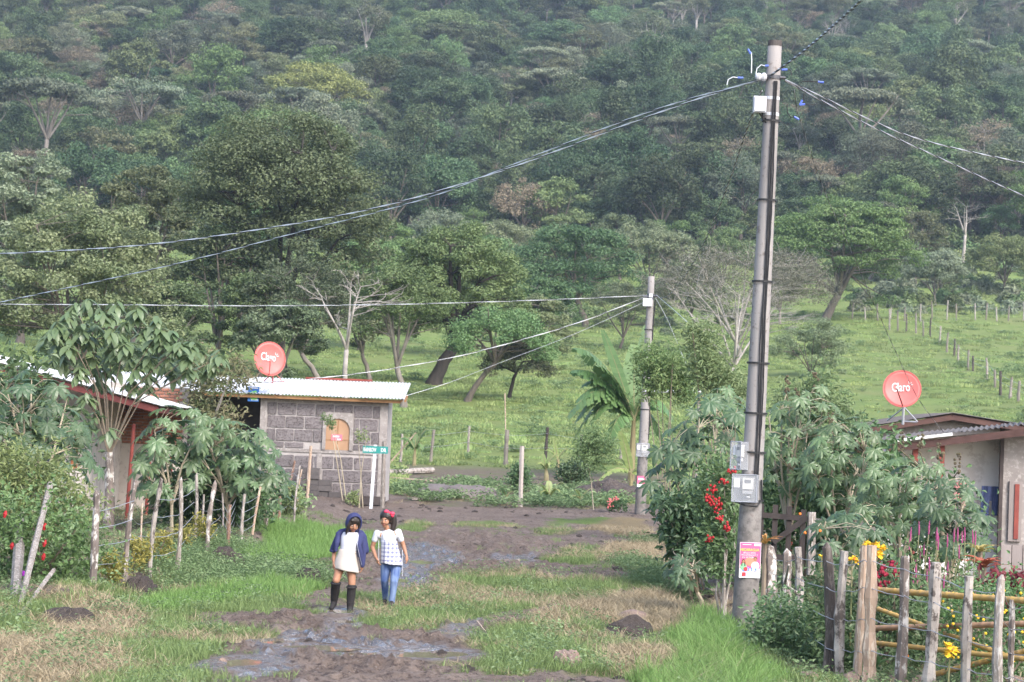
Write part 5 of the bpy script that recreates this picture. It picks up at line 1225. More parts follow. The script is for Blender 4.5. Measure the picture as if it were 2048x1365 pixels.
# low wall board right of the gate, loose posts and timber
def loose(name, label, cat, a, c, r_, mt, n=6, group=None, flat_=None):
    a, c = Vector(a), Vector(c); mb = MB(); d = c - a
    if flat_: mb.beam((0, 0, 0), d, flat_[0], flat_[1])
    else: mb.tube([d * t + Vector((0, 0, random.uniform(-.15, .15) * r_)) for t in np.linspace(0, 1, 6)], [r_ * random.uniform(.85, 1.1) for _ in range(6)], n, True, .08)
    return tag(mb.build(name, mt, None, a), label, cat, group)
loose('rail_board', 'pale horizontal board running right from the dark gate', 'board', P(1628, 1049, 38), P(1800, 1056, 38), .05, CONC, flat_=(.06, .2))
b = G(1041, 1015); loose('concrete_post', 'lone pale concrete post in front of the young banana plants', 'post', b - Vector((0, 0, .2)), P(1044, 893, b.y), .085, surf('post_concrete', (.42, .37, .34), (.34, .3, .27), 3, bmp=.3))
b = xz_on_ground(765, 1016, 72.2); loose('wooden_post', 'rough brown post just right of the street sign', 'post', b - Vector((0, 0, .2)), P(768, 884, b.y), .075, WOOD_GREY)
b = xz_on_ground(614, 1003, 72.6); loose('bare_stake', 'thin bare stake standing before the block wall', 'stake', b - Vector((0, 0, .2)), P(622, 892, b.y), .055, TANWOOD)
b = G(1012, 930); loose('thin_pole', 'very thin tall upright pole at the meadow foot', 'pole', b, P(1010, 787, b.y), .03, TANWOOD)
b = G(778, 928); loose('leaning_pole', 'thin pole leaning right beside the block house corner', 'pole', b, P(832, 866, b.y), .035, TANWOOD)
g = G(770, 950); loose('log', 'pale spotted log lying in the dug yard by the block house', 'log', g + Vector((0, 0, .1)), G(866, 947) + Vector((0, 0, .12)), .13, BIRCH, 8)
loose('plank', 'plank lying just below the spotted log', 'plank', G(772, 957) + Vector((0, 0, .05)), G(862, 965) + Vector((0, 0, .05)), .05, TANWOOD, flat_=(.2, .05))
loose('plank', 'long grey plank lying across the far edge of the lane', 'plank', G(828, 1003) + Vector((0, 0, .06)), G(1012, 994) + Vector((0, 0, .06)), .05, WOOD_GREY, flat_=(.16, .07))
loose('plank', 'short plank bridging the ditch left of the tall pole', 'plank', G(1338, 1188) + Vector((0, 0, .12)), G(1425, 1192) + Vector((0, 0, .1)), .05, WOOD_GREY, flat_=(.12, .04))
loose('fallen_stick', 'pale fallen stick slanting over the red flowered bush at lower left', 'stick', G(28, 1246), P(108, 1140, 31.2), .032, BIRCH)
loose('leaning_stake', 'grey pole leaning up through the red flowered bush', 'stake', G(40, 1212), P(100, 970, 33.0), .045, WOOD_GREY)
loose('leaning_stake', 'thick grey post behind the red flowered bush', 'stake', G(30, 1200), P(42, 1030, 33.5), .075, WOOD_GREY)
loose('mud_stick', 'thin dark stick lying on the mud of the lane', 'stick', G(590, 1290) + Vector((0, 0, .03)), G(676, 1293) + Vector((0, 0, .03)), .018, WOOD_DARK)
loose('board', 'small pale board lying at the edge of the grass clump behind the girls\' path', 'board', G(752, 1268) + Vector((0, 0, .03)), G(797, 1274) + Vector((0, 0, .03)), .03, TANWOOD, flat_=(.16, .03))
loose('dry_stalk', 'thin dry stalk leaning out of the foreground grass', 'stalk', G(985, 1282), P(954, 1243, 29.0), .012, TANWOOD)
for (x, y, xx, yy, d) in ((1560, 1190, 1625, 1300, 28.5), (1548, 1195, 1600, 1330, 28.2), (1600, 1190, 1578, 1130, 28.8)):
    a, c = P(x, y, d), P(xx, yy, d - 1); m_ = a.lerp(c, .45) - Vector((.13, 0, .05)); mb = MB(); mb.tube([(0, 0, 0), m_ - a, c - a], [.022, .02, .012], 6); o = mb.build('bent_branch', BIRCH, None, a); tag(o, 'bare pale branch curving between the fence posts right of the pole', 'branch', 'bare branches at the garden fence')

# rocks, mounds and clods
ROCK = surf('brown_rock', (.24, .17, .135), (.17, .12, .10), 5, rough=.9, bmp=.6, bdist=.03, c3=(.30, .24, .2), s3=10); SOIL = surf('dark_soil', (.082, .066, .06), (.05, .04, .037), 6, rough=.97, bmp=.9, bdist=.05, c3=(.12, .10, .09), s3=18); SAND = surf('grey_sand', (.17, .145, .135), (.13, .108, .1), 4, rough=.97, bmp=.5, bdist=.03)
def lump_mesh(name, seed, nu=26, nv=12, amp=.35, smooth=True):
    V = []; F = []
    for j in range(nv + 1):
        th = math.pi / 2 * j / nv * 1.15
        for i in range(nu):
            a = 2 * math.pi * i / nu; d = np.array([math.sin(th) * math.cos(a), math.sin(th) * math.sin(a), math.cos(th)])
            k = 1 + amp * (fbm(np.array([d[0] * 1.6 + seed * 3.1 + d[2]]), np.array([d[1] * 1.6 + seed]), seed, 3)[0] - .5) * 2 + amp * .9 * (fbm(np.array([d[0] * 5 + seed * 3.1 + d[2]]), np.array([d[1] * 5 + seed]), seed, 3)[0] - .5); V.append(tuple(d * k))
    for j in range(nv):
        for i in range(nu): F.append((j * nu + i, (j + 1) * nu + i, (j + 1) * nu + (i + 1) % nu, j * nu + (i + 1) % nu))
    me = bpy.data.meshes.new(name); me.from_pydata(V, [], F); me.validate(); me.polygons.foreach_set('use_smooth', np.full(len(me.polygons), smooth)); me.update(); return me
def lump(name, label, cat, px, py, wpx, hpx, mat, seed, dep=1.0, amp=.35, group=None, kind=None, smooth=True):
    g = G(px, py); s = F_PX / g.y; o = link(name, lump_mesh(name, seed, amp=amp, smooth=smooth), None, mat, g - Vector((0, 0, .02))); o.scale = (wpx / 2 / s, wpx / 2 / s * dep, hpx / s); o.rotation_euler = (0, 0, seed); return tag(o, label, cat, group, kind)
lump('rock', 'flat brown rock resting on the dry grass left of the tall pole', 'rock', 1266, 1240, 64, 22, ROCK, 3, .8, .2)
lump('rock', 'angular brown rock in the foreground grass at bottom centre', 'rock', 1135, 1332, 82, 34, ROCK, 5, .7, .3, smooth=False)
lump('soil_mound', 'dark clod of soil just below the flat brown rock', 'mound', 1256, 1268, 110, 30, SOIL, 7, .7, .45)
lump('soil_mound', 'dark soil heap beside the base of the farther pole', 'mound', 1216, 1000, 130, 36, SOIL, 9, .9, .6)
lump('sand_mound', 'low grey sand mound in the dug yard', 'mound', 918, 996, 190, 26, SAND, 11, .9, .5)
lump('soil_mound', 'dark clods heaped on the straw at lower left', 'mound', 130, 1246, 100, 32, SOIL, 13, .8, .5)
lump('soil_mound', 'small dark clod at the grass edge of lower left', 'mound', 233, 1225, 44, 18, SOIL, 15, .8, .5)
lump('soil_mound', 'dark bank of soil under the yellow-green shrubs', 'mound', 285, 1185, 90, 34, SOIL, 17, .6, .5)
lump('soil_mound', 'dark earth bank left of the path under the leafy weeds', 'mound', 455, 1128, 70, 30, SOIL, 19, .6, .5)
lump('soil_mound', 'dark earth hump left of the girls', 'mound', 615, 1165, 80, 26, SOIL, 21, .6, .4)
lump('stone', 'reddish stone at the rim of the left puddle', 'stone', 445, 1326, 26, 14, ROCK, 23, .8, .2)
lump('stone', 'tan stone at the foot of the left fence', 'stone', 315, 1148, 20, 14, ROCK, 25, .8, .2)
lump('stone', 'pale stone on the ground behind the left fence', 'stone', 334, 1062, 26, 10, SAND, 27, .8, .2)
lump('dead_leaf_heap', 'brown heap in the ditch beside the castor leaves', 'heap', 1375, 1130, 60, 40, SOIL, 29, .8, .4)
for i, (x, y, wd) in enumerate(((1790, 1362, 60), (1850, 1372, 70), (1960, 1368, 76), (1705, 1362, 50), (2035, 1385, 60), (1620, 1352, 44))):
    q = xz_on_ground(x, y, 24.6); o = link('stone', lump_mesh('stone', 40 + i, amp=.25), None, ROCK, q); s = F_PX / q.y; o.scale = (wd / 2 / s, .18, .12); tag(o, 'rounded brown stone at the foot of the garden fence', 'stone', 'stones along the garden fence foot')
def clods():
    rs = np.random.default_rng(31); srcs = []
    for k in range(3):
        me = lump_mesh('clod', 60 + k, 7, 4, .5, False); me.materials.append((SOIL, SAND, SOIL)[k]); srcs.append(bpy.data.objects.new('clod', me))
    n = 16000; y = 14 + 66 * rs.uniform(0, 1, n) ** 1.6; x = rs.uniform(-.25, .25, n) * (y + 3); mk = masks(x, y)
    k = (mk['grass'] + mk['lush'] + .7 * mk['dry'] + .5 * mk['weed'] < .5) & (fbm(x * .7, y * .5, 77, 3) + rs.normal(0, .1, n) > .5) & (rs.uniform(0, 1, n) < .25 + .75 * sstep(.45, .65, fbm(x * 1.7, y * 1.1, 78, 2)))
    x, y = x[k], y[k]; n = len(x); s = .02 + .07 * rs.uniform(0, 1, n) ** 3.5
    o = gn_scatter('clods', srcs, np.stack([x, y, terrain(x, y) - .01], 1), np.stack([0 * x, 0 * x, rs.uniform(0, 6.28, n)], 1), np.stack([s * 1.2, s * 1.2, s * .8], 1), rs.integers(0, 3, n)); tag(o, 'small clods and stones lying on the muddy lane', 'clods', kind='stuff')
clods()
# puddles
def water():
    m, nt, b = new_mat('puddle_water'); b.inputs['Base Color'].default_value = (.20, .16, .115, 1); b.inputs['Roughness'].default_value = .06; b.inputs['Specular IOR Level'].default_value = .5
    v = objco(nt); bump(nt, b, noise(nt, 9, 2, .5, v), .06, .01); return m
WATER = water()
def puddle(i, px, py, wx, wy):
    x0, y0, lev = PLEV[i]; mb = MB(); n = 32; pts = []
    for k in range(n):
        a = 2 * math.pi * k / n; r = ray(px + 1.45 * wx * math.cos(a), py + 1.45 * wy * math.sin(a)); t = -EYE[2] / r[2]; pts.append((r[0] * t - x0, r[1] * t - y0, 0))
    mb.add(pts, [tuple(range(n))]); tag(mb.build('puddle', WATER, None, (x0, y0, lev - .004)), 'shallow muddy puddle in the lane', kind='structure')
for i, a in enumerate(PUDDLES): puddle(i, *a)
# ------------------------------------------------------------------ leafy plants near the lane
def leaf_material(name, c0, c1, rough=.42, trans=.28, spec=.5, rnd=.18, hue=.012): return leafmat(name, c0, c1, rough, trans, rnd, hue, spec)
CASTOR_M = leaf_material('castor_leaf', (.058, .118, .036), (.112, .180, .064), .40, spec=.55)
CASTOR_D = leaf_material('castor_leaf_dark', (.042, .092, .032), (.076, .132, .054), .42)
OVATE_M = leaf_material('ovate_leaf', (.085, .150, .052), (.14, .205, .085), .36, spec=.6, trans=.36)
BANANA_M = leaf_material('banana_leaf', (.075, .165, .04), (.125, .225, .06), .4, .4)
BANANA_Y = leaf_material('young_banana_leaf', (.17, .26, .045), (.26, .34, .08), .4, .45)
STEM_G = surf('green_stem', (.20, .22, .10), (.28, .24, .14), 6, (1, 1, .3), bmp=.2); STEM_B = surf('brown_stem', (.26, .21, .16), (.18, .145, .11), 6, (1, 1, .3), bmp=.3); STEM_T = surf('tan_stem', (.40, .35, .26), (.31, .26, .19), 6, (1, 1, .3), bmp=.2)
def palmate(seed, lobes=8):
    rd = random.Random(seed); V = []; F = []; T = []
    for i in range(lobes):
        a = R(-138 + 276 * i / (lobes - 1)) + rd.uniform(-.06, .06); L = (1 - .42 * (abs(i - (lobes - 1) / 2) / (lobes / 2)) ** 1.3) * rd.uniform(.9, 1.08) * .56
        d = np.array([math.sin(a), math.cos(a)]); p = np.array([d[1], -d[0]]); w = .085 + .03 * L
        dr = rd.uniform(.22, .5); zf = lambda r: -dr * r * r * 1.5
        k = len(V); pts = [(0, 0, 0)]
        for (r, ww) in ((.34, .8), (.62, 1.0), (.84, .55)):
            for sg in (-1, 1): q = d * L * r + p * sg * w * ww * L / .56; pts.append((q[0], q[1], zf(L * r) - .018))
            q = d * L * r; pts.append((q[0], q[1], zf(L * r) + .012))
        q = d * L; pts.append((q[0], q[1], zf(L) - .02)); V += pts; T += [rd.uniform(.2, .8)] * len(pts)
        F += [(k, k + 1, k + 3), (k, k + 3, k + 2)]
        for j in (0, 1):
            o = k + 1 + 3 * j; F += [(o, o + 3, o + 5), (o, o + 5, o + 2), (o + 2, o + 5, o + 4), (o + 2, o + 4, o + 1)]
        o = k + 7; F += [(o, k + 10, o + 2), (o + 2, k + 10, o + 1)]
    return np_mesh('leaf', V, np.array(F), {'tint': T})
def ovate(seed, wide=.42, droop=.5):
    rd = random.Random(seed); V = []; F = []; T = []; n = 5; t0 = rd.uniform(.2, .8)
    for i in range(n + 1):
        t = i / n; w = wide * .5 * math.sin(math.pi * min(t * .92 + .06, 1)) ** .8 * (1 if i < n else .05); z = -droop * t * t * .6
        V += [(-w, t, z + .25 * w), (0, t, z), (w, t, z + .25 * w)]; T += [t0, t0 + .15, t0]
    for i in range(n):
        k = 3 * i; F += [(k, k + 1, k + 4), (k, k + 4, k + 3), (k + 1, k + 2, k + 5), (k + 1, k + 5, k + 4)]
    return np_mesh('leaf', V, np.array(F), {'tint': T}, smooth=True)
def put_leaf(me, root, p, nrm, dirv, size, mat=None, name='leaf', bag=None):
    n = Vector(nrm).normalized(); d = Vector(dirv); d = (d - n * d.dot(n)); d = d.normalized() if d.length > 1e-5 else frame(n)[0]; x = d.cross(n)
    if bag is not None:
        M = Matrix((x * size, d * size, n * size)).transposed().to_4x4(); M.translation = p; bag.append((me, M)); return
    o = bpy.data.objects.new(name, me); COL.objects.link(o); o.parent = root
    M = Matrix((x * size, d * size, n * size)).transposed().to_4x4(); M.translation = p; o.matrix_basis = M; return o
def with_mat(me, mat): me = me.copy(); me.materials.append(mat); return me
PALM = {m_.name: [with_mat(palmate(i), m_) for i in range(4)] for m_ in (CASTOR_M, CASTOR_D)}
OVA = [with_mat(ovate(i), OVATE_M) for i in range(3)]
def rand_in(poly, n, rd, smin=0.0):
    xs = [p[0] for p in poly]; ys = [p[1] for p in poly]; out = []
    tries = 0
    while len(out) < n and tries < n * 60:
        tries += 1; x, y = rd.uniform(min(xs), max(xs)), rd.uniform(min(ys), max(ys))
        if not in_poly(np.array([x]), np.array([y]), poly)[0]: continue
        if any((x - a) ** 2 + (y - b) ** 2 < smin ** 2 for a, b in out): continue
        out.append((x, y))
    return out
def castor(label, base_px, D, poly, n, size_px, mat, seed, dspread=.9, spikes=(), name='castor_plant', smin=12):
    rd = random.Random(seed); b = xz_on_ground(base_px[0], base_px[1], D); s = F_PX / D; root = thing(name, label, 'castor plant', b, 0, 'castor plants')
    pts = [(P(x, y, D + rd.uniform(-dspread, dspread))) for x, y in rand_in(poly, n, rd, smin)]
    c = sum(pts, Vector()) / len(pts); mb = MB(); nodes = []
    hubs = [pts[int(i * len(pts) / 7)] for i in range(7)]
    fork = b.lerp(c, .35) - b
    mb.tube([Vector((0, 0, -.2)), fork * .5 + Vector((rd.uniform(-.06, .06), 0, 0)), fork], [.045, .038, .034], 6)
    for h in hubs:
        e = h.lerp(c, .2) - b; mid = fork.lerp(e, .5) + Vector((rd.uniform(-.1, .1), rd.uniform(-.1, .1), .1)); seg = [fork, mid, e]; mb.tube(seg, [.028, .02, .012], 5); nodes += [fork.lerp(mid, .6), mid, mid.lerp(e, .5), e]
    for p in pts:
        q = p - b; nb = min(nodes, key=lambda k: (k - q).length + (.3 if k.z > q.z else 0)); mb.tube([nb, nb.lerp(q, .6) + Vector((0, 0, .06)), q], [.010, .007, .006], 4, False)
        out = (p - c); out.z *= .3; out = out.normalized() if out.length > .01 else Vector((0, -1, 0)); out = (out + Vector((rd.uniform(-.7, .7), -.55 + rd.uniform(-.5, .3), 0)))
        nrm = Vector((0, 0, 1)) + out * rd.uniform(.35, 1.15); put_leaf(rd.choice(PALM[mat.name]), root, q, nrm, out + Vector((rd.uniform(-.4, .4), rd.uniform(-.4, .4), -.2)), size_px / s * rd.uniform(.65, 1.2))
    mb.build('stem', STEM_T, root)
    for (x, y) in spikes:
        p = P(x, y, D) - b; mb = MB(); nb = min(nodes, key=lambda k: (k - p).length); mb.tube([nb, p], .01, 4)
        for k in range(16): mb.ball(p + Vector((rd.uniform(-.045, .045), rd.uniform(-.045, .045), rd.uniform(-.02, .28))), rd.uniform(.016, .03), 5, 3)
        mb.build('seed_spike', surf('seed_dark', (.07, .055, .04), (.12, .11, .05), 9) if 'SEED' not in globals() else SEED, root)
    return root
SEED = surf('seed_spike_dark', (.075, .055, .045), (.13, .115, .06), 12)
# left yard, behind the fence
castor('pale leaved castor shrub nearest the tall ovate-leaved shrub, left yard', (345, 1062), 47, [(290, 830), (330, 805), (400, 815), (420, 870), (410, 960), (340, 1000), (270, 980), (265, 900)], 70, 52, CASTOR_M, 1)
castor('broad castor shrub in the middle of the left yard behind the wire fence', (452, 1055), 48, [(390, 835), (470, 840), (540, 870), (550, 940), (520, 990), (430, 1000), (380, 960)], 75, 50, CASTOR_M, 2)
castor('low castor shrub reaching to the block house corner', (535, 1040), 50, [(480, 900), (560, 900), (580, 960), (570, 1010), (500, 1030), (460, 990)], 36, 42, CASTOR_D, 3)
castor('dark castor shrub at the left picture edge above the red flowered bush', (60, 1150), 37, [(-60, 760), (60, 740), (130, 770), (165, 830), (200, 940), (150, 960), (60, 920), (-60, 940)], 85, 56, CASTOR_D, 4)
# right garden
castor('dark castor shrub left of the tall pole beside the red flowers', (1370, 1100), 40, [(1320, 880), (1390, 800), (1480, 790), (1490, 900), (1460, 1000), (1440, 1090), (1360, 1110), (1310, 1030), (1300, 950)], 90, 54, CASTOR_D, 5, smin=14)
castor('castor shrub top touching the left side of the tall pole', (1450, 1080), 43, [(1390, 780), (1440, 770), (1500, 780), (1480, 850), (1400, 860)], 26, 44, CASTOR_M, 6)
castor('tallest castor shrub just right of the tall pole with dark seed spikes', (1570, 1120), 39, [(1520, 830), (1570, 780), (1650, 770), (1690, 820), (1660, 930), (1600, 990), (1530, 960)], 80, 46, CASTOR_M, 7, spikes=((1573, 785), (1630, 775), (1592, 810)))
castor('wide castor shrub in front of the grey house roofs', (1680, 1120), 38, [(1640, 830), (1720, 830), (1770, 880), (1780, 960), (1730, 1020), (1640, 1010), (1600, 950)], 80, 46, CASTOR_M, 8, spikes=((1660, 860), (1715, 905), (1690, 960)))
castor('castor shrub below the porch roof of the grey house with seed spikes', (1800, 1130), 36, [(1740, 930), (1810, 905), (1880, 930), (1900, 1000), (1850, 1060), (1760, 1060), (1710, 1010)], 72, 50, CASTOR_M, 9, spikes=((1840, 905), (1880, 920), (1800, 900)))
castor('rightmost castor shrub hiding the porch wall of the grey house', (1900, 1140), 34, [(1860, 960), (1930, 950), (1975, 1000), (1990, 1060), (1950, 1110), (1880, 1090), (1830, 1060)], 62, 52, CASTOR_D, 10, spikes=((1915, 945),))
castor('low castor shrub behind the garden fence and dark gate', (1680, 1150), 33, [(1620, 1040), (1700, 1020), (1780, 1050), (1790, 1110), (1700, 1130), (1630, 1110)], 34, 56, CASTOR_D, 11)
castor('small castor plant low beside the ditch', (1405, 1160), 37, [(1340, 1090), (1420, 1085), (1430, 1140), (1380, 1165), (1330, 1140)], 16, 50, CASTOR_D, 12)
# fine background leaves between the castor plants
def leafy_mass(name, label, cat, base_px, D, poly, n, size, mat, seed, dspread=.6, stems=5, stem_mat=None, flowers=None, group=None, up=.6, wide=.5):
    rd = random.Random(seed); rs = np.random.default_rng(seed); b = xz_on_ground(*base_px, D); root = thing(name, label, cat, b, 0, group)
    pts = rand_in(poly, 46, rd, 0); cl = np.array([np.array(P(x, y, D + rd.uniform(-dspread, dspread)) - b) for x, y in pts])
    r_ = max(.05, .17 * math.sqrt(np.ptp(cl[:, 0]) * np.ptp(cl[:, 2]) + .01)); k = n // len(cl); C = np.repeat(cl, k, 0) + rs.normal(0, r_ * .75, (len(cl) * k, 3)); C[:, 2] = np.maximum(C[:, 2], .02)
    N = rs.normal(0, .6, C.shape) + np.array([0, -.35, up]); T = np.clip(np.repeat(rs.uniform(.1, .9, len(cl)), k) + rs.normal(0, .2, len(C)), 0, 1)
    tag(link('foliage', leaf_cloud('foliage', C, N, size, T, wide), root, mat), kind='stuff')
    mb = MB(); top = cl.mean(0)
    for i in range(stems): e = Vector(cl[rd.randrange(len(cl))]); mb.tube([(rd.uniform(-.1, .1), rd.uniform(-.1, .1), -.1), e * .5 + Vector((rd.uniform(-.1, .1), 0, 0)), e], [.022, .016, .008], 5)
    mb.build('stem', stem_mat or STEM_B, root)
    if flowers:
        fm, fr, L, shape = flowers
        for (x, y) in L:
            p = P(x, y, D - dspread - .1) - b; mb = MB()
            if shape == 'drop': mb.tube([p, p - Vector((.01, 0, fr * 1.2)), p - Vector((.02, 0, fr * 2.4))], [fr * .35, fr * .8, fr * .45], 6)
            elif shape == 'cluster':
                for k2 in range(12): mb.ball(p + Vector([rd.gauss(0, fr) for _ in range(3)]), fr * .55, 6, 4)
            else:
                for k2 in range(6): a = k2 * 1.047; mb.ball(p + Vector((math.cos(a) * fr * .6, -.01, math.sin(a) * fr * .6)), (fr * .55, fr * .25, fr * .55), 6, 4)
                mb.ball(p + Vector((0, -.02, 0)), fr * .4, 6, 4)
            mb.build('flower', fm, root)
    return root
REDF = flat('red_petal', (.38, .018, .024), .7); PINKF = flat('salmon_petal', (.75, .22, .2), .5); YELF = flat('yellow_petal', (.72, .46, .03), .6); ORF = flat('orange_petal', (.8, .2, .03), .5); MAGF = flat('magenta_petal', (.29, .055, .15), .7)
HIB = leaf_material('hibiscus_leaf', (.075, .165, .035), (.125, .235, .06), .4); HIBL = leaf_material('light_narrow_leaf', (.13, .19, .045), (.23, .28, .09), .45)
leafy_mass('flowering_bush', 'red flowered leafy bush at the lower left corner', 'bush', (70, 1222), 32, [(-60, 1010), (60, 1000), (150, 1020), (190, 1100), (170, 1180), (110, 1225), (-60, 1230)], 4200, .085, HIB, 21, .55, 8, None, (REDF, .04, ((26, 1085), (80, 1067), (91, 1047), (91, 1080), (89, 1107), (67, 1115), (59, 1133), (42, 1148), (6, 1200), (55, 1203), (88, 1200), (79, 1220), (12, 1022), (128, 1205)), 'drop'), wide=.65)
leafy_mass('narrow_leaved_bush', 'light green narrow-leaved bush above the red flowered bush', 'bush', (60, 1190), 34, [(-60, 940), (20, 900), (90, 905), (150, 950), (180, 1020), (120, 1060), (-60, 1040)], 3600, .11, HIBL, 22, .5, 8, wide=.3)
leafy_mass('purple_flower', 'single purple flower low in the bush at the left edge', 'flower', (46, 1165), 31.3, [(40, 1143), (54, 1143), (54, 1155), (40, 1155)], 60, .05, HIB, 23, .05, 1, None, (flat('purple_petal', (.28, .02, .35), .5), .035, ((46, 1147),), 'round'))
leafy_mass('feathery_tree', 'brown tipped feathery tree hanging over the block house roof', 'tree', (352, 1030), 57, [(365, 745), (425, 712), (480, 728), (500, 756), (470, 768), (425, 785), (450, 830), (500, 850), (440, 870), (380, 830)], 2600, .15, leafmat('feathery_leaf', (.11, .16, .05), (.24, .20, .10)), 24, .8, 9, BARK_BARE, wide=.35)
leafy_mass('vine_clump', 'light green vine clump at the far end of the left fence', 'vine', (585, 1050), 57, [(560, 990), (590, 970), (605, 1000), (600, 1050), (560, 1055)], 700, .12, HIBL, 25, .2, 3)
leafy_mass('weedy_shrub', 'small bright green shrub behind the left fence posts', 'shrub', (505, 1060), 52, [(470, 990), (530, 990), (550, 1050), (500, 1065), (465, 1050)], 900, .12, HIB, 26, .3, 3)
for i, (x, y, w_, h_) in enumerate(((228, 1172, 50, 62), (282, 1150, 36, 68), (322, 1138, 46, 66), (368, 1112, 36, 56), (404, 1098, 44, 64))):
    leafy_mass('croton_shrub', ('leftmost', 'second from left', 'middle', 'second from right', 'rightmost')[i] + ' of the yellow-green croton shrubs under the left fence', 'shrub', (x, y), G(x, y).y, [(x - w_ / 2, y - h_), (x + w_ / 3, y - h_ * 1.05), (x + w_ / 2, y - h_ * .6), (x + w_ / 4, y - h_ * .2), (x - w_ / 4, y - h_ * .15), (x - w_ / 2, y - h_ * .6)], 420, .085, CROT if i else globals().setdefault('CROT', leafmat('croton_leaf', (.16, .17, .025), (.36, .31, .04))), 30 + i, .14, 3, group='croton shrubs along the left fence', wide=.3, up=1.0)
FINE = leaf_material('garden_fine_leaf', (.06, .125, .035), (.11, .19, .06), .5)
leafy_mass('red_flowered_shrub', 'shrub with red blossom clusters hugging the left side of the tall pole', 'shrub', (1455, 1160), 33, [(1410, 920), (1470, 900), (1478, 1000), (1470, 1150), (1430, 1160), (1400, 1080)], 2200, .10, FINE, 40, .4, 6, WOOD_GREY, (REDF, .036, ((1464, 942), (1446, 962), (1424, 980), (1431, 1006), (1438, 1040), (1420, 1078), (1436, 1015), (1452, 1052), (1416, 1000)), 'cluster'))
leafy_mass('pink_flowered_plant', 'small plant with salmon blossoms beyond the ditch', 'plant', (1355, 1110), 39, [(1340, 1060), (1375, 1060), (1380, 1105), (1340, 1105)], 300, .1, FINE, 41, .2, 3, None, (PINKF, .045, ((1353, 1063), (1345, 1070), (1372, 1078)), 'cluster'))
leafy_mass('hedge_shrub', 'dense dark leaves under the castor shrub left of the pole', 'shrub', (1400, 1110), 38, [(1330, 1010), (1440, 980), (1460, 1090), (1400, 1150), (1350, 1100)], 2600, .13, leaf_material('dark_hedge', (.04, .085, .028), (.07, .125, .042)), 42, .5, 5)
leafy_mass('garden_shrub', 'fine leaved shrub filling the space behind the dark gate', 'shrub', (1600, 1120), 41, [(1530, 900), (1640, 900), (1700, 1000), (1700, 1080), (1560, 1090), (1525, 1000)], 3600, .14, FINE, 43, .6, 6)
leafy_mass('garden_shrub', 'fine leaved shrub in front of the grey house porch', 'shrub', (1780, 1130), 39.5, [(1690, 900), (1780, 900), (1900, 1000), (1960, 1080), (1800, 1130), (1700, 1100)], 3800, .14, FINE, 44, .6, 6)
leafy_mass('garden_shrub', 'mixed green growth along the inside of the garden fence', 'shrub', (1800, 1330), 26.5, [(1640, 1150), (1760, 1140), (1860, 1160), (1880, 1260), (1800, 1350), (1640, 1340)], 3400, .09, FINE, 45, .6, 6, None, (ORF, .014, ((1708, 1118), (1660, 1160), (1815, 1312), (1610, 1066), (1640, 1062), (1600, 1028), (1725, 1210)), 'round'))
leafy_mass('marigold_bush', 'green bush dotted with small yellow flowers behind the bamboo rails', 'bush', (1970, 1370), 24.8, [(1880, 1200), (1960, 1180), (2090, 1190), (2110, 1300), (2040, 1350), (1930, 1340), (1870, 1290)], 3800, .06, HIB, 46, .5, 6, None, (YELF, .014, [(random.Random(77 + i).uniform(1880, 2060), random.Random(177 + i).uniform(1180, 1330)) for i in range(46)], 'round'))
leafy_mass('red_leaved_plant', 'dark red leaved plant at the right edge below the grey house', 'plant', (2030, 1300), 27, [(1985, 1150), (2060, 1150), (2080, 1210), (2000, 1215)], 900, .11, leafmat('coleus_leaf', (.14, .02, .03), (.24, .035, .045)), 47, .3, 4)
leafy_mass('cockscomb_plant', 'dark red velvet flowered plant behind the thick tan posts', 'plant', (1770, 1260), 27, [(1745, 1130), (1800, 1130), (1810, 1190), (1750, 1200)], 260, .08, FINE, 48, .2, 5, None, (flat('crimson_velvet', (.22, .01, .03), .8), .05, ((1772, 1130), (1785, 1150), (1762, 1152), (1796, 1140), (1778, 1175)), 'cluster'))
leafy_mass('green_creeper', 'tall weedy growth between the tall pole and garden fence', 'weeds', (1560, 1330), 27.5, [(1500, 1260), (1540, 1200), (1600, 1220), (1640, 1280), (1620, 1365), (1500, 1365)], 3600, .075, leaf_material('weedy_leaf', (.085, .16, .05), (.14, .22, .085)), 49, .5, 10)
leafy_mass('roof_side_shrub', 'bushy green shrub under the left yard castors', 'shrub', (430, 1060), 49, [(290, 940), (380, 910), (500, 920), (560, 990), (500, 1040), (330, 1030)], 2800, .16, FINE, 50, .6, 5)
leafy_mass('corner_shrub', 'dark bushy growth behind the left edge castor', 'shrub', (60, 1120), 40, [(-60, 740), (40, 720), (110, 760), (160, 900), (60, 1000), (-60, 1000)], 3200, .17, leaf_material('corner_leaf', (.05, .10, .032), (.09, .15, .05)), 51, .6, 5)
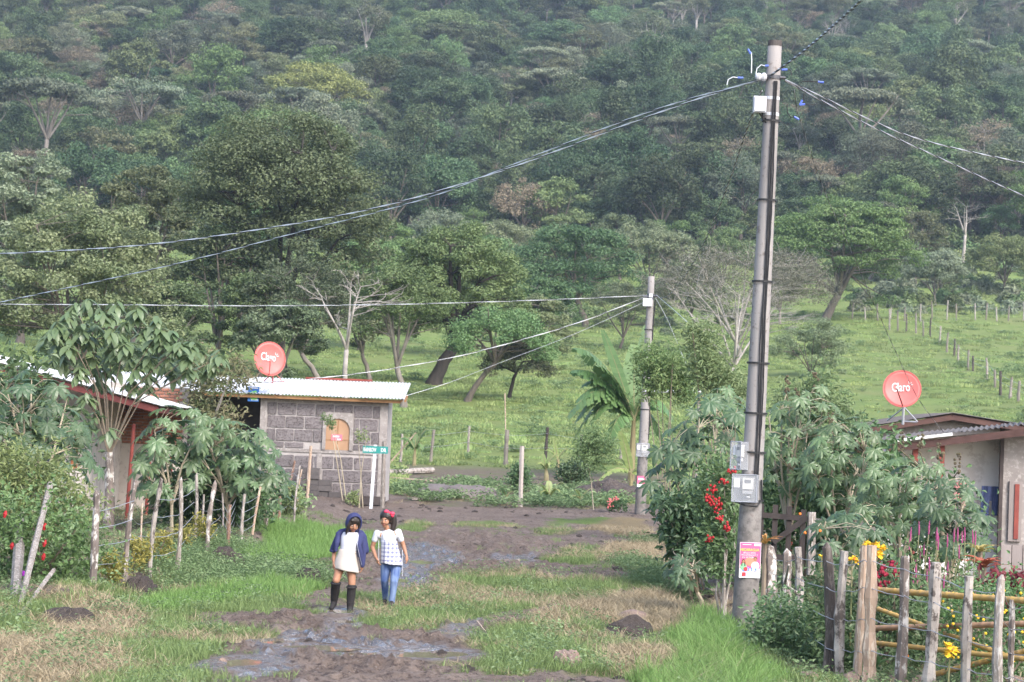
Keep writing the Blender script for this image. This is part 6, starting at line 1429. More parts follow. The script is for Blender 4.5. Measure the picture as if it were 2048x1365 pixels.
def spikes_plant():
    D = 28.0; b = xz_on_ground(1880, 1290, D); t = thing('pink_spike_plant', 'clump of tall magenta flower spikes in the garden behind the fence', 'plant', b); rd = random.Random(6)
    mb = MB(); rs = np.random.default_rng(6); C = []
    for i in range(34):
        x, y = rd.uniform(1815, 1962), rd.uniform(1062, 1185); y += max(0, (x - 1890) * .3); p = P(x, y, D + rd.uniform(-.5, .5)) - b; a = Vector((p.x * .75 + rd.uniform(-.1, .1), p.y, max(p.z - rd.uniform(.5, .8), 0.0)))
        mb.tube([a, p], .006, 4, False); m2 = MB(); m2.tube([p + Vector((0, 0, -.04)), p + Vector((0, 0, .04)), p + Vector((rd.uniform(-.01, .01), 0, .13))], [.008, .012, .004], 6); m2.build('flower_spike', MAGF, t)
        for k in range(14): C.append(a.lerp(p, rd.uniform(0, .8)) + Vector([rd.gauss(0, .05) for _ in range(3)]))
    mb.build('stem', STEM_G, t); C = np.array([tuple(c) for c in C]); tag(link('foliage', leaf_cloud('foliage', C, rs.normal(0, .6, C.shape) + np.array([0, -.2, .6]), .09, rs.uniform(0, 1, len(C)), .35), t, FINE), kind='stuff')
spikes_plant()
def strap_plant(name, label, base_px, D, n, len_px, mat, seed, wide=.06, cat='plant', spread=1.0, top=None, arch=.6):
    """rosette of strap leaves, each its own part"""
    rd = random.Random(seed); s = F_PX / D; b = P(*base_px, D) if top else xz_on_ground(*base_px, D); t = thing(name, label, cat, b)
    if top: mb = MB(); g = zt(b.x, b.y) - b.z; mb.tube([(0, 0, g - .05), (0, 0, .03)], .035, 6); mb.build('stem', STEM_B, t)
    for i in range(n):
        a = 6.283 * i / n + rd.uniform(-.3, .3); L = len_px / s * rd.uniform(.7, 1.1); up = rd.uniform(.35, 1.2); V = []; F = []; k = 6; w = wide * rd.uniform(.8, 1.2); T = []
        for j in range(k + 1):
            u = j / k; r_ = L * u * spread * (.5 + .5 * u) / (1 + .35 * up); z = L * up * u - L * arch * up * u * u; ww = w * (math.sin(math.pi * (.12 + .86 * u)) ** .7); c_, s_ = math.cos(a), math.sin(a)
            V += [(r_ * c_ - ww * s_, r_ * s_ + ww * c_, z + ww * .4), (r_ * c_, r_ * s_, z), (r_ * c_ + ww * s_, r_ * s_ - ww * c_, z + ww * .4)]; T += [u] * 3
        for j in range(k):
            q = 3 * j; F += [(q, q + 1, q + 4), (q, q + 4, q + 3), (q + 1, q + 2, q + 5), (q + 1, q + 5, q + 4)]
        link('leaf', np_mesh('leaf', V, np.array(F), {'tint': T}, smooth=True), t, mat)
    return t
BRO = leafmat('bromeliad_leaf', (.30, .22, .03), (.62, .24, .03), rnd=.1); BRO2 = leafmat('red_bromeliad_leaf', (.20, .07, .03), (.50, .10, .03), rnd=.1); BRO3 = leafmat('yellowgreen_strap', (.30, .27, .06), (.45, .33, .06), rnd=.1)
strap_plant('bromeliad', 'orange and yellow strap-leaved plant just right of the tall pole', (1530, 1092), 31.5, 16, 46, BRO, 1, .025, top=True)
strap_plant('bromeliad', 'orange red strap-leaved plant before the grey house corner', (1968, 1140), 28, 22, 62, BRO2, 2, .028, top=True)
strap_plant('bromeliad', 'yellow-green strap-leaved plant above the orange red one', (1960, 1108), 28.6, 14, 44, BRO3, 3, .03, top=True)
CANNA = leaf_material('canna_leaf', (.075, .17, .05), (.11, .22, .07), .4, .4)
def canna(label, base_px, D, top_px, fl, n, seed, L=62):
    t = strap_plant('canna', label, base_px, D, n, L, CANNA, seed, .07, spread=.5, arch=.35); b = t.location; tp = P(*top_px, D) - b; mb = MB(); mb.tube([(0, 0, 0), tp * .5, tp], [.014, .012, .008], 5); mb.build('stem', STEM_G, t); rd = random.Random(seed)
    for (x, y) in fl:
        p = P(x, y, D - .1) - b; mb = MB()
        for k in range(7):
            d = Vector((rd.uniform(-1, 1), rd.uniform(-1, .3), rd.uniform(-.5, 1))).normalized(); n_ = frame(d)[0]; q = p + d * .045; mb.add([p, q + n_ * .035, p + d * .085 + Vector((0, 0, -.01)), q - n_ * .035], [(0, 1, 2), (0, 2, 3)]); mb.ball(p + d * .03, .022, 5, 3)
        mb.build('flower', YELF, t)
    return t
canna('tall yellow canna flowering above the two thick tan posts', (1745, 1330), 25.8, (1750, 1095), ((1735, 1090), (1752, 1092), (1764, 1100), (1745, 1105), (1758, 1110)), 6, 3, 90)
canna('small yellow canna bloom between the dark post and tan posts', (1700, 1320), 26.2, (1704, 1118), ((1702, 1118), (1708, 1122)), 5, 4, 70)
canna('yellow canna bloom standing at the bottom right in front of the bamboo', (1895, 1400), 23.2, (1900, 1300), ((1896, 1294), (1906, 1300), (1898, 1308)), 4, 5, 50)
canna('yellow canna bud left of the dark squared post', (1640, 1320), 27, (1643, 1115), ((1643, 1116),), 5, 6, 80)

# tall shrub with ovate leaves, left yard
def ovate_tree():
    D = 47.5; b = xz_on_ground(217, 1062, D); s = F_PX / D; t = thing('tall_leafy_shrub', 'tall shrub with fanning stems and big drooping leaves before the brick porch', 'shrub', b); rd = random.Random(12)
    f = P(218, 905, D) - b; mb = MB(); mb.tube([(0, 0, -.2), f * .5 + Vector((.03, 0, 0)), f], [.13, .11, .10], 9, True, .1); mb.build('trunk', SPOTTED, t)
    W_ = [(150, 612), (200, 622), (250, 650), (312, 640), (345, 662), (130, 660), (180, 682), (230, 700), (290, 690), (350, 700), (402, 702), (425, 722), (380, 742), (330, 740), (272, 742), (212, 742), (160, 742), (118, 712), (172, 792), (178, 850), (196, 828), (160, 884), (218, 862), (292, 776), (360, 690), (300, 720), (240, 670), (190, 650), (410, 735), (90, 690), (135, 632), (175, 605), (222, 632), (270, 630), (290, 662), (330, 682), (375, 715), (385, 690), (440, 705), (350, 745), (300, 752), (245, 722), (185, 712), (140, 690), (105, 665), (260, 690), (165, 655), (230, 668), (320, 660), (200, 765), (160, 815)]
    W_ = [(w_, 12) for w_ in W_] + [(w_, 9) for w_ in rand_in([(100, 650), (150, 605), (250, 600), (330, 640), (400, 690), (445, 715), (400, 755), (300, 765), (200, 775), (110, 725)], 34, rd)]
    bag = []; done = 0
    for i, ((x, y), nl) in enumerate(W_):
        p = P(x, y, D + rd.uniform(-.9, .9)) - b; m_ = f.lerp(p, .5) + Vector((rd.uniform(-.08, .08) - (p.x - f.x) * .2, 0, .1)); mb = MB()
        if i % 6 == 0: mb.tube([f * .96, m_, p], [.017, .013, .009], 6); mb.build('branch', STEM_B, t)
        for k in range(nl):
            a = 6.283 * k / nl + rd.uniform(-.3, .3); d = Vector((math.cos(a), math.sin(a), rd.uniform(-.9, .35))); done += 1
            put_leaf(rd.choice(OVA), t, p + Vector((0, 0, rd.uniform(-.1, .08))), Vector((0, -.15, 1)) + d * rd.uniform(.1, .7), d, rd.uniform(.22, .38), bag=bag if done > 290 else None)
    V, Fc, T, n0 = [], [], [], 0
    for me, M in bag:
        co = np.empty(len(me.vertices) * 3, np.float32); me.vertices.foreach_get('co', co); co = co.reshape(-1, 3) @ np.array(M.to_3x3()).T + np.array(M.translation); V.append(co)
        Fc.append(np.array([tuple(q.vertices) for q in me.polygons]) + n0); tt = np.empty(len(me.vertices), np.float32); me.attributes['tint'].data.foreach_get('value', tt); T.append(tt); n0 += len(co)
    tag(link('foliage', np_mesh('foliage', np.concatenate(V), np.concatenate(Fc), {'tint': np.concatenate(T)}, True), t, OVATE_M), kind='stuff')
ovate_tree()
# banana plants
def banana_leaf(mat, base, tip, bow, width, root, seed, torn=.5, side=None):
    rd = random.Random(seed); base, tip = Vector(base), Vector(tip); n = 18; V = []; F = []; T = []
    d = tip - base; up = Vector((0, 0, 1)); ax = d.cross(up); ax = ax.normalized() if ax.length > .05 else Vector((1, 0, 0))
    if side is not None: ax = Vector(side).normalized()
    def pt(u): return base.lerp(tip, u) + up * (bow * 4 * u * (1 - u))
    for i in range(n):
        u0, u1 = .08 + .92 * i / n, .08 + .92 * (i + (1 - .3 * torn * rd.uniform(0, 1))) / n
        for sg in (-1, 1):
            w0, w1 = [width * .5 * math.sin(math.pi * (.1 + .86 * u)) ** .6 for u in (u0, u1)]; sag = rd.uniform(.8, 1.5) * torn; fw = (tip - base).normalized() * (.25 * w1)
            k = len(V); V += [pt(u0), pt(u1), pt(u1) + ax * sg * w1 - up * (w1 * sag) + fw, pt(u0) + ax * sg * w0 - up * (w0 * sag) + fw]; T += [rd.uniform(.1, .9)] * 4
            F.append((k, k + 1, k + 2)); F.append((k, k + 2, k + 3))
    o = link('leaf', np_mesh('leaf', [tuple(v) for v in V], np.array(F), {'tint': T}), root, mat)
    mb = MB(); mb.tube([pt(u) + Vector((0, 0, .008)) for u in np.linspace(0, 1, 7)], [.028, .024, .02, .016, .012, .008, .004], 5); mb.build('midrib', STEM_G, o)
def banana(label, base_px, leaves, mat, seed, stem_top, wd=.6, sr=.13, name='banana_plant', torn=.6, D=None):
    b = G(*base_px) if D is None else xz_on_ground(*base_px, D); D = b.y; t = thing(name, label, 'banana plant', b); rd = random.Random(seed); c = P(*stem_top, D) - b
    mb = MB(); mb.tube([(0, 0, -.2), c * .5, c], [sr * 1.2, sr, sr * .6], 9); mb.build('stem', surf('banana_stem', (.24, .22, .11), (.17, .13, .08), 4, (1, 1, .3), bmp=.3), t)
    for i, (x, y, bow, w_, dy, *sd) in enumerate(leaves):
        tip = P(x, y, D + dy) - b; banana_leaf(mat if not (len(sd) > 1) else sd[1], c * .97, tip, bow, w_ * wd, t, seed * 31 + i, torn if not sd else sd[0], (1, .2, 0) if sd else None)
    return t
banana('big banana plant with tattered arching leaves left of the farther pole', (1262, 962), ((1146, 696, .8, 1.35, -.5), (1142, 742, .7, 1.35, -.2), (1152, 802, .95, 1.4, -.4), (1146, 882, 1.3, 1.3, .2), (1165, 770, .8, 1.3, .4), (1150, 845, 1.2, 1.2, -.3), (1205, 660, .1, .52, -.3, .08), (1136, 835, 1.2, 1.3, -.9), (1190, 730, .6, 1.2, -1.0), (1345, 840, .9, 1.2, -.6), (1268, 690, .05, 1.0, .4, .1), (1318, 790, .7, .9, -.6), (1210, 905, .9, .9, -1.0), (1330, 900, .9, .9, .4), (1180, 850, 1.0, .9, -.8), (1292, 650, .1, .7, .8, .6)), BANANA_M, 3, (1268, 835), 1.0)
banana('low light green banana shoot at the foot of the farther pole', (1262, 985), ((1240, 862, .1, .8, -.3, .1), (1322, 940, .3, .6, -.3), (1180, 985, .5, .7, -.6), (1215, 930, .4, .7, .2), (1305, 1000, .4, .6, -.4)), BANANA_Y, 5, (1262, 945), .5, .08)
banana('young yellowish banana plant with upright shoots in the dug yard', (1093, 962), ((1085, 905, .0, .7, 0, .1), (1072, 930, .2, .7, -.2), (1118, 912, .25, .7, .1), (1100, 935, .3, .6, -.3)), BANANA_Y, 7, (1092, 940), .34, .1)
banana('taller young banana shoot with pale top leaves in the dug yard', (1116, 956), ((1108, 878, .0, .7, 0, .1), (1140, 900, .2, .7, 0), (1090, 902, .2, .6, -.1)), BANANA_Y, 8, (1116, 920), .3, .09)
banana('small banana plant beside the right corner of the block house', (828, 932), ((800, 880, .3, .8, -.2), (860, 862, .35, .9, 0), (846, 898, .3, .8, -.3), (812, 900, .3, .8, .2), (832, 868, .0, .7, .1, .1)), BANANA_M, 9, (830, 900), .4, .08)
banana('broad leaved yellow-green clump at the lane edge before the young bananas', (1098, 1010), ((1072, 972, .2, .8, -.3), (1128, 968, .2, .8, 0), (1098, 962, .1, .8, .2), (1080, 990, .2, .7, -.4), (1120, 985, .2, .7, -.3)), BANANA_Y, 10, (1098, 995), .3, .05, 'broad_leaved_plant', .1)
banana('slender yellow-green plant at the lane edge before the soil heap', (1160, 1012), ((1150, 980, .1, .7, -.2), (1192, 982, .2, .7, 0), (1140, 995, .1, .6, -.2)), BANANA_Y, 11, (1162, 1000), .25, .04, 'broad_leaved_plant', .1)
banana('small green plant at the lane edge left of the concrete post', (1012, 1005), ((1000, 975, .1, .8, -.2), (1030, 985, .1, .7, 0), (1006, 990, .1, .6, .2)), BANANA_M, 12, (1012, 995), .25, .04, 'broad_leaved_plant', .1)
leafy_mass('round_bush', 'round dark green bush among the young bananas', 'bush', (1146, 975), G(1146, 975).y, [(1118, 935), (1145, 922), (1175, 935), (1178, 965), (1120, 968)], 1600, .16, leaf_material('round_bush_leaf', (.05, .105, .035), (.09, .155, .055)), 60, .4, 4)
leafy_mass('round_bush', 'dark green bush beside the lone concrete post', 'bush', (1045, 985), G(1045, 985).y, [(1020, 935), (1050, 930), (1062, 980), (1020, 985)], 900, .15, FINE, 61, .3, 4)
leafy_mass('red_flower_plant', 'low plant with salmon flower heads left of the farther pole base', 'plant', (1230, 1025), G(1230, 1025).y, [(1212, 1000), (1250, 1000), (1252, 1020), (1212, 1020)], 320, .13, FINE, 62, .2, 4, None, (PINKF, .05, ((1222, 1002), (1232, 998), (1218, 1010)), 'cluster'))
leafy_mass('feathery_sapling', 'slender sapling with feathery round crown beside the soil heap', 'sapling', (1190, 1022), G(1190, 1022).y, [(1160, 880), (1185, 848), (1215, 870), (1228, 905), (1200, 935), (1165, 925), (1150, 905)], 2400, .13, leafmat('moringa_leaf', (.10, .18, .05), (.17, .25, .085)), 63, .6, 1, STEM_T, wide=.35)
leafy_mass('drooping_tree', 'light green drooping tree wrapped round the farther pole', 'tree', (1335, 1000), 66, [(1280, 710), (1310, 695), (1350, 710), (1400, 740), (1400, 790), (1360, 800), (1330, 770), (1290, 790), (1275, 740)], 3600, .16, leafmat('droop_leaf', (.09, .17, .045), (.18, .25, .075)), 64, .6, 5, STEM_B, wide=.3)
leafy_mass('feathery_tree', 'tall feathery pale green tree just left of the tall pole', 'tree', (1440, 1000), 55, [(1385, 690), (1380, 650), (1410, 665), (1440, 720), (1470, 760), (1500, 800), (1440, 800), (1400, 760)], 3400, .15, leafmat('feather_pale', (.12, .19, .06), (.22, .28, .11)), 65, .6, 6, STEM_B, wide=.3)
leafy_mass('feathery_tree', 'pale leafy shrub top rising right of the tall pole', 'tree', (1600, 1000), 52, [(1560, 800), (1640, 760), (1650, 740), (1670, 800), (1720, 850), (1600, 870)], 2200, .15, leafmat('feather_pale2', (.10, .175, .055), (.19, .25, .10)), 66, .6, 5, STEM_B, wide=.35)
leafy_mass('house_sapling', 'thin sapling with sparse leaf tufts before the arched window', 'sapling', (693, 1008), 72.3, [(645, 828), (662, 832), (672, 850), (660, 858), (645, 845)], 260, .10, leafmat('sapling_leaf', (.11, .18, .05), (.18, .25, .08)), 67, .3, 2, STEM_T, wide=.4)
leafy_mass('sapling_sprig', 'small leaf tuft of a thin sapling right of the arched window', 'sapling', (722, 1010), 72.1, [(712, 862), (735, 860), (738, 880), (715, 885)], 160, .10, HIBL, 69, .2, 2, STEM_T, wide=.4)
leafy_mass('low_plant', 'small light green plant at the foot of the thin sapling', 'plant', (703, 1012), 72.0, [(692, 985), (715, 985), (718, 1008), (695, 1008)], 220, .11, HIBL, 68, .15, 3)
# ------------------------------------------------------------------ grass of the lane
_r = ray(684, 1226); GIRL = _r * (-EYE[2] / _r[2])
def lane_grass():
    rs = np.random.default_rng(17)
    lawn = [tuft_src('lawn_tuft', 11, 28, .12, .13, GRASS_M, .005, 3, .8), tuft_src('lawn_tuft', 12, 28, .09, .15, GRASS_M, .005, 3, 1.0), tuft_src('lawn_tuft', 13, 24, .17, .12, GRASS_M, .0055, 3, .6)]
    lush = [tuft_src('lush_tuft', 14, 30, .26, .12, LUSH_M, .005, 3, .55), tuft_src('lush_tuft', 15, 30, .19, .14, LUSH_M, .005, 3, .7)]
    tall = [tuft_src('tall_tuft', 16, 30, .58, .14, LUSH_M, .005, 4, .8), tuft_src('tall_tuft', 17, 26, .44, .16, GRASS_M, .005, 4, 1.0), tuft_src('tall_tuft', 23, 26, .36, .16, LUSH_M, .005, 4, 1.2), tuft_src('tall_tuft', 24, 7, .5, .16, DRY_M, .004, 4, 1.0)]
    straw = [tuft_src('straw_tuft', 18, 26, .15, .17, DRY_M, .005, 3, 1.6), tuft_src('straw_tuft', 19, 26, .20, .14, DRY_M, .005, 3, 1.1)]
    weed = [weed_src('weed', 20, 60, .20, .22, WEED_M, .042), weed_src('weed', 21, 50, .13, .26, WEED_M, .04)]
    def sample(n, y0, y1, pw=1.0):
        y = y0 + (y1 - y0) * rs.uniform(0, 1, n) ** pw; x = rs.uniform(-.26, .26, n) * (y + 2); return x, y
    def emit(name, label, srcs, x, y, s, lean=.0):
        n = len(x); sz = s * rs.uniform(.65, 1.3, n)
        o = gn_scatter(name, srcs, np.stack([x, y, terrain(x, y) - .01], 1), np.stack([rs.normal(0, .12, n), rs.normal(0, .12, n), rs.uniform(0, 6.28, n)], 1), np.stack([sz, sz, sz * rs.uniform(.6, 1.15, n)], 1), rs.integers(0, len(srcs), n)); tag(o, label, 'grass', kind='stuff')
    x, y = sample(120000, 17, 62, 1.5); x, y = (lambda k: (x[k], y[k]))(((x - GIRL[0]) ** 2 + ((y - GIRL[1] + .35) * .8) ** 2 > .45 ** 2)); mk = masks(x, y)
    patch = fbm(x * 1.1, y * .8, 61, 3); n_ = rs.uniform(0, 1, len(x))
    k = (mk['grass'] > .5) & (mk['lush'] < .5) & (mk['dry'] < .5) & (n_ < .06 + .94 * sstep(.36, .58, patch)); emit('grass', 'short green grass growing in patches along the muddy lane', lawn, x[k], y[k], 1.0)
    k = (mk['grass'] > .5) & (mk['dry'] < .5) & (n_ < .42 * sstep(.56, .40, patch)); emit('faded_grass', 'faded brownish grass mixed into the green lane patches', straw, x[k], y[k], .9)
    k = (mk['lush'] > .5) & (n_ < .85); emit('lush_grass', 'lush bright green grass beside the lane', lush, x[k], y[k], 1.0)
    k = (mk['dry'] > .5) & (n_ < .8); emit('dry_grass', 'dry straw coloured grass on the lane verges', straw, x[k], y[k], 1.05)
    k = ((mk['weed'] > .5) & (n_ < .42) & (patch > .40)) | ((mk['grass'] > .5) & (n_ > .985)); emit('weeds', 'low broad-leaved weeds beside the lane', weed, x[k], y[k], 1.1)
    k = (mk['yard'] > .5) & (n_ < .16) ; emit('yard_weeds', 'sparse weeds on the bare earth of the yards', weed + straw, x[k], y[k], .9)
    # sparse blades creeping into the mud
    k = (mk['grass'] + mk['lush'] + mk['dry'] + mk['yard'] + mk['wet'] < .5) & (patch > .50) & (n_ < .16); emit('stray_grass', 'stray tufts of grass on the mud', lawn, x[k], y[k], .8)
    # the tall clump at the foot of the tall pole
    n = 1300; px, py = rs.uniform(1310, 1560, n), rs.uniform(1225, 1400, n); pl = [(1350, 1400), (1360, 1320), (1385, 1275), (1430, 1255), (1462, 1275), (1500, 1330), (1520, 1400)]
    k = in_poly(px, py, pl); pts = []
    for a, c in zip(px[k], py[k]):
        r = ray(a, c + 18); t = (0.02 - EYE[2]) / r[2]; pts.append((r[0] * t, r[1] * t))
    pts = np.array(pts); emit('tall_grass', 'tall bright green grass clump at the left foot of the tall pole', tall, pts[:, 0], pts[:, 1], .8)
    x, y = sample(30000, 62, 92); mk = masks(x, y); n_ = rs.uniform(0, 1, len(x)); k = (mk['yard'] > .5) & (n_ < .3) & (fbm(x * .6, y * .5, 62, 3) > .47); emit('far_weeds', 'weeds growing over the dug yard beyond the lane', [weed_src('yard_weed', 22, 46, .3, .35, WEED_M, .12), straw[0]], x[k], y[k], 1.2)
lane_grass()
# ------------------------------------------------------------------ the two girls
SKIN = surf('brown_skin', (.36, .185, .115), (.31, .155, .095), 10, rough=.55, bmp=0, spec=.35)
HAIRM = surf('black_hair', (.016, .012, .011), (.03, .022, .02), 30, (1, 1, .1), rough=.4, bmp=.4, bdist=.004, spec=.5)
def cap_mesh(bm, pts, rad, flat_=1.0, n=10, sub=3):
    """closed round-ended tapered tube along pts; flat_ squashes depth (y)"""
    pts = [Vector(p) for p in pts]; k = len(pts)
    P2, R2 = [], []
    for i in range(k - 1):
        for j in range(sub): t = j / sub; P2.append(pts[i].lerp(pts[i + 1], t)); R2.append(rad[i] * (1 - t) + rad[i + 1] * t)
    P2.append(pts[-1]); R2.append(rad[-1])
    d0 = (P2[1] - P2[0]).normalized(); d1 = (P2[-1] - P2[-2]).normalized(); ring = []
    for a in (.97, .75, .4): ring.append((P2[0] - d0 * R2[0] * a, R2[0] * math.sqrt(1 - a * a)))
    ring += list(zip(P2, R2))
    for a in (.4, .75, .97): ring.append((P2[-1] + d1 * R2[-1] * a, R2[-1] * math.sqrt(1 - a * a)))
    u = None; rows_ = []
    for i, (p, r) in enumerate(ring):
        t = (ring[min(i + 1, len(ring) - 1)][0] - ring[max(i - 1, 0)][0]); t = t.normalized() if t.length > 1e-8 else d0
        if u is None: u, v = frame(t)
        else: u = (u - t * u.dot(t)).normalized(); v = t.cross(u)
        rw = []
        for a in range(n):
            q = u * math.cos(6.2832 * a / n) * r + v * math.sin(6.2832 * a / n) * r; q.y *= flat_; rw.append(bm.verts.new(p + q))
        rows_.append(rw)
    for a, b_ in zip(rows_, rows_[1:]):
        for i in range(n): bm.faces.new((a[i], a[(i + 1) % n], b_[(i + 1) % n], b_[i]))
    bm.faces.new(list(reversed(rows_[0]))); bm.faces.new(rows_[-1])
def blob(name, caps, mat, parent, voxel=.008, smooth=3):
    """several capsules and balls fused into one continuous skin"""
    bm = bmesh.new()
    for c in caps: cap_mesh(bm, c[0], c[1], c[2] if len(c) > 2 else 1.0)
    bmesh.ops.recalc_face_normals(bm, faces=bm.faces[:]); me = bpy.data.meshes.new(name); bm.to_mesh(me); bm.free()
    o = bpy.data.objects.new(name, me); COL.objects.link(o); md = o.modifiers.new('fuse', 'REMESH'); md.mode = 'VOXEL'; md.voxel_size = voxel; md.use_smooth_shade = True
    if smooth: ms = o.modifiers.new('soft', 'SMOOTH'); ms.factor = .5; ms.iterations = smooth
    bpy.context.view_layer.update(); m2 = bpy.data.meshes.new_from_object(o.evaluated_get(bpy.context.evaluated_depsgraph_get())); m2.name = name
    bpy.data.objects.remove(o); bpy.data.meshes.remove(me); m2.materials.clear(); return link(name, m2, parent, mat)
def shell(name, rings, mat, parent, thick=.008, n=28, wob=0.0, smooth=True):
    """garment: open tube through rings (centre, rx, ry[, tilt dz at +x])"""
    V = []; F = []
    for j, rg in enumerate(rings):
        c, rx, ry = Vector(rg[0]), rg[1], rg[2]; tl = rg[3] if len(rg) > 3 else 0; fl = j / max(1, len(rings) - 1)
        for i in range(n):
            a = 6.2832 * i / n; k = 1 + wob * fl * math.sin(a * 7 + j); V.append((c.x + rx * k * math.cos(a), c.y + ry * k * math.sin(a), c.z + tl * math.cos(a) + (.5 * wob * fl * rx * math.sin(a * 5))))
    for j in range(len(rings) - 1):
        for i in range(n): F.append((j * n + i, (j + 1) * n + i, (j + 1) * n + (i + 1) % n, j * n + (i + 1) % n))
    me = bpy.data.meshes.new(name); me.from_pydata(V, [], F); me.update(); me.polygons.foreach_set('use_smooth', np.full(len(F), smooth)); o = link(name, me, parent, mat)
    md = o.modifiers.new('cloth', 'SOLIDIFY'); md.thickness = thick; md.offset = 1; sb = o.modifiers.new('round', 'SUBSURF'); sb.levels = 1; sb.render_levels = 1; return o
def hand(c, d, side, s=1.0):
    """palm, four bent fingers and a thumb as capsules; d points to the finger tips"""
    c, d = Vector(c), Vector(d).normalized(); x = Vector((0, 1, 0)) if abs(d.y) < .8 else Vector((1, 0, 0)); x = (x - d * x.dot(d)).normalized(); nrm = d.cross(x) * side; out = [([c - d * .03, c + d * .035], [.019 * s, .024 * s])]
    for i, (off, L) in enumerate(((-.022, .052), (-.007, .06), (.008, .056), (.021, .043))):
        b = c + d * .045 * s + x * off * s; out.append(([b - d * .02, b + d * L * .45 * s + nrm * .004, b + d * L * .75 * s + nrm * .016, b + d * L * .85 * s + nrm * .03], [.0088 * s, .0082 * s, .0076 * s, .0066 * s]))
    b = c - x * .02 * s; out.append(([b, b - x * .02 * s + d * .02 * s + nrm * .01, b - x * .022 * s + d * .045 * s + nrm * .018], [.011 * s, .0095 * s, .008 * s])); return out
def head_caps(c, s, turn):
    """skull, jaw, nose, ears; turn is a 3x3 rotation"""
    c = Vector(c); L = lambda x, y, z: c + turn @ Vector((x * s, y * s, z * s))
    return [([L(0, .015, .03), L(0, .03, .045)], [.088 * s, .084 * s]), ([L(0, -.012, .02), L(0, -.03, -.04), L(0, -.044, -.082)], [.072 * s, .060 * s, .036 * s]), ([L(-.03, -.05, -.03), L(.03, -.05, -.03)], [.038 * s, .038 * s]),
            ([L(0, -.088, .018), L(0, -.102, -.018)], [.011 * s, .0165 * s]), ([L(-.08, .01, .012), L(-.078, .012, -.02)], [.018 * s, .013 * s]), ([L(.08, .01, .012), L(.078, .012, -.02)], [.018 * s, .013 * s])], L
def face_parts(body, L, s):
    wh = flat('eye_white', (.7, .68, .66), .3); dk = flat('iris_dark', (.015, .01, .008), .2); br = flat('brow_dark', (.02, .014, .012), .8); lp = flat('lip_rose', (.36, .12, .10), .45)
    for sx in (-1, 1):
        mb = MB(); mb.ball(L(sx * .033, -.077, .012), (.0135 * s, .006 * s, .0056 * s), 8, 6); e = mb.build('eye', wh, body, None, True)
        mb = MB(); mb.ball(L(sx * .033, -.0815, .011), (.0078 * s, .0035 * s, .0055 * s), 8, 6); mb.build('iris', dk, e, None, True)
        mb = MB(); mb.tube([L(sx * .015, -.089, .033), L(sx * .034, -.088, .039), L(sx * .053, -.076, .031)], [.004 * s, .005 * s, .003 * s], 5); mb.build('eyebrow', br, body)
    mb = MB(); mb.tube([L(-.024, -.079, -.052), L(-.010, -.089, -.049), L(0, -.091, -.051), L(.010, -.089, -.049), L(.024, -.079, -.052)], [.003 * s, .0062 * s, .0055 * s, .0062 * s, .003 * s], 6); mb.tube([L(-.02, -.080, -.058), L(0, -.090, -.061), L(.02, -.080, -.058)], [.003 * s, .0075 * s, .003 * s], 6); mb.build('lips', lp, body, None, True)
HOOD = surf('navy_fleece', (.040, .046, .125), (.030, .034, .098), 7, rough=.9, bmp=.5, bdist=.006, s3=40); TEE = surf('white_knit', (.60, .60, .645), (.54, .54, .59), 9, rough=.9, bmp=.4, bdist=.006); SKIRT = surf('cream_skirt', (.50, .45, .41), (.44, .395, .36), 8, rough=.9, bmp=.3, bdist=.005); BOOT = surf('black_suede', (.018, .016, .018), (.03, .027, .028), 12, rough=.85, bmp=.4, bdist=.006)
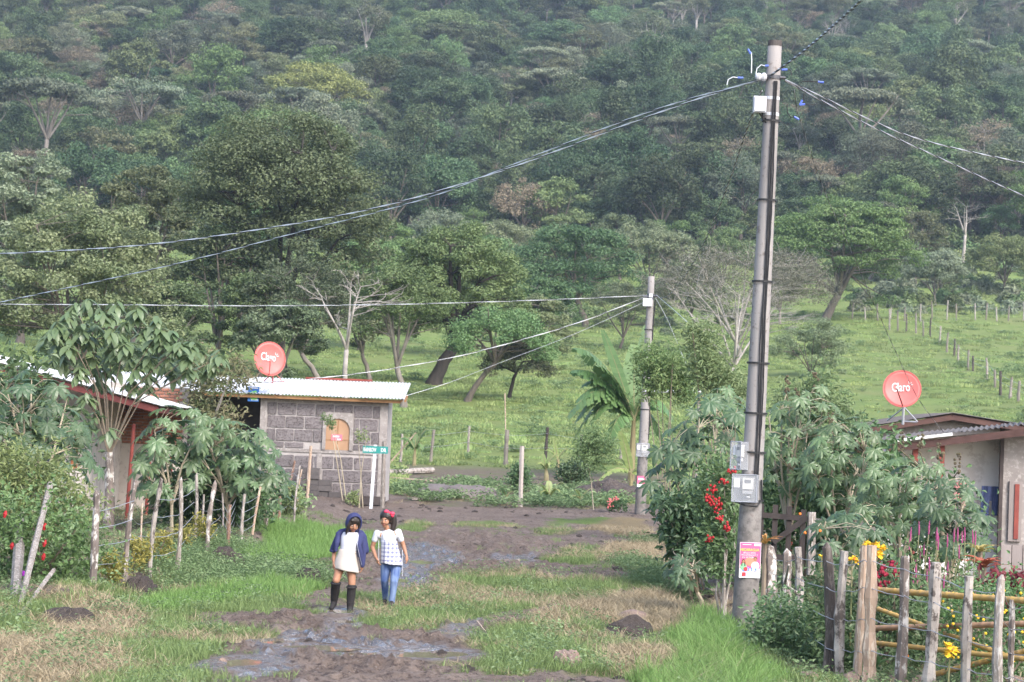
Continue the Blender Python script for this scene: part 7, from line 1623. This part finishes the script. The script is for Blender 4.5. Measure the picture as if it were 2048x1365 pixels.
def hooded_girl():
    b = G(700, 1229); D = b.y; s = F_PX / D; root = thing('person', 'girl in navy hooded jacket, cream skirt and tall black boots walking', 'person', b)
    def L(px, py, y=0.0): z = (1229 - py) / s; return Vector(((px - 700) / s - z * .04, y, z))
    turn = Euler((R(26), R(4), R(18))).to_matrix(); hs = .87; hc = L(707, 1049, -.06); caps, H = head_caps(hc, hs, turn)
    # body
    hip_l, hip_r = L(684, 1122, .02), L(702, 1122, .0); kn_l, an_l, toe_l = L(673, 1161, -.07), L(667, 1206, .10), L(663, 1217, .0); kn_r, an_r, toe_r = L(704, 1167, -.04), L(700, 1215, .0), L(699, 1226, -.14)
    caps += [([L(701, 1078, .03), L(703, 1063, -.0), L(706, 1055, -.03)], [.05, .042, .042]), ([L(688, 1080, .03), L(714, 1080, .03)], [.062, .062]), ([L(700, 1080, .02), L(695, 1106, .01), L(692, 1120, .0)], [.098, .085, .105], .8),
             ([hip_l, kn_l], [.076, .05]), ([kn_l, kn_l.lerp(an_l, .4) + Vector((0, .02, 0)), an_l], [.05, .05, .032]), ([an_l, an_l.lerp(toe_l, .5)], [.034, .022]),
             ([hip_r, kn_r], [.076, .05]), ([kn_r, kn_r.lerp(an_r, .4) + Vector((0, .02, 0)), an_r], [.05, .05, .032]), ([an_r, toe_r], [.034, .026]),
             ([L(677, 1072, .03), L(668, 1098, .05)], [.046, .036]), ([L(668, 1098, .05), L(667, 1122, .0)], [.036, .026]), ([L(724, 1074, .03), L(728, 1100, .06)], [.046, .036]), ([L(728, 1100, .06), L(725, 1124, .02)], [.036, .026])]
    caps += hand(L(668, 1130, -.02), (.05, -.1, -1), 1) + hand(L(724, 1131, .0), (-.05, -.1, -1), -1)
    body = blob('body', caps, SKIN, root, .0088, 3); face_parts(body, H, hs)
    # hair: two locks falling in front of the shoulders and a fringe
    hc_ = [([H(-.06, -.03, .06), H(-.085, -.05, .0), H(-.092, -.06, -.07), H(-.10, -.075, -.14)], [.03, .026, .024, .012]), ([H(.07, -.02, .06), H(.085, -.03, -.02), H(.085, -.03, -.10)], [.026, .022, .012]), ([H(0, .03, .06), H(0, .05, .03)], [.098, .098]), ([H(-.05, -.05, .085), H(.05, -.045, .085)], [.022, .022])]
    blob('hair', hc_, HAIRM, body, .008, 1)
    # jacket: torso left open at the front, sleeves pushed up, long right front panel
    jk = [([L(679, 1073, .04), L(667, 1099, .055)], [.060, .052]), ([L(724, 1074, .04), L(730, 1101, .06)], [.060, .052]), ([L(682, 1068, .06), L(702, 1064, .07), L(720, 1069, .06)], [.058, .062, .058]),
          ([L(690, 1076, .085), L(686, 1100, .085)], [.06, .05], .8), ([L(712, 1076, .085), L(714, 1108, .08)], [.06, .05], .8), ([L(700, 1080, .10), L(700, 1108, .10)], [.07, .06], .7),
          ([L(677, 1070, .0), L(674, 1088, -.045), L(672, 1102, -.05)], [.042, .036, .028]), ([L(720, 1070, .0), L(718, 1090, -.06), L(722, 1112, -.065), L(725, 1131, -.05)], [.04, .034, .036, .026], .7), ([L(725, 1080, .0), L(727, 1105, .0), L(726, 1128, -.02)], [.034, .036, .028], .7), ([L(666, 1101, .05), L(660, 1103, .04)], [.026, .016])]
    jacket = blob('jacket', jk, HOOD, root, .008, 3)
    mb = MB(); mb.tube([L(717, 1070, -.042), L(715, 1090, -.092), L(720, 1112, -.096), L(724, 1129, -.07)], [.0035] * 4, 5); mb.build('zip', flat('zip_grey', (.32, .33, .4), .4, .5), jacket)
    mb = MB(); mb.tube([L(660, 1104, .03), L(668, 1105, -.02)], [.016, .018], 7); mb.build('cuff', HOOD, jacket, None, True)
    # hood: cowl around the head, open towards the face
    V = []; F = []; nu, nv = 26, 9; rim = []
    for j in range(nv + 1):
        th = R(4) + R(110) * j / nv                        # angle from the back of the head towards the face
        for i in range(nu):
            ph = 2 * math.pi * i / nu; x_, z_ = math.sin(th) * math.cos(ph) * .116, math.sin(th) * math.sin(ph) * .134
            if z_ < 0: x_ *= 1 + .25 * (-z_ / .14); z_ *= 1.15
            q = H(x_, math.cos(th) * .125 + .012, z_ + .042); V.append(tuple(q))
            if j == nv: rim.append(q)
    for j in range(nv):
        for i in range(nu): F.append((j * nu + i, j * nu + (i + 1) % nu, (j + 1) * nu + (i + 1) % nu, (j + 1) * nu + i))
    F.append(tuple(range(nu - 1, -1, -1)))
    me = bpy.data.meshes.new('hood'); me.from_pydata(V, [], F); me.update(); me.polygons.foreach_set('use_smooth', np.ones(len(F), bool)); ho = link('hood', me, jacket, HOOD); md = ho.modifiers.new('cloth', 'SOLIDIFY'); md.thickness = .014; md.offset = 0
    mb = MB(); mb.tube(rim + [rim[0]], .013, 6, False); mb.build('hood_edge', HOOD, ho, None, True)
    shell('top', [(L(701, 1065, -.0), .085, .075), (L(700, 1073, .0), .118, .088), (L(699, 1085, .0), .116, .098), (L(697, 1098, .0), .104, .09), (L(695, 1108, .0), .108, .094)], TEE, root, .01, 24, .02)
    sk = shell('skirt', [(L(695, 1099, .0), .112, .098), (L(694, 1108, .0), .122, .106), (L(692, 1124, .0), .150, .122), (L(693, 1143, -.01), .160, .13, -.03)], SKIRT, root, .010, 28, .045)
    mb = MB(); mb.tube([L(695, 1106, 0) + Vector((.124 * math.cos(a), .108 * math.sin(a), 0)) for a in np.linspace(0, 6.2832, 25)], .007, 5, False); mb.box(L(695, 1107, -.112), (.02, .008, .035)); mb.build('waistband', SKIRT, sk)
    for nm, kn, an, toe, lift in (('boot', kn_l, an_l, toe_l, 1), ('boot', kn_r, an_r, toe_r, 0)):
        top_ = kn.lerp(an, .14); hl = an + (Vector((0, .05, -.03)) if lift else Vector((0, .045, -.035)))
        bt = blob(nm, [([top_, kn.lerp(an, .5) + Vector((0, .018, 0)), an], [.062, .062, .046]), ([an, hl], [.044, .036]), ([hl, toe], [.036, .034]), ([an, toe], [.042, .032])], BOOT, root, .008, 2)
        mb = MB(); mb.tube([top_ + Vector((.064 * math.cos(a), .064 * math.sin(a), .012 * math.sin(a))) for a in np.linspace(0, 6.2832, 17)], .011, 6, False); mb.build('boot_cuff', BOOT, bt, None, True)
        mb = MB(); mb.tube([kn.lerp(an, .8) + Vector((.05 * math.cos(a), .05 * math.sin(a) + .008, 0)) for a in np.linspace(0, 6.2832, 17)], .007, 5, False); mb.build('boot_strap', BOOT, bt, None, True)
hooded_girl()
def plaid():
    m, nt, b = new_mat('plaid_print'); L = nt.links.new; tc = _node(nt, 'ShaderNodeTexCoord'); sp = _node(nt, 'ShaderNodeSeparateXYZ'); L(tc.outputs['Object'], sp.inputs[0]); fac = None
    def stripes(sock, per, wd, off):
        a = _node(nt, 'ShaderNodeMath', operation='MULTIPLY_ADD'); a.inputs[1].default_value = 1 / per; a.inputs[2].default_value = off + 100; L(sock, a.inputs[0]); f = _node(nt, 'ShaderNodeMath', operation='FRACT'); L(a.outputs[0], f.inputs[0]); c = _node(nt, 'ShaderNodeMath', operation='LESS_THAN'); c.inputs[1].default_value = wd; L(f.outputs[0], c.inputs[0]); return c.outputs[0]
    tot = None
    for sock, per, wd, off, wt in ((sp.outputs[0], .058, .36, 0, .5), (sp.outputs[2], .058, .36, .1, .5), (sp.outputs[0], .062, .14, .62, .5), (sp.outputs[2], .062, .14, .62, .5)):
        q = _node(nt, 'ShaderNodeMath', operation='MULTIPLY'); q.inputs[1].default_value = wt; L(stripes(sock, per, wd, off), q.inputs[0])
        if tot is None: tot = q.outputs[0]
        else: a = _node(nt, 'ShaderNodeMath', operation='ADD'); L(tot, a.inputs[0]); L(q.outputs[0], a.inputs[1]); a.use_clamp = True; tot = a.outputs[0]
    L(mixc(nt, tot, (.60, .60, .65), (.15, .16, .29)), b.inputs['Base Color']); b.inputs['Roughness'].default_value = .9; return m
def plaid_girl():
    b = G(779, 1213); D = b.y; s = F_PX / D; root = thing('person', 'girl in white and plaid tunic and blue jeans with a red hair bow', 'person', b)
    def L(px, py, y=0.0): z = (1213 - py) / s; return Vector(((px - 779) / s - z * .04, y, z))
    turn = Euler((R(10), R(3), R(-16))).to_matrix(); hs = .89; hc = L(771, 1043, -.02); caps, H = head_caps(hc, hs, turn)
    hl, hr = L(772, 1130, .01), L(793, 1130, .01); kl, al, tl = L(769, 1162, .0), L(770, 1202, .16), L(768, 1210, .06); kr, ar, tr_ = L(789, 1163, -.12), L(784, 1204, -.10), L(783, 1211, -.24)
    caps += [([L(773, 1072, .03), L(773, 1057, .0)], [.046, .040]), ([L(760, 1073, .02), L(791, 1071, .02)], [.058, .058]), ([L(776, 1078, .01), L(781, 1104, .01), L(783, 1124, .0)], [.098, .088, .105], .8),
             ([hl, kl], [.078, .05]), ([kl, al], [.048, .032]), ([al, tl], [.034, .028]), ([hr, kr], [.078, .05]), ([kr, ar], [.048, .032]), ([ar, tr_], [.034, .028]),
             ([L(753, 1071, .02), L(744, 1098, .05)], [.039, .034]), ([L(744, 1098, .05), L(752, 1117, -.06)], [.034, .024]), ([L(796, 1067, .02), L(806, 1092, .06)], [.039, .034]), ([L(806, 1092, .06), L(812, 1110, .0)], [.034, .024])]
    caps += hand(L(755, 1122, -.09), (.35, -.4, -.8), 1) + hand(L(813, 1115, -.02), (.15, -.3, -1), -1)
    body = blob('body', caps, SKIN, root, .0088, 3); face_parts(body, H, hs)
    hair = blob('hair', [([H(0, .036, .058), H(0, .045, .03)], [.1, .098]), ([H(-.07, .0, .06), H(-.03, -.03, .10), H(.03, -.03, .10), H(.078, .0, .045)], [.026, .028, .028, .026]), ([H(.05, .06, .10), H(.10, .08, .04), H(.115, .07, -.06), H(.11, .04, -.15), H(.10, .03, -.20)], [.05, .05, .045, .035, .014])], HAIRM, body, .008, 1)
    mb = MB(); bc = H(.058, .0, .125)
    for sx in (-1, 1): mb.ball(bc + Vector((sx * .042, -.01, .006 - sx * .012)), (.038, .022, .027), 9, 6)
    mb.ball(bc, .024, 8, 6); mb.tube([bc, bc + Vector((.06, -.01, -.05))], [.014, .022], 6); mb.build('bow', surf('red_ribbon', (.72, .06, .12), (.6, .04, .09), 20, rough=.5, bmp=.4, bdist=.005), hair, None, True)
    sh = blob('shirt', [([L(754, 1070, .02), L(749, 1083, .035)], [.052, .047]), ([L(796, 1066, .02), L(801, 1080, .04)], [.052, .047]), ([L(758, 1073, .02), L(775, 1072, .03), L(793, 1071, .02)], [.058, .062, .058]), ([L(776, 1076, .005), L(779, 1094, .005)], [.112, .108], .82)], TEE, root, .008, 3)
    PL = plaid()
    tn = shell('tunic_skirt', [(L(777, 1082, .0), .114, .094), (L(778, 1090, .0), .116, .096), (L(780, 1104, .0), .122, .102), (L(782, 1118, -.0), .140, .116), (L(784, 1131, -.01), .155, .128, -.018)], PL, root, .006, 36, .06)
    mb = MB()
    for a, c in (((758, 1083), (758, 1122)), ((805, 1100), (805, 1152))): mb = MB(); mb.tube([L(*a, -.08), L(a[0], (a[1] + c[1]) / 2, -.10), L(*c, -.09)], .0035, 5); mb.build('tie', TEE, tn)
    JN = surf('faded_denim', (.055, .095, .24), (.20, .27, .42), 3.2, (2, 2, .6), rough=.85, bmp=.4, bdist=.005, s3=30, lo=.42, hi=.66)
    blob('jeans', [([L(783, 1120, .0), L(783, 1128, .0)], [.108, .112], .85), ([hl, kl], [.084, .057]), ([kl, al], [.056, .045]), ([hr, kr], [.084, .057]), ([kr, ar], [.056, .045])], JN, root, .008, 2)
    for a, t in ((al, tl), (ar, tr_)): blob('shoe', [([a + Vector((0, .03, -.02)), t], [.04, .036]), ([a, t], [.038, .03])], BOOT, root, .009, 2)
plaid_girl()
# ------------------------------------------------------------------ haze
def haze():
    mb = MB(); lo = -1.6; hi = 268.0
    mb.box((0, 470, (lo + hi) / 2), (1250, 1130, hi - lo))
    m = bpy.data.materials.new('haze_air'); m.use_nodes = True; nt = m.node_tree; nt.nodes.clear()
    o = _node(nt, 'ShaderNodeOutputMaterial'); v = _node(nt, 'ShaderNodeVolumePrincipled')
    v.inputs['Color'].default_value = (.68, .82, 1.0, 1); v.inputs['Density'].default_value = HAZE_DENSITY
    v.inputs['Anisotropy'].default_value = 0.2
    nt.links.new(v.outputs[0], o.inputs['Volume'])
    tag(mb.build('haze', m), 'thin bluish haze lying in the air of the valley', kind='stuff')
HAZE_DENSITY = 0.00018
haze()
